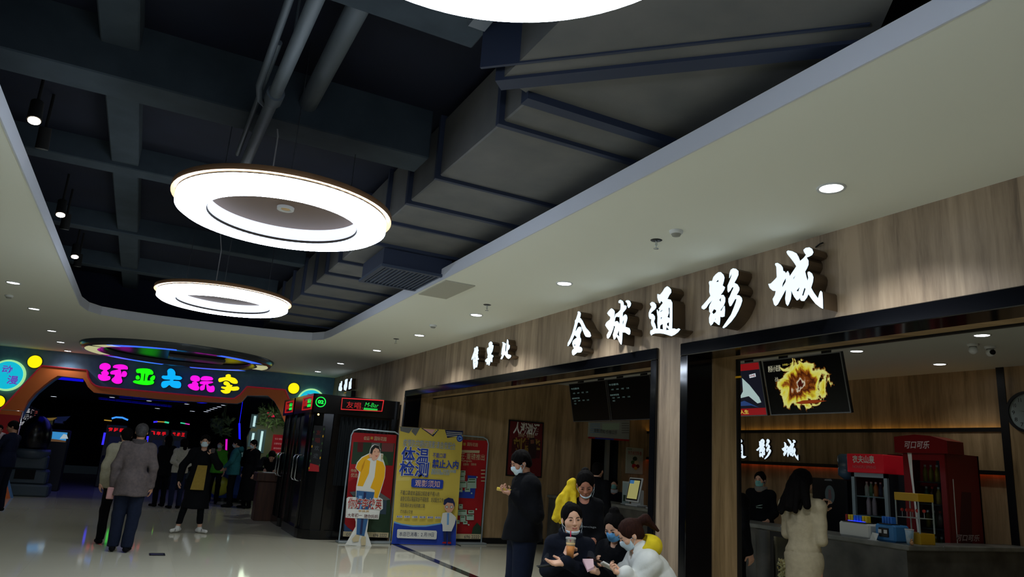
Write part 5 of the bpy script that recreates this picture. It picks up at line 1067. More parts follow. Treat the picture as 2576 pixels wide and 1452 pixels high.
def cabinet(px0, px1, ytop, Y, words, lcol, rcol, label, screen_c):
    a, c = onY(px0, ytop, Y), onY(px1, ytop+(px1-px0)*.07, Y); x0, x1, zt_ = a.x, c.x, a.z+.12
    t = thing('game_cabinet', label, 'arcade machine', ((x0+x1)/2, Y+.3, 0), 'arcade machines with red light headers')
    b = MB(); b.box(x0, x1, Y, Y+.7, 0, zt_, bev=.02); b.build('cabinet_body', CAB, t)
    b = MB(PF(Y)); 
    for k, w_ in enumerate(words): u = x0+(x1-x0)*(.12+.26*k); put_text(b, w_, u, u+(x1-x0)*.20, zt_-.20, zt_-.08, .004, RL, .05)
    b.build('red_header', None, t)
    for x, m_ in ((x0, lcol), (x1, rcol)):
        if m_: b = MB(); b.box(x-.03, x+.03, Y-.03, Y, zt_-.62, zt_-.25); b.build('light_bar', m_, t)
    b = MB(PF(Y)); b.plate([[(x0+.15, zt_-1.0), (x1-.15, zt_-1.0), (x1-.15, zt_-.35), (x0+.15, zt_-.35)]], .001, .006, screen_c); b.build('game_screen', None, t)
    b = MB(); b.add([(x0+.05, Y, .95), (x1-.05, Y, .95), (x1-.05, Y-.3, .85), (x0+.05, Y-.3, .85), (x0+.05, Y, .7), (x1-.05, Y, .7), (x1-.05, Y-.28, .72), (x0+.05, Y-.28, .72)], [(0, 3, 2, 1), (4, 5, 6, 7), (3, 7, 6, 2), (0, 4, 7, 3), (1, 2, 6, 5)]); b.build('control_deck', CAB, t)
dk = emis('dim_screen', (20, 26, 50), .25)
cabinet(266, 320, 1078, 26, '疯狂赛', BLb, GLb, 'game cabinet with red header and blue and green bars, left of the three', dk)
cabinet(374, 426, 1087, 26, '飞车手', BLb, GLb, 'game cabinet with red header behind the brown-jacket man', dk)
cabinet(429, 472, 1090, 26.4, '枪战王', emis('bar_red', (255, 60, 60), .9), None, 'game cabinet with red header above the cream-sweater woman', dk)
# neon arches over them
def neon(pts, Y, m_, label, r_=.03):
    P = [onY(p[0], p[1], Y) for p in pts]; t = thing('neon_tube', label, 'neon light', P[0], 'neon tubes hanging in the arcade'); b = MB(); b.tube(P, r_, 6); b.build('tube', m_, t)
    for q in (P[0], P[-1]): b = MB(); b.tube([q, (q.x, q.y, 3.04)], .004, 4); b.build('hanging_wire', BLKM, t)
neon([(281, 1053), (292, 1050), (308, 1051), (322, 1057)], 26, emis('neon_aqua', (60, 150, 255), 1.0), 'curved blue neon tube over the left game cabinet')
neon([(262, 1057), (281, 1059)], 26, emis('neon_amber', (230, 180, 60), .5), 'short amber neon tube left of the curved blue one', .018)
neon([(386, 1062), (396, 1061)], 26, BLb, 'short blue neon tube left of the amber one'); neon([(396, 1061), (414, 1062)], 26, MATS['neon_amber'], 'amber neon tube over the middle game cabinet', .018); neon([(414, 1062), (425, 1064)], 26, emis('neon_teal', (60, 220, 160), .8), 'teal neon tube over the middle game cabinet')
neon([(454, 1064), (466, 1066)], 26, MATS['neon_teal'], 'short teal neon tube at the right', .02); neon([(466, 1066), (477, 1068)], 26, emis('neon_pink', (240, 60, 200), .7), 'short pink neon tube at the far right', .02)
# racing game screen, left
Y = 23.5; a, c = onY(116, 1085, Y), onY(165, 1113, Y)
t = thing('racing_game', 'arcade screen with blue sky racing picture at the left inside the arcade', 'arcade machine', ((a.x+c.x)/2, Y+.3, 0))
b = MB(); b.box(a.x-.06, c.x+.06, Y, Y+.5, 0, a.z+.06, bev=.02); b.build('cabinet_body', CAB, t)
b = MB(PF(Y)); x0, x1, z0, z1 = a.x, c.x, c.z, a.z; b.plate([[(x0, z0), (x1, z0), (x1, z1), (x0, z1)]], .001, .004, emis('game_brown', (110, 80, 50), .5)); b.plate([[(x0, z1-.18), (x0+.3, z1-.2), (x1, z1-.22), (x1, z1), (x0, z1)]], .004, .006, emis('game_sky', (60, 150, 210), .7)); b.plate([[(x0+.35, z0+.08), (x0+.55, z0+.1), (x0+.5, z0+.2), (x0+.42, z0+.22)]], .006, .007, emis('game_white', (190, 210, 210), .6)); b.build('game_screen', None, t)
# poster wall & upright sign at left
Y = 22.0
for (p, q, cols, lab) in (((104, 1050), (134, 1072), ((150, 120, 50), (60, 60, 30)), 'dim brown and green lit picture high at the left inside the arcade'), ((136, 1052), (160, 1068), ((20, 30, 60), (30, 40, 80)), 'dim blue lit picture beside the brown one')):
    a, c = onY(p[0], p[1], 25), onY(q[0], q[1], 25); t = thing('light_picture', lab, 'lit picture', ((a.x+c.x)/2, 25, c.z), 'lit pictures at the left of the arcade')
    b = MB(PF(25)); b.plate([[(a.x, c.z), (c.x, c.z), (c.x, a.z), (a.x, a.z)]], -.05, 0, BLK); b.plate([[(a.x+.03, c.z+.03), (c.x-.03, c.z+.03), (c.x-.03, a.z-.03), (a.x+.03, a.z-.03)]], .001, .003, emis('pic_%d' % cols[1][2], cols[1], .3)); b.plate([[(a.x+.06, c.z+.2), (a.x+.4, c.z+.25), (a.x+.3, a.z-.06), (a.x+.1, a.z-.1)]], .003, .005, emis('pic2_%d' % cols[0][2], cols[0], .4)); b.build('picture_panel', None, t)
for k, (px, m_, w_) in enumerate(((66, (190, 190, 190), '电玩'), (76, (170, 150, 150), '游戏'), (86, (150, 60, 50), '娱乐'))):
    Yk = 21.9+k*.6; a, c = onY(px-6, 1020+k*4, Yk), onY(px+3, 1072, Yk)
    t = thing('upright_sign', 'narrow upright lit sign at the left of the arcade, '+('nearest white one', 'middle pale one', 'farthest red one')[k], 'sign', (a.x, Yk, 0), 'upright signs at the left of the arcade')
    b = MB(); b.box(a.x, c.x, Yk, Yk+.08, 0, a.z); b.build('sign_post', CAB, t)
    b = MB(PF(Yk))
    for r in range(4): z = a.z-.18-r*.17; put_text(b, w_[r % 2], a.x+.01, c.x-.01, z, z+.13, .003, emis('upright_%d' % k, m_, .45), .04)
    b.build('sign_characters', None, t)
# egg-shaped ride
q = onZ(88, 1222); Y = 21.6; c0 = onY(88, 1098, Y)
t = thing('egg_ride', 'black egg-shaped ride pod on a grey stepped base inside the left of the arcade', 'ride pod', (c0.x, Y, 0))
b = MB(); b.sphere((c0.x, Y, c0.z), (.36, .45, .52), 28); b.build('pod', mat('pod_black', (6, 7, 9), .25), t)
b = MB(); b.lathe([(.30, 0), (.42, .12), (.40, .22), (.34, .12), (.26, .04)], (c0.x, Y, c0.z-.52), 28); b.build('collar', mat('pod_grey', (70, 84, 92), .4), t)
b = MB(); b.box(c0.x-.42, c0.x+.55, Y-.35, Y+.5, 0, .28, bev=.04); b.box(c0.x-.36, c0.x+.45, Y-.25, Y+.45, .28, .62, bev=.04); b.box(c0.x-.3, c0.x+.38, Y-.15, Y+.4, .62, c0.z-.45, bev=.04); b.build('stepped_base', mat('pod_grey'), t)
b = MB(); b.box(c0.x-.22, c0.x+.2, Y-.27, Y-.15, .40, .62); b.build('foot_recess', BLKM, t)
# right side: pale wall with windows, plants, lit tubes, notices
Yr = 24.5
def RP(px, py, Y=Yr): q = onY(px, py, Y); return q.x, q.z
x0, z0 = RP(560, 1070); x1, z1 = RP(735, 1070)
t = thing('arcade_shopfront', 'pale olive stall front with tall lit windows at the right of the arcade', 'stall', ((x0+x1)/2+.6, Yr, 0))
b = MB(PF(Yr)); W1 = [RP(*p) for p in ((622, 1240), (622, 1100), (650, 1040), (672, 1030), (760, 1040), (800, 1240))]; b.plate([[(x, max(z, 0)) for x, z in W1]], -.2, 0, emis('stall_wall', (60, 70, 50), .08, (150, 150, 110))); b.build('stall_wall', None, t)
for (p, q, m_, nm_) in (((633, 1042), (644, 1078), 'w1', 'window'), ((628, 1085), (640, 1125), 'w1', 'window'), ((648, 1080), (662, 1140), 'w2', 'window'), ((598, 1128), (610, 1150), 'w1', 'window')):
    a, c = RP(*p), RP(*q); b = MB(PF(Yr)); b.plate([[(a[0], c[1]), (c[0], c[1]), (c[0], a[1]), (a[0], a[1])]], .002, .03, emis('win_glow', (70, 96, 96), .25)); w_ = b.build('window', None, t)
    b = MB(PF(Yr)); m0 = (a[0]+c[0])/2; b.plate([[(m0-.02, c[1]+.05), (m0+.05, c[1]+.05), (m0+.05, a[1]-.05), (m0-.02, a[1]-.05)]], .03, .04, emis('win_tube', (190, 225, 225), .9)); b.build('light_tube', None, w_)
b = MB(PF(Yr)); a, c = RP(687, 1093), RP(709, 1143); b.plate([[(a[0], c[1]), (c[0], c[1]), (c[0], a[1]), (a[0], a[1])]], .03, .05, emis('notice_red', (140, 20, 30), .3))
for k in range(4): put_text(b, ('公告', '注意安全', '请勿奔跑', '谢谢合作')[k], a[0]+.06, c[0]-.06, a[1]-.16-k*.15, a[1]-.10-k*.15, .052, emis('notice_text', (200, 150, 150), .3))
b.build('red_notice', None, None, 'red notice sheet with pale writing at the right of the arcade', 'notice')
b = MB(PF(Yr-.3)); a, c = RP(671, 1036, Yr-.3), RP(690, 1050, Yr-.3); put_text(b, '礼品', a[0], c[0], c[1], a[1], .02, emis('pink_sign', (240, 20, 80), .6), .08); b.plate([[(a[0]-.05, c[1]-.05), (c[0]+.05, c[1]-.05), (c[0]+.05, a[1]+.05), (a[0]-.05, a[1]+.05)]], -.03, 0, CAB); b.build('pink_red_sign', None, None, 'small glowing pink-red sign among hanging leaves at the right of the arcade', 'sign')
LEAF = noisy('leaf', (34, 66, 32), (92, 108, 56), .6, nscale=8)
rnd = random.Random(5)
def foliage(px, py, Y, w_, h, n, label):
    q = onY(px, py, Y); b = MB()
    for k in range(n):
        c = Vector((q.x+rnd.uniform(-w_, w_), Y+rnd.uniform(-.2, .2), q.z+rnd.gauss(0, h*.5))); a = rnd.uniform(0, 2*PI); l_ = rnd.uniform(.06, .14)
        u = Vector((math.cos(a), rnd.uniform(-.5, .5), math.sin(a)*.7)).normalized()*l_; v = u.cross(Vector((0, 1, .2))).normalized()*l_*.3
        b.add([c-u, c-v, c+u, c+v], [(0, 1, 2, 3)])
    b.tube([(q.x, Y, q.z), (q.x, Y, 3.04)], .01, 4); b.build('hanging_plant', LEAF, None, label, 'plant', 'hanging leaves at the right of the arcade')
foliage(682, 1033, 24.0, .35, .12, 60, 'hanging leafy plant above the pink-red sign')
foliage(690, 1062, 24.0, .5, .2, 90, 'large yellowish hanging plant below the pink-red sign')
foliage(560, 1062, 24.4, .3, .2, 60, 'hanging plant at the left of the lit stall')
foliage(560, 1085, 24.6, .25, .12, 40, 'lower hanging plant at the left of the lit stall')
b = MB(); b.tube([onY(568, 1160, 22.9), onY(570, 1105, 22.9)], .03, 6); b.tube([onY(568, 1160, 22.9), (onY(568, 1160, 22.9).x, 22.9, 0)], .02, 6, BLK); b.mats = [emis('tube_magenta', (230, 20, 200), .8)]+[m for m in b.mats]; b.mi = [0 if i < len(b.f)//2 else 1 for i in range(len(b.f))]; b.build('magenta_light_tube', None, None, 'upright magenta light tube behind the teal-jacket person', 'light')
b = MB(); b.tube([onY(602, 1065, 23.2), onY(603, 1110, 23.2)], .03, 6); b.tube([onY(602, 1065, 23.2), (onY(602, 1065, 23.2).x, 23.2, 3.04)], .008, 6); b.build('blue_light_tube', LB, None, 'upright blue light tube left of the stall windows', 'light')
# blue play unit and yellow ball base
q = onZ(590, 1262); 
t = thing('toy_ride', 'blue children\'s ride with yellow round front behind the teal-jacket person', 'ride', (q.x, 21.8, 0))
a, c = onY(538, 1172, 21.8), onY(625, 1240, 21.8)
b = MB(); b.box(a.x, c.x, 21.8, 22.6, .1, a.z, bev=.1); b.build('blue_body', mat('toy_blue', (30, 80, 170), .3), t)
b = MB(); b.sphere((a.x+.22, 21.72, .42), (.28, .2, .26), 18); b.build('yellow_ball', mat('toy_yellow', (180, 180, 50), .4), t)
b = MB(); b.lathe([(.24, 0), (.24, .1)], (a.x+.4, 22.2, 0), 18); b.lathe([(.24, 0), (.24, .1)], (c.x-.4, 22.2, 0), 18); b.build('foot', CAB, t)
# red stall at the far left edge
a, c = onY(0, 1042, 20.0), onY(40, 1095, 20.0)
t = thing('red_stand', 'red promotional frame at the far left edge behind the father and child', 'stand', ((a.x+c.x)/2, 20.0, 0))
b = MB(PF(20.0)); b.plate([[(a.x-.4, c.z), (c.x, c.z), (c.x, a.z), (a.x-.4, a.z)]], -.03, 0, RED); b.build('red_panel', None, t)
b = MB(); b.tube([(a.x-.4, 20.03, 0), (a.x-.4, 20.03, a.z+.1), (c.x+.03, 20.03, a.z+.1), (c.x+.03, 20.03, 0)], .02, 6); b.build('metal_frame', CHROME, t)
lamp('AREA', 'arcade_blue_lamp', (-.5, 23.5, 2.85), 16, (.12, .12, 1), None, 3.0)
lamp('POINT', 'stall_lamp', (3.6, 23.4, 2.2), 7, (.85, 1, .75), None, .3)
# ================================================================ PEOPLE  (smooth implicit surfaces meshed with surface nets)
V3 = lambda *a: np.array(a, float)
def vlen(P): return np.sqrt((P*P).sum(-1))
def s_cone(P, a, b, ra, rb):
    a = np.asarray(a, float); b = np.asarray(b, float); d = b-a; t = np.clip(((P-a)@d)/max(d@d, 1e-9), 0, 1)
    return vlen(P-a-t[..., None]*d)-(ra+(rb-ra)*t)
def s_ell(P, c, r):
    q = P-np.asarray(c, float); r = np.asarray(r, float); k0 = vlen(q/r); k1 = vlen(q/(r*r)); return k0*(k0-1)/np.maximum(k1, 1e-6)
def smin(a, b, k): h = np.clip(.5+.5*(b-a)/k, 0, 1); return b+(a-b)*h-k*h*(1-h)
def smax(a, b, k): return -smin(-a, -b, k)
def nets(f, lo, hi, h):
    """surface nets: quads through the zero level of f"""
    lo = np.asarray(lo, float); n = np.maximum(((np.asarray(hi)-lo)/h).astype(int)+2, 4)
    ax = [lo[i]+h*np.arange(n[i]) for i in range(3)]
    G = f(np.stack(np.meshgrid(*ax, indexing='ij'), -1)); S_ = G < 0
    n1 = n-1; cnt = np.zeros(tuple(n1)); acc = np.zeros(tuple(n1)+(3,))
    for a in range(3):
        o = [1, 2] if a == 0 else ([0, 2] if a == 1 else [0, 1])
        for i in (0, 1):
            for j in (0, 1):
                sl0 = [slice(0, n1[0]), slice(0, n1[1]), slice(0, n1[2])]; off = [0, 0, 0]; off[o[0]] = i; off[o[1]] = j
                A = tuple(slice(off[k], off[k]+n1[k]) for k in range(3)); off2 = list(off); off2[a] += 1
                B_ = tuple(slice(off2[k], off2[k]+n1[k]) for k in range(3))
                ga, gb = G[A], G[B_]; m_ = (ga < 0) != (gb < 0); t = np.where(m_, ga/np.where(m_, ga-gb, 1), 0)
                cnt += m_
                for k in range(3): acc[..., k] += m_*((off[k]+t) if k == a else off[k])
    act = cnt > 0; idx = -np.ones(tuple(n1), int); ii = np.argwhere(act); idx[act] = np.arange(len(ii))
    V = (ii+acc[act]/cnt[act][:, None])*h+lo
    F = []
    for a in range(3):
        o = [1, 2] if a == 0 else ([2, 0] if a == 1 else [0, 1])
        A = [slice(1, n1[k]) for k in range(3)]; A[a] = slice(0, n1[a]); B_ = list(A); B_[a] = slice(1, n1[a]+1)
        sa, sb = S_[tuple(A)], S_[tuple(B_)]; e = np.argwhere(sa != sb)
        if not len(e): continue
        base = e+1; base[:, a] = e[:, a]; flip = ~sa[tuple(e.T)]
        def at(du, dv): q = base.copy(); q[:, o[0]] -= du; q[:, o[1]] -= dv; return idx[tuple(q.T)]
        Q = np.stack([at(1, 1), at(0, 1), at(0, 0), at(1, 0)], 1); Q[flip] = Q[flip][:, ::-1]
        F.append(Q[(Q >= 0).all(1)])
    F = np.concatenate(F) if F else np.zeros((0, 4), int)
    return V, F
def mesh_part(name, mt, root, pieces, local, label=None):
    """one mesh object from one or more meshed fields, local = 4x4 from figure space to world"""
    me = bpy.data.meshes.new(name); vs = []; fs = []; b = 0
    for V, F in pieces: vs.append(V); fs.append(F+b); b += len(V)
    V = np.concatenate(vs); F = np.concatenate(fs)
    me.from_pydata(V.tolist(), [], F.tolist()); me.polygons.foreach_set('use_smooth', [True]*len(me.polygons)); me.materials.append(mt); me.update()
    o = bpy.data.objects.new(name, me); link(o); o.parent = root; WO[o.name] = WO[root.name]
    if label: o['label'] = label
    return o
def rotm(yaw=0, pitch=0, roll=0):
    """head turn (deg): yaw left +, pitch nod down +, roll towards own right +"""
    y, p, r_ = [math.radians(v) for v in (yaw, -pitch, roll)]
    Rz = np.array([[math.cos(y), -math.sin(y), 0], [math.sin(y), math.cos(y), 0], [0, 0, 1]])
    Rx = np.array([[1, 0, 0], [0, math.cos(p), -math.sin(p)], [0, math.sin(p), math.cos(p)]])
    Ry = np.array([[math.cos(r_), 0, math.sin(r_)], [0, 1, 0], [-math.sin(r_), 0, math.cos(r_)]])
    return Rz @ Rx @ Ry
def bbox(pts, m): P = np.array(pts); return P.min(0)-m, P.max(0)+m
def wob(P, a, f=22.0): return a*(np.sin(P[..., 0]*f+P[..., 2]*f*.6)*np.sin(P[..., 1]*f*.9+1.3)+.6*np.sin(P[..., 2]*f*1.7+P[..., 0]*9+2)*np.cos(P[..., 1]*f*.7))

STAND = dict(pel=(0, 0, .93), che=(0, 0, 1.27), nec=(0, -.01, 1.45), hed=(0, .025, 1.60), shR=(.158, -.01, 1.385), shL=(-.158, -.01, 1.385), elR=(.20, -.03, 1.12), elL=(-.20, -.03, 1.12), wrR=(.215, .04, .88), wrL=(-.215, .04, .88),
             hpR=(.09, 0, .91), hpL=(-.09, 0, .91), knR=(.10, .02, .50), knL=(-.10, .02, .50), anR=(.105, -.02, .09), anL=(-.105, -.02, .09))
def skin(n, c=(200, 150, 120)): return mat('skin_'+n, c, .55)
def cloth(n, c=(90, 90, 90), c2=None): return noisy('cloth_'+n, c, c2 or tuple(min(255, int(v*1.07+2)) for v in c), .92, nscale=26, bump=.25, spec=.15)
SKL = skin('light', (206, 158, 130)); SKT = skin('tan', (176, 128, 100)); HAIRM = noisy('hair_dark', (8, 7, 7), (16, 13, 12), .8, scale=(1, 1, .15), nscale=120, spec=.08); HAIRB = noisy('hair_brown', (34, 18, 14), (52, 28, 20), .75, scale=(1, 1, .15), nscale=120, spec=.1)
MASKW = cloth('mask_white', (196, 214, 220)); MASKB = cloth('mask_blue', (96, 158, 208)); MASKG = cloth('mask_green', (120, 178, 172)); EYEM = mat('eye_dark', (20, 14, 12), .2); BROWM = mat('brow', (44, 30, 26), .8); LIPM = mat('lips', (160, 50, 50), .45); LIPN = mat('lips_natural', (168, 104, 90), .5)

def hand_field(w_, d, n, curl, side, k=1.0):
    """palm + five fingers; w_ wrist, d finger direction, n palm normal, side = +1/-1 thumb side; returns (fn, pts)"""
    d = V3(*d); d /= np.linalg.norm(d); n = V3(*n); n = n-d*(n@d); n /= np.linalg.norm(n); s_ = np.cross(d, n)*side; w_ = V3(*w_)
    segs = []; P0 = w_+d*.085*k
    segs.append((w_, w_+d*.03*k, .024*k, .026*k))
    for off, wd in ((-.024, .017), (0, .018), (.022, .016)): segs.append((w_+d*.025*k+s_*off*.8*k, P0+s_*off*k, .016*k, .013*k))
    for i, (o_, L_) in enumerate(((.031, .068), (.011, .078), (-.010, .073), (-.030, .058))):
        b = P0+s_*o_*k; c = curl*(1+.12*i); a = 0; p = b
        for j, fr in enumerate((.45, .31, .24)):
            a += math.radians(c*(.8 if j == 0 else 1.0)); q = p+(d*math.cos(a)+n*math.sin(a))*L_*fr*k; segs.append((p, q, (.0092-.0008*j)*k, (.0086-.0008*j)*k)); p = q
    tb = w_+d*.028*k+s_*.026*k; t1 = tb+(d*.6+s_*.75+n*.35)/1.02*.036*k; t2 = t1+(d*.85+s_*.25+n*(.3+.01*curl))/1.0*.034*k
    segs += [(tb, t1, .0125*k, .0105*k), (t1, t2, .0105*k, .0085*k)]
    def f(P):
        g = None
        for i, (a, b, ra, rb) in enumerate(segs):
            q = s_cone(P, a, b, ra, rb); g = q if g is None else (smin(g, q, .012*k) if i < 4 else smin(g, q, .005*k))
        return g
    return f, [x for s2 in segs for x in s2[:2]]

def person(label, x, y, face, pose=None, z=0.0, k=1.0, name='person', head=(0, 0, 0), hair='short', hair_m=None, skin_m=None, top=None, coat=0, hem=None, sleeve=.012, bulk=.02, trou=None, tbulk=.012, shoes=None, mask=None, chin_mask=None, hood=None, hands=('relax', 'relax'), fine=False, lips=None, ankle_bare=False, low=True, collar=None, girth=1.0, group=None, vest=None, cuff=None, closed=False, at=None, wpt=None, quilt=0, groove=None):
    """face = heading in degrees (0 looks along +Y, 90 along -X); all pose points are in figure space: x own right, y forward"""
    J = {q: V3(*v) for q, v in STAND.items()}
    if pose: J.update({q: V3(*v) for q, v in pose.items()})
    J = {q: v*k for q, v in J.items()}
    a = math.radians(face)
    if at is not None:                                        # head placed on a sight line: at = (px, py, depth)
        hw = dist(*at)
        if z is None: k = hw.z/(J['hed'][2]/k); J = {q: V3(*v) for q, v in STAND.items()}; J.update({q: V3(*v) for q, v in (pose or {}).items()}); J = {q: v*k for q, v in J.items()}; z = 0.0
        elif z == 'sit': z = hw.z-J['hed'][2]
        o_ = Matrix.Rotation(a, 3, 'Z') @ Vector(J['hed']); x, y = hw.x-o_.x, hw.y-o_.y
    if wpt:
        Wi = (Matrix.Translation((x, y, z)) @ Matrix.Rotation(a, 4, 'Z')).inverted()
        for q, v in wpt.items(): J[q] = V3(*(Wi @ dist(*v)))
    root = bpy.data.objects.new(name, None); link(root); root.location = (x, y, z); root.rotation_euler = (0, 0, a); root.empty_display_size = .1
    WO[root.name] = Matrix.Translation((x, y, z)) @ Matrix.Rotation(a, 4, 'Z'); tag(root, label, 'person', group)
    R = rotm(*head); hc = J['hed']; hk = k*(1 if k > .93 else (.93/k)**.5)*.98
    H = lambda P: ((P-hc) @ R)/hk
    up = J['che']-J['pel']; L = np.linalg.norm(up); up /= L; rt = J['shR']-J['shL']; rt -= up*(rt@up); rt /= np.linalg.norm(rt); fw = np.cross(up, rt); TB = np.stack([rt, fw, up], 1)
    T = lambda P: (P-J['pel']) @ TB
    skin_m = skin_m or SKL; hair_m = hair_m or HAIRM
    g_ = girth*k
    def head_f(P):
        q = H(P)
        d = smin(s_ell(q, (0, -.014, .030), (.074, .092, .082)), s_ell(q, (0, .022, -.030), (.058, .066, .082)), .03)
        d = smin(d, s_ell(q, (0, .036, -.078), (.034, .040, .030)), .03)
        for sx in (-1, 1):
            d = smin(d, s_ell(q, (sx*.038, .052, -.022), (.024, .026, .024)), .02)
            d = smax(d, -s_ell(q, (sx*.031, .096, .010), (.019, .018, .012)), .012)
            d = smin(d, s_ell(q, (sx*.030, .074, .006), (.014, .012, .010)), .004)
            d = smin(d, s_ell(q, (sx*.076, -.008, -.008), (.009, .018, .030)), .006)
        d = smin(d, s_cone(q, (0, .084, .012), (0, .101, -.022), .007, .0105), .010)
        for sx in (-1, 1): d = smin(d, s_ell(q, (sx*.011, .092, -.026), (.008, .009, .007)), .006)
        d = smin(d, s_ell(q, (0, .082, -.050), (.020, .010, .006)), .008); d = smin(d, s_ell(q, (0, .079, -.060), (.017, .010, .006)), .006)
        return d*hk
    nb = hc+R@V3(0, -.022, -.07)*hk
    def neck_f(P): return s_cone(P, nb, J['nec']+V3(0, 0, -.03), .050*hk, .060*k)
    def torso_f(P, e=0.0):
        q = T(P)
        d = s_ell(q, (0, 0, .0), (.150*g_+e, .108*g_+e, .14*k+e)); d = smin(d, s_ell(q, (0, 0, L*.5), (.122*g_+e, .095*g_+e, .18*k+e)), .08); d = smin(d, s_ell(q, (0, .0, L*.98), (.145*g_+e, .105*g_+e, .17*k+e)), .08)
        d = smin(d, s_cone(P, J['shL'], J['shR'], .050*g_+e, .050*g_+e), .05); d = smin(d, s_cone(P, J['che'], J['nec'], .085*k+e*.6, .055*k+e*.6), .07)
        return d
    def arm_f(P, sd, e=0.0, ew=None, cut=0.0):
        s0, e0, w0 = J['sh'+sd], J['el'+sd], J['wr'+sd]; ew = e if ew is None else ew
        w1 = w0+(e0-w0)*cut
        d = s_cone(P, s0, e0, .046*g_+e, .038*g_+e); return smin(d, s_cone(P, e0, w1, .038*g_+e, .026*k+ew), .02)
    def leg_f(P, sd, e=0.0, ea=None):
        h0, k0, a0 = J['hp'+sd], J['kn'+sd], J['an'+sd]; ea = e if ea is None else ea
        d = s_cone(P, h0, k0, .083*g_+e, .056*k+e); return smin(d, s_cone(P, k0, a0, .055*k+e, .038*k+ea), .03)
    bulk = bulk*.72
    # --- body : one object
    pcs = []; hh = .0052 if fine else .009
    pcs.append(nets(lambda P: smin(head_f(P), neck_f(P), .02), *bbox([hc, nb, J['nec']], .15*hk), hh))
    def all_f(P):
        d = torso_f(P)
        for sd in 'RL': d = smin(d, arm_f(P, sd), .03); d = smin(d, leg_f(P, sd), .03)
        return d
    pcs.append(nets(all_f, *bbox([v for q, v in J.items() if q != 'hed'], .2), .022))
    hpts = {}
    for i, sd in enumerate('RL'):
        m_ = hands[i]
        if m_ is None: continue
        w0, e0 = J['wr'+sd], J['el'+sd]; dr = w0-e0; dr /= np.linalg.norm(dr)
        if isinstance(m_, str): m_ = (dr, ((-1 if sd == 'R' else 1), .15, 0), 22)
        if isinstance(m_[0], str):
            Ri = Matrix.Rotation(-a, 3, 'Z'); m_ = (tuple(Ri @ Vector(m_[1])), tuple(Ri @ Vector(m_[2])), m_[3])
        d_, n_, cu = m_; sgn = 1 if sd == 'R' else -1
        dd = V3(*d_); nn = V3(*n_); s_chk = np.cross(dd, nn)
        thumb = m_[3] if False else None
        fld, pts = hand_field(w0, d_, n_, cu, (1 if sd == 'L' else -1), k*1.0)
        pcs.append(nets(fld, *bbox(pts, .03), .0045 if fine else .0065)); hpts[sd] = pts
    mesh_part('body', skin_m, root, pcs, None)
    # --- face details
    if fine or not mask:
        for sx in (-1, 1):
            b = MB(); c = hc+R@V3(sx*.031, .0835, .007)*hk; Mx = Matrix([[*R[0]], [*R[1]], [*R[2]]]).to_4x4(); Mx.translation = Vector(c)
            b.F = WO[root.name]; b.sphere((0, 0, 0), (.0125*hk, .006*hk, .0042*hk), 10, M=Mx); b.build('eye', EYEM, root)
            b = MB(WO[root.name]); b.tube([Vector(hc+R@V3(sx*.014, .087, .024)*hk), Vector(hc+R@V3(sx*.031, .087, .029)*hk), Vector(hc+R@V3(sx*.047, .074, .024)*hk)], [.0028, .0034, .0018], 6); b.build('eyebrow', BROWM, root)
        if not mask:
            Mx = Matrix([[*R[0]], [*R[1]], [*R[2]]]).to_4x4(); b = MB(WO[root.name])
            for zz_, rz in ((-.0515, .0036), (-.0585, .0045)): Mx.translation = Vector(hc+R@V3(0, .0862, zz_)*hk); b.sphere((0, 0, 0), (.020*hk, .0050*hk, rz*hk), 12, M=Mx)
            b.build('mouth', lips or LIPN, root)
    # --- hair
    if hair:
        def hair_f(P):
            q = H(P); d = s_ell(q, (0, -.020, .034), (.087, .100, .092)); d = smin(d, s_ell(q, (0, -.060, -.02), (.064, .052, .07)), .03)
            face_cut = s_ell(q, (0, .110, -.040 if hair in ('short', 'bob', 'wave') else -.022), (.068 if hair != 'short' else .074, .085, .100 if hair in ('short', 'bob', 'wave') else .112)); d = smax(d, -face_cut, .008)
            d = smax(d, -(q[..., 2]+.075), .01)
            for sx in (-1, 1): d = smax(d, -s_ell(q, (sx*.085, .03, -.06), (.03, .045, .055)), .008)
            if hair in ('long', 'bob', 'longback', 'wave'):
                zb = -.13 if hair == 'bob' else (-.27 if hair == 'wave' else -.30)
                for sx in (-1, 1):
                    d = smin(d, s_cone(q, (sx*.068, -.02, .02), (sx*.072, -.045, zb), .030, .022), .03)
                d = smin(d, s_cone(q, (0, -.075, 0), (0, -.095, zb-.02), .062, .050), .03); d = smax(d, -smin(face_cut, s_ell(q, (0, .10, -.15), (.05, .08, .1)), .02), .008)
                if hair == 'wave':
                    for a_, b_, r0_, r1_ in (((.06, -.06, .0), (.15, -.05, -.25), .045, .035), ((-.06, -.06, .0), (-.13, -.06, -.30), .045, .03), ((.03, -.09, -.05), (.09, -.11, -.33), .05, .022), ((-.03, -.09, -.05), (-.05, -.12, -.36), .05, .022)): d = smin(d, s_cone(q, a_, b_, r0_, r1_), .02)
                    d = d-.003*np.sin(q[..., 2]*40+q[..., 0]*24)
            if hair == 'bun': d = smin(d, s_ell(q, (0, -.085, .085), (.042, .042, .040)), .012)
            if hair == 'buntop': d = smin(d, s_ell(q, (.0, -.06, .115), (.045, .042, .040)), .012)
            if hair == 'pony': d = smin(d, s_cone(q, (0, -.10, .05), (0, -.175, .03), .028, .040), .02); d = smin(d, s_cone(q, (0, -.175, .03), (0, -.215, -.10), .040, .012), .02)
            d = d-.0012*np.sin(q[..., 0]*210+q[..., 2]*40+3*np.sin(q[..., 1]*40))-.0010*np.sin(q[..., 1]*160+q[..., 2]*50+2)
            return d*hk
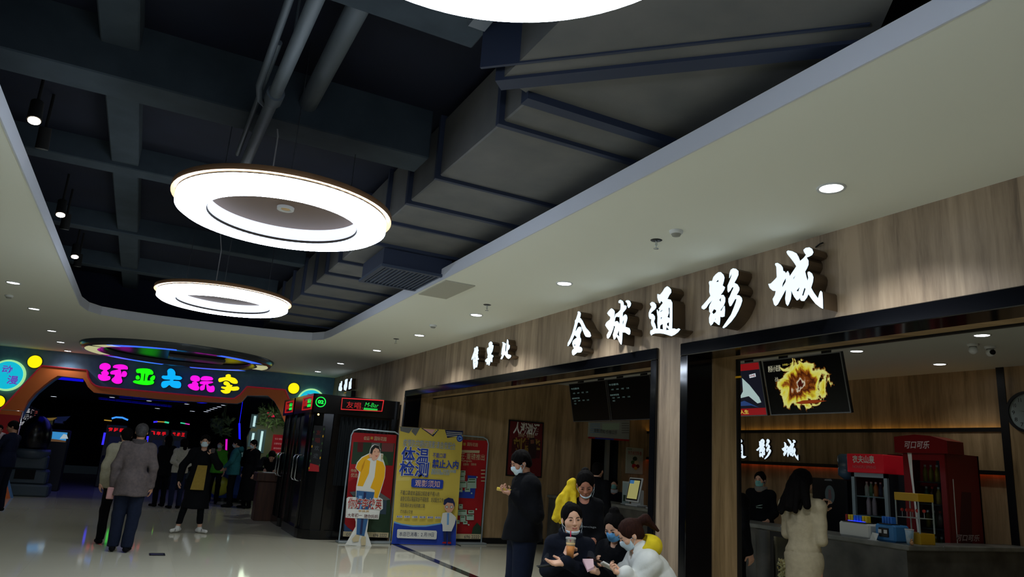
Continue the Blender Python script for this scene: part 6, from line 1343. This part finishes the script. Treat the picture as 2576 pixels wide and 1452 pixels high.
        mesh_part('hair', hair_m, root, [nets(hair_f, *bbox([hc, hc+R@V3(0, -.24, 0)*hk, hc+R@V3(.12, 0, .15)*hk, hc+R@V3(-.12, .1, .05)*hk, hc+R@V3(0, -.1, -.36 if hair in ('long', 'longback', 'bob', 'wave') else -.1)*hk, hc+R@V3(.15, -.06, -.25)*hk, hc+R@V3(-.15, -.06, -.3)*hk], .06), .006 if fine else .010)], None)
    # --- face mask
    for mm_, dz, low_ in ((mask, 0, False), (chin_mask, -.052, True)):
        if mm_ is None: continue
        def mask_f(P):
            q = H(P); sh = smin(s_ell(q, (0, .022, -.030), (.058, .066, .082)), s_ell(q, (0, .036, -.078), (.036, .044, .032)), .03)
            sh = smin(sh, s_cone(q, (0, .080, .010), (0, .092, -.024), .006, .010), .035)
            sh = sh-.0080
            zc_m = -.046+dz; hh_ = .046 if not low_ else .017
            d = smax(sh, np.abs(q[..., 2]-zc_m)-hh_, .006); d = smax(d, (.028 if not low_ else -.02)-q[..., 1], .006)
            return d*hk
        o_ = mesh_part('face_mask', mm_, root, [nets(mask_f, *bbox([hc+R@V3(0, .05, -.05)*hk], .11), .005 if fine else .008)], None)
        b = MB(WO[root.name])
        for sx in (-1, 1):
            for z1 in (-.015+dz, -.072+dz): b.tube([Vector(hc+R@V3(sx*.058, .040, z1)*hk), Vector(hc+R@V3(sx*.079, .012, z1*.6)*hk), Vector(hc+R@V3(sx*.085, -.02, -.008)*hk)], .0013, 5)
        b.build('ear_loop', MASKW, root)
    # --- upper garment
    zh = (hem if hem is not None else -.10)      # hem along the torso axis below the pelvis centre (m)
    if top is not None:
        def top_f(P):
            q = T(P); d = torso_f(P, bulk)
            for sd in 'RL': d = smin(d, arm_f(P, sd, bulk*.9, sleeve, .02), .035)
            if zh < -.12: d = smin(d, s_cone(q*np.array([1, 1.14, 1]), (0, 0, -.02), (0, 0, zh), .148*g_+bulk+tbulk*.5, .165*g_+bulk*1.2+coat+tbulk*.6), .06)
            elif zh < 0: d = smin(d, s_cone(q*np.array([1, 1.16, 1]), (0, 0, .05), (0, 0, zh), .150*g_+bulk+tbulk*.5, .152*g_+bulk*1.1+tbulk), .05)
            d = smax(d, (zh-q[..., 2]), .006)
            if not closed:
                ct_ = s_cone(P, nb+R@V3(0, .02, 0), J['nec']+fw*.05, .045*k, .050*k); d = smax(d, -ct_, .01)
            if quilt: d = d-quilt*(np.abs(np.sin(q[..., 2]*math.pi/.105+q[..., 0]*1.5))**.5-.6)
            if groove is not None: d = d+.010*np.exp(-((q[..., 2]-groove-.01*np.sin(q[..., 0]*9))/.010)**2)
            return d-wob(P, .0045*(1+bulk*12), 20)
        lo_, hi_ = bbox([v for q, v in J.items() if q[:2] in ('pe', 'ch', 'ne', 'sh', 'el', 'wr')]+[J['pel']+up*zh], .19+bulk+coat)
        mesh_part('jacket' if bulk > .014 else 'sweater', top, root, [nets(top_f, lo_, hi_, .012 if fine else .018)], None)
    if collar is not None:
        def col_f(P):
            c = J['nec']+up*.0; q = (P-c) @ TB; r_ = np.sqrt((q[..., 0]/1.05)**2+(q[..., 1])**2); return smax(np.abs(r_-(.078*k+.12*np.abs(q[..., 2]-.02)))-.012, np.abs(q[..., 2]-.015)-.038*k, .008)
        mesh_part('collar', collar, root, [nets(col_f, J['nec']-.16, J['nec']+.16, .008 if fine else .012)], None)
    if hood is not None:
        def hood_f(P):
            c = J['nec']-fw*.075-up*.015; q = (P-c) @ TB; d = s_ell(q, (0, -.01, .02), (.150, .090, .088)); d = smax(d, -s_ell(q, (0, .045, .07), (.095, .075, .07)), .015); d = smin(d, s_cone(q, (-.1, .05, .02), (-.06, .13, -.04), .028, .022), .03); d = smin(d, s_cone(q, (.1, .05, .02), (.06, .13, -.04), .028, .022), .03)
            return d-wob(P, .003, 30)
        mesh_part('hood', hood, root, [nets(hood_f, J['nec']-.26, J['nec']+.26, .009 if fine else .014)], None)
    if cuff is not None:
        b = MB(WO[root.name])
        for sd in 'RL':
            w0, e0 = J['wr'+sd], J['el'+sd]; d_ = (e0-w0)/np.linalg.norm(e0-w0); b.tube([Vector(w0-d_*.01), Vector(w0+d_*.015), Vector(w0+d_*.05)], [.036, .041, .036], 14)
        b.build('cuff', cuff, root)
    # --- trousers
    if trou is not None and low:
        def tr_f(P):
            d = leg_f(P, 'R', tbulk, tbulk+.010); d = smin(d, leg_f(P, 'L', tbulk, tbulk+.010), .02); q = T(P)
            d = smin(d, s_ell(q, (0, 0, 0), (.145*g_+tbulk*.6, .106*g_+tbulk*.5, .13*k)), .05)
            for sd in 'RL': d = smax(d, (J['an'+sd][2]+(.05 if ankle_bare else -.03))-P[..., 2] if J['kn'+sd][2] > J['an'+sd][2]+.2*k else d*0-1, .006)
            if top is not None and J['hpR'][2]-J['knR'][2] > .15: d = smax(d, q[..., 2]-(zh+.04), .004)
            return d-wob(P, .004, 18)
        lo_, hi_ = bbox([v for q, v in J.items() if q[:2] in ('pe', 'hp', 'kn', 'an')], .16)
        mesh_part('trousers', trou, root, [nets(tr_f, lo_, hi_, .013 if fine else .018)], None)
        for sd in 'RL':
            a0 = J['an'+sd]; kn = J['kn'+sd]; fd = V3(.12 if sd == 'R' else -.12, 1, 0); 
            if pose and 'ft'+sd in pose: fd = V3(*pose['ft'+sd])
            fd /= np.linalg.norm(fd); he = a0+V3(0, 0, -.045*k)-fd*.045*k; to = a0+V3(0, 0, -.055*k)+fd*.155*k
            def sh_f(P):
                d = smin(s_cone(P, he, to, .036*k, .030*k), s_cone(P, a0+V3(0, 0, .0), he+fd*.06, .040*k, .036*k), .03); return smax(d, (a0[2]-.088*k)-P[..., 2], .004)
            mesh_part('shoe', shoes or cloth('shoe_black', (14, 14, 16)), root, [nets(sh_f, *bbox([he, to, a0], .08), .008 if fine else .012)], None)
    return root, J, R, hc, hk
def toworld(root, p): return WO[root.name] @ Vector(p)
IL = tuple(-cR); UPW = (0, 0, 1)
# ================================================================ THE CAST
def head_aim(ox, oy): pass
NAVY = cloth('navy', (18, 24, 44)); BLKC = cloth('black', (11, 12, 15)); JEANS = cloth('jeans', (26, 34, 58)); 
# man in the brown-grey jacket, seen from behind
man, *_ = person('man in brown-grey jacket standing with his back to the camera, dark trousers', .06, 11.9, -8, k=1.03, hair='short', hair_m=noisy('hair_grey', (34, 32, 32), (62, 58, 56), .7, nscale=40), skin_m=SKT, top=cloth('brown_grey', (82, 74, 74), (98, 88, 84)), bulk=.030, hem=-.20, sleeve=.022, trou=cloth('dark_trouser', (24, 30, 46)), tbulk=.028, head=(6, 4, 0), collar=cloth('brown_collar', (66, 60, 60)), girth=1.08, pose=dict(elL=(-.235, -.02, 1.12), elR=(.235, -.02, 1.12), wrL=(-.245, .03, .86), wrR=(.245, .05, .87), anL=(-.10, .02, .09), anR=(.08, -.04, .09), knL=(-.095, .03, .5), knR=(.09, .0, .5)))
person('person in beige padded jacket almost hidden behind the brown-jacket man', -.13, 12.75, 10, k=.99, hair='short', top=cloth('beige_puffer', (150, 144, 122)), bulk=.045, hem=-.12, trou=BLKC, collar=cloth('beige_puffer'))
b = MB(); q = Vector((-.185, 11.93, .80)); b.box(q.x-.05, q.x+.05, q.y-.02, q.y+.02, q.z-.1, q.z+.06, bev=.01); b.build('pink_bag', mat('pink_bag', (176, 130, 124), .6), None, 'small pinkish bag held low at the left of the brown-jacket man', 'bag')
# father with child, left edge
fr, J, R, hc, hk = person('man in navy top at the far left edge carrying a small child', -2.17, 17.3, 62, k=1.0, hair='short', skin_m=SKT, top=NAVY, bulk=.022, trou=cloth('dark_blue_trouser', (16, 20, 34)), head=(30, 18, 0), pose=dict(elL=(-.26, .10, 1.14), wrL=(-.06, .28, 1.08), elR=(.26, .08, 1.12), wrR=(.04, .28, 1.12)), hands=((( -1, .3, 0), (0, .2, 1), 30), ((1, .3, 0), (0, .2, 1), 30)))
cq = toworld(fr, (-.02, .26, 1.16))
person('small child in pale pinkish top held in the arms of the navy-top man', cq.x, cq.y, 200, z=cq.z-.52, k=.56, hair='short', skin_m=skin('child', (180, 120, 110)), top=cloth('pale_pink', (176, 160, 168)), bulk=.03, trou=cloth('child_grey', (60, 60, 70)), head=(0, 10, 0), pose=dict(knR=(.14, .28, .80), knL=(-.14, .28, .80), anR=(.20, .22, .48), anL=(-.20, .22, .48), elR=(.28, .1, 1.22), elL=(-.28, .1, 1.22), wrR=(.24, .28, 1.30), wrL=(-.24, .28, 1.30)))
# woman in the cream sweater
person('woman in cream knitted sweater and blue jeans with hands behind her back', 1.05, 19.2, 20, k=.94, hair='bob', top=cloth('cream_knit', (176, 172, 156), (196, 192, 176)), bulk=.034, hem=-.06, trou=JEANS, head=(0, 8, 0), pose=dict(elR=(.25, -.10, 1.14), wrR=(.06, -.17, 1.0), elL=(-.25, -.10, 1.14), wrL=(-.06, -.17, 1.02)), hands=(None, None), collar=cloth('cream_knit'))
person('dark-clothed person with black hair standing behind the cream-sweater woman', .72, 19.6, 30, k=.97, hair='bob', top=BLKC, bulk=.03, hem=-.18, trou=BLKC)
# person in long black coat with raised hand, striding
bw, J, R, hc, hk = person('masked person in long black coat over mustard top raising a hand to the face', 1.13, 14.40, 176, k=.985, fine=True, hair='short', skin_m=SKL, top=BLKC, bulk=.045, hem=-.50, coat=.03, sleeve=.03, trou=BLKC, tbulk=.004, ankle_bare=True, mask=MASKW, shoes=cloth('shoe_white', (206, 204, 196)), head=(-4, 4, 0),
    pose=dict(hpR=(.09, 0, .91), knR=(.15, .04, .52), anR=(.22, .06, .10), knL=(-.10, .06, .50), anL=(-.14, .02, .09), elR=(.30, -.02, 1.14), wrR=(.32, .06, .90), elL=(-.30, .04, 1.17), wrL=(-.15, .24, 1.36), ftR=(.6, .8, 0), ftL=(-.75, .7, 0)), hands=('relax', ((.25, -.1, 1), (.1, -1, 0), 50)))
b = MB(WO[bw.name]); b.add([(-.10, .172, 1.16), (.06, .182, 1.16), (.12, .225, .74), (-.10, .225, .74), (-.10, .14, 1.16), (.06, .15, 1.16), (.12, .17, .74), (-.10, .17, .74)], [(0, 3, 2, 1), (0, 1, 5, 4), (0, 4, 7, 3), (1, 2, 6, 5)]); b.build('mustard_top', cloth('mustard', (140, 116, 52)), bw)
b = MB(WO[bw.name])
for sx, (ax_, ay_) in ((1, (.22, .06)), (-1, (-.14, .02))):
    for k_ in range(3): b.box(ax_*.985+sx*.030, ax_*.985+sx*.036, ay_+.03+k_*.028, ay_+.042+k_*.028, .03, .07)
b.build('shoe_stripes', BLKC, bw)
q = toworld(bw, (-.15, .29, 1.44)); b = MB(); b.box(q.x-.035, q.x+.035, q.y-.006, q.y+.006, q.z-.05, q.z+.03, bev=.004); b.build('phone', mat('phone_dark', (40, 30, 28), .3), None, 'small dark phone held near the face by the black-coat person', 'phone')
# teal jacket
person('person in teal hooded jacket and black trousers facing left, wearing a mask', 2.36, 20.1, 75, k=.985, hair='short', top=cloth('teal', (38, 96, 102), (48, 112, 116)), bulk=.045, hem=-.12, trou=BLKC, mask=MASKW, hood=cloth('teal'), head=(0, 14, 0), pose=dict(elR=(.24, .06, 1.14), wrR=(.20, .20, .98), elL=(-.24, .06, 1.14), wrL=(-.18, .22, .98)))
person('person in bright green vest partly hidden behind the teal-jacket person', 2.05, 21.1, 160, k=.95, hair='short', top=cloth('green_vest', (70, 150, 40)), bulk=.03, trou=BLKC, mask=MASKW)
# black long robe + leaning person
person('person in long black coat standing before the podium, wearing a mask', 2.74, 19.9, 120, k=.99, hair='short', top=BLKC, bulk=.05, hem=-.72, coat=.04, sleeve=.03, trou=BLKC, mask=MASKW, head=(0, 16, 0))
person('person in black leaning over the brown podium beside the booth', 2.98, 18.15, 165, k=.98, hair='short', top=BLKC, bulk=.035, trou=BLKC, head=(0, 45, 0), hood=cloth('green_scarf', (60, 120, 40)), pose=dict(che=(0, .20, 1.18), nec=(0, .31, 1.31), hed=(0, .42, 1.38), shR=(.18, .28, 1.27), shL=(-.18, .28, 1.27), elR=(.26, .42, 1.08), elL=(-.26, .42, 1.08), wrR=(.10, .60, 1.06), wrL=(-.14, .58, 1.06)), hands=(((0, 1, -.2), (-1, 0, -.4), 30), ((0, 1, -.2), (1, 0, -.4), 30)))
# ---- standing man with the yellow phone
mz = person('tall masked man in black coat and navy trousers standing looking at his phone', 0, 0, 80, z=None, at=(1309, 1165, 6.9), fine=True, hair='short', skin_m=SKT, top=BLKC, bulk=.050, hem=-.05, sleeve=.026, trou=cloth('navy_trouser', (20, 26, 42)), tbulk=.030, mask=MASKW, head=(4, 26, 0), collar=BLKC, girth=1.03,
    pose=dict(hed=(0, .065, 1.585), nec=(0, .01, 1.44), elR=(.20, -.06, 1.12), elL=(-.20, -.06, 1.12)), wpt=dict(wrR=(1296, 1240, 6.98), wrL=(1290, 1242, 6.72)), hands=(('w', (-.85, .35, .15), (.3, .1, 1), 36), ('w', (-.85, .45, .1), (.1, -.1, 1), 36)))
c_ = dist(1268, 1233, 6.82); M_ = frame_from(c_, (-.88, .42, .10), (.1, .2, 1))
b = MB(M_); b.box(-.07, .07, -.010, .010, -.038, .038, bev=.004); ph = b.build('phone', mat('phone_case_yellow', (222, 190, 50), .4), None, 'phone in a yellow case held by the tall man in black', 'phone')
# ---- girl in black with the yellow jacket
gl = person('young girl in black sweatshirt with collar looking down, yellow jacket on her back', 0, 0, 156, z=None, at=(1473, 1219, 6.1), girth=.86, fine=True, hair='bun', skin_m=skin('girl', (178, 118, 92)), top=cloth('sweat_black', (13, 14, 17)), bulk=.028, hem=-.10, trou=BLKC, chin_mask=MASKW, head=(-6, 34, 4), hands=(((-.9, .4, .1), (0, -.4, 1), 45), ((.9, .4, .1), (0, -.4, 1), 45)), lips=LIPN,
    pose=dict(shR=(.135, -.01, 1.385), shL=(-.135, -.01, 1.385), hed=(0, .075, 1.585), nec=(0, .015, 1.45), elR=(.17, .02, 1.14), wrR=(.02, .17, 1.06), elL=(-.17, .02, 1.14), wrL=(-.05, .17, 1.03)))
b = MB(frame_from(WO[gl[0].name] @ Vector((-.02, .125, 1.10)), WO[gl[0].name].to_3x3() @ Vector((-1, 0, 0)), (0, .0, 1))); put_text(b, 'Balenciaga', -.075, .075, -.008, .012, .004, pr('sweat_letter', (120, 124, 124)), .01); b.build('chest_lettering', None, gl[0])
def yj_f(P):
    d = s_ell(P, (.20, -.03, 1.40), (.12, .12, .14)); d = smin(d, s_ell(P, (.26, -.04, 1.26), (.15, .13, .16)), .05); d = smin(d, s_ell(P, (.29, -.02, 1.12), (.13, .12, .14)), .05); d = smin(d, s_cone(P, (.20, .05, 1.44), (.17, .12, 1.10), .05, .06), .03); d = smin(d, s_cone(P, (.34, .03, 1.36), (.40, .04, 1.06), .05, .055), .025)
    d = smin(d, s_cone(P, (.27, .06, 1.42), (.30, .11, 1.05), .035, .05), .018); d = smin(d, s_ell(P, (.20, -.02, 1.54), (.07, .06, .06)), .03)
    return d-wob(P, .007, 18)-.006*np.sin(P[..., 0]*60+P[..., 1]*40+P[..., 2]*14)-.002*np.sin(P[..., 2]*60+P[..., 0]*30)
VJ, FJ = nets(yj_f, (-.05, -.25, .85), (.55, .28, 1.68), .010)
yc3 = dist(1424, 1270, 6.12); yj = thing('yellow_jacket', 'bright yellow fleecy jacket draped at the girl\'s side behind the woman with juice', 'jacket', yc3)
me = bpy.data.meshes.new('jacket_cloth'); Ry = WO[gl[0].name].to_3x3(); me.from_pydata([tuple(Ry @ ((Vector(v)-Vector((.27, -.02, 1.25)))*.62)) for v in VJ.tolist()], [], FJ.tolist()); me.polygons.foreach_set('use_smooth', [True]*len(me.polygons)); me.materials.append(cloth('jacket_yellow_real', (206, 172, 22), (226, 196, 50))); o = bpy.data.objects.new('jacket_cloth', me); link(o); o.parent = yj; WO[o.name] = WO[yj.name]
q_ = dist(1502, 1195, 10.6)
person('black-haired customer in dark clothes at the ticket counter, seen behind the girl', q_.x, q_.y, -60, k=.97, hair='short', top=BLKC, bulk=.03, trou=BLKC)
# ticket clerk
tk = person('masked ticket clerk seated behind the stone counter with white collar', 8.75, 12.45, 148, k=.98, z=-.28, hair='short', top=cloth('clerk_dark', (20, 22, 26)), bulk=.02, mask=MASKG, trou=BLKC, low=False, collar=cloth('white_collar', (180, 186, 186)))
# snack clerk
sk = person('masked snack clerk in black sweatshirt behind the snack counter', 8.55, 8.32, 112, k=.985, fine=True, hair='bun', skin_m=SKL, top=cloth('sweat_black'), bulk=.03, mask=MASKG, trou=BLKC, head=(0, 8, 0), collar=cloth('pale_collar', (120, 116, 108)), pose=dict(wrR=(.20, .22, 1.02), wrL=(-.20, .22, 1.02)))
b = MB(frame_from(WO[sk[0].name] @ Vector((-.04, .150, 1.20)), WO[sk[0].name].to_3x3() @ Vector((-1, 0, 0)), (0, 0, 1))); b.add([(-.06, -.01, .006), (.0, .01, .006), (.05, .02, .006), (.045, .014, .006), (.0, 0, .006)], [(0, 4, 3, 2, 1)]); put_text(b, 'SPORT', -.05, .045, -.035, -.02, .006, MNT, .02); b.mats = [MNT]; b.build('chest_print', MNT, sk[0])
person('dark-clothed customer half hidden behind the black door edge', 5.70, 5.98, -80, k=.97, hair='long', top=BLKC, bulk=.04, trou=BLKC)
# woman in the beige coat
wc = person('woman with long black hair in long beige coat looking at her phone by the counter', 0, 0, -74, z=None, at=(2020, 1213, 6.7), fine=True, hair='wave', skin_m=SKL, top=cloth('beige_coat', (168, 156, 128)), bulk=.024, hem=-.62, coat=.0, sleeve=.016, trou=BLKC, head=(-14, 22, 0), collar=cloth('beige_coat'), girth=.92, groove=.05,
    pose=dict(elR=(.185, -.02, 1.10), elL=(-.17, .04, 1.12)), wpt=dict(wrR=(2058, 1290, 6.55), wrL=(2066, 1284, 6.85)), hands=(('w', (.75, .2, .6), (-.2, .9, .3), 38), ('w', (.6, .1, .7), (.1, -.9, .3), 38)))
c_ = dist(2074, 1278, 6.7); M_ = frame_from(c_, (.5, .8, 0), (.35, -.1, 1)); b = MB(M_); b.box(-.038, .038, -.07, .07, -.005, .005, bev=.003); b.build('phone', mat('phone_black', (16, 18, 24), .2), None, 'dark phone held up by the woman in the beige coat', 'phone')

# ---- seated group on a bench in front of the pillar
be = thing('bench', 'low dark bench carrying the three seated women in front of the wooden pillar', 'bench', (3.4, 4.75, 0))
SIT = dict(pel=(0, -.02, .56), che=(0, .06, .88), nec=(0, .09, 1.06), hed=(0, .13, 1.20), shR=(.158, .08, 1.00), shL=(-.158, .08, 1.00), hpR=(.10, .0, .55), hpL=(-.10, .0, .55), knR=(.13, .44, .57), knL=(-.13, .44, .57), anR=(.13, .46, .09), anL=(-.13, .46, .09), elR=(.22, .16, .78), elL=(-.22, .16, .78), wrR=(.15, .36, .80), wrL=(-.15, .36, .80))
def sit(**kw): d = dict(SIT); d.update(kw); return d
b = MB(); b.box(2.75, 4.25, 4.78, 5.16,   .38, .43, bev=.015); b.build('seat_plank', BLK, be)
for x in (2.9, 3.5, 4.1):
    b = MB(); b.box(x-.03, x+.03, 4.84, 5.06, 0, .38); b.build('leg', BLK, be)
# juice woman
SIT2 = dict(shR=(.130, .08, .995), shL=(-.130, .08, .995))
ju = person('seated woman in dark navy jacket holding an orange juice cup and a phone', 0, 0, 158, z='sit', k=.96, at=(1439, 1306, 5.45), fine=True, hair='bun', skin_m=skin('fair', (220, 170, 138)), top=cloth('navy_puffer', (17, 21, 31)), bulk=.034, hem=-.10, sleeve=.022, trou=BLKC, chin_mask=MASKW, head=(4, 6, 5), lips=LIPM, collar=cloth('navy_puffer'), girth=.86, quilt=.004,
    pose=sit(elR=(.17, .08, .80), elL=(-.17, .16, .79), **SIT2), wpt=dict(wrR=(1421, 1408, 5.22), wrL=(1424, 1415, 5.10)), hands=(('w', (.25, -.2, .9), (.9, .25, -.2), 52), ('w', (-.9, .3, -.12), (.1, -.3, .95), 14)))
c_ = dist(1435, 1378, 5.16); fx, fy, fz, cs = c_.x, c_.y, c_.z-.070, .80
t = thing('juice_cup', 'clear plastic cup of orange juice with pink straw held by the seated woman', 'cup', (fx, fy, fz))
L_ = lambda pr_: [(r_*cs, z_*cs) for r_, z_ in pr_]
b = MB(); b.lathe(L_([(.0005, 0), (.030, 0), (.044, .165), (.042, .165), (.0285, .003)]), (fx, fy, fz), 28); b.build('cup_wall', mat('cup_clear', (230, 235, 230), .08, trans=.9, ior=1.1), t)
b = MB(); b.lathe(L_([(.0005, .002), (.0285, .003), (.0385, .105), (.0005, .105)]), (fx, fy, fz), 28); b.build('juice', mat('orange_juice', (255, 150, 4), .4), t)
b = MB(); b.lathe(L_([(.0005, .106), (.0385, .106), (.0415, .13), (.0005, .13)]), (fx, fy, fz), 28); b.build('foam', mat('juice_foam', (216, 180, 120), .7), t)
b = MB(); b.lathe(L_([(.046, .160), (.048, .170), (.044, .176), (.0005, .178)]), (fx, fy, fz), 28); b.build('lid', mat('lid_clear', (190, 194, 186), .3, alpha=.6), t)
b = MB(); b.tube([(fx, fy, fz+.02), (fx-.004, fy, fz+.185)], .004, 8); b.build('straw', mat('straw_pink', (220, 40, 80), .4), t)
c_ = dist(1372, 1424, 5.10); M_ = frame_from(c_, (-.9, .3, -.14), (-.2, .1, 1)); b = MB(M_); b.box(-.075, .06, -.005, .005, -.036, .036, bev=.003); b.build('phone', mat('phone_case_grey', (34, 36, 34), .3), None, 'dark phone lying in the outstretched hand of the woman with juice', 'phone')
b = MB(WO[ju[0].name]); w0 = Vector(ju[1]['wrL']); d0 = (Vector(ju[1]['elL'])-w0).normalized(); b.tube([w0+d0*.0, w0+d0*.012], .031, 14); b.build('wristband', mat('band_mint', (150, 200, 180), .4), ju[0])
def lap_f(P): return smin(s_cone(P, (-.122, .08, .955), (-.158, .13, .84), .056, .048), s_cone(P, (.122, .08, .955), (.158, .08, .84), .056, .048), .001)-wob(P, .004, 24)
mesh_part('shoulder_panel', cloth('panel_grey', (40, 42, 48)), ju[0], [nets(lap_f, (-.42, -.06, .7), (.42, .34, 1.10), .011)], None)
# blue-mask woman
mw = person('seated woman in black jacket with bright blue mask looking down at a phone', 0, 0, 116, z='sit', k=.94, at=(1545, 1326, 5.65), fine=True, hair='buntop', skin_m=skin('fair'), top=BLKC, bulk=.034, hem=-.08, sleeve=.022, trou=BLKC, mask=MASKB, head=(0, 32, 0), girth=.88, pose=sit(hed=(0, .17, 1.185), elR=(.18, .18, .80), elL=(-.18, .18, .80), knR=(.13, .46, .62), knL=(-.13, .46, .60), **SIT2), wpt=dict(wrR=(1527, 1428, 5.45), wrL=(1512, 1440, 5.25)), hands=(('w', (-.8, .2, .35), (-.2, -.4, .9), 40), ('w', (-.85, .3, .1), (0, -.3, 1), 30)))
c_ = dist(1500, 1411, 5.25); M_ = frame_from(c_, (.85, -.35, -.28), (.3, .1, 1)); b = MB(M_); b.box(-.07, .07, -.005, .005, -.036, .036, bev=.003); b.build('phone', mat('phone_brown', (44, 26, 24), .25), None, 'dark reddish phone held by the seated woman with the blue mask', 'phone')
b = MB(); pa = [dist(*p) for p in ((1465, 1412, 5.15), (1492, 1412, 5.2), (1494, 1432, 5.12), (1478, 1440, 5.08))]
for k_ in range(5): b.add([p+Vector((0, 0, .004*k_)) for p in pa], [(0, 1, 2, 3), (3, 2, 1, 0)])
b.build('paper_tissue', mat('tissue_pink', (226, 190, 196), .8), None, 'folded pink and white paper held between the seated women', 'paper')
# puffer woman, bending forward
pw = person('woman in white puffer jacket with yellow hood and ponytail bending over her white phone', 0, 0, 66, z='sit', k=.95, at=(1585, 1346, 5.4), fine=True, hair='pony', hair_m=HAIRB, skin_m=skin('fair'), top=noisy('cloth_white_puffer', (206, 208, 200), (216, 217, 209), .8, nscale=12, bump=.3), bulk=.060, hem=-.08, quilt=.010, sleeve=.036, trou=cloth('grey_trouser', (52, 54, 60)), mask=MASKW, hood=cloth('hood_yellow', (206, 182, 36)), cuff=cloth('hood_yellow'), head=(4, 36, 0),
    pose=sit(che=(0, .15, .84), nec=(0, .25, 1.005), hed=(0, .335, 1.13), shR=(.158, .22, .95), shL=(-.158, .22, .95), elR=(.20, .34, .74), elL=(-.20, .34, .74), knR=(.14, .44, .56)), wpt=dict(wrR=(1570, 1436, 5.45), wrL=(1574, 1444, 5.12)), hands=(('w', (-.85, .4, .12), (-.2, -.2, .9), 40), ('w', (-.85, .4, .12), (.1, -.2, .9), 40)))
c_ = dist(1536, 1428, 5.2); M_ = frame_from(c_, (.86, -.38, -.42), (.4, .2, 1)); b = MB(M_); b.box(-.075, .075, -.007, .007, -.037, .037, bev=.004); b.build('phone', mat('phone_white', (216, 214, 206), .35), None, 'white phone held by the woman in the white puffer jacket', 'phone')
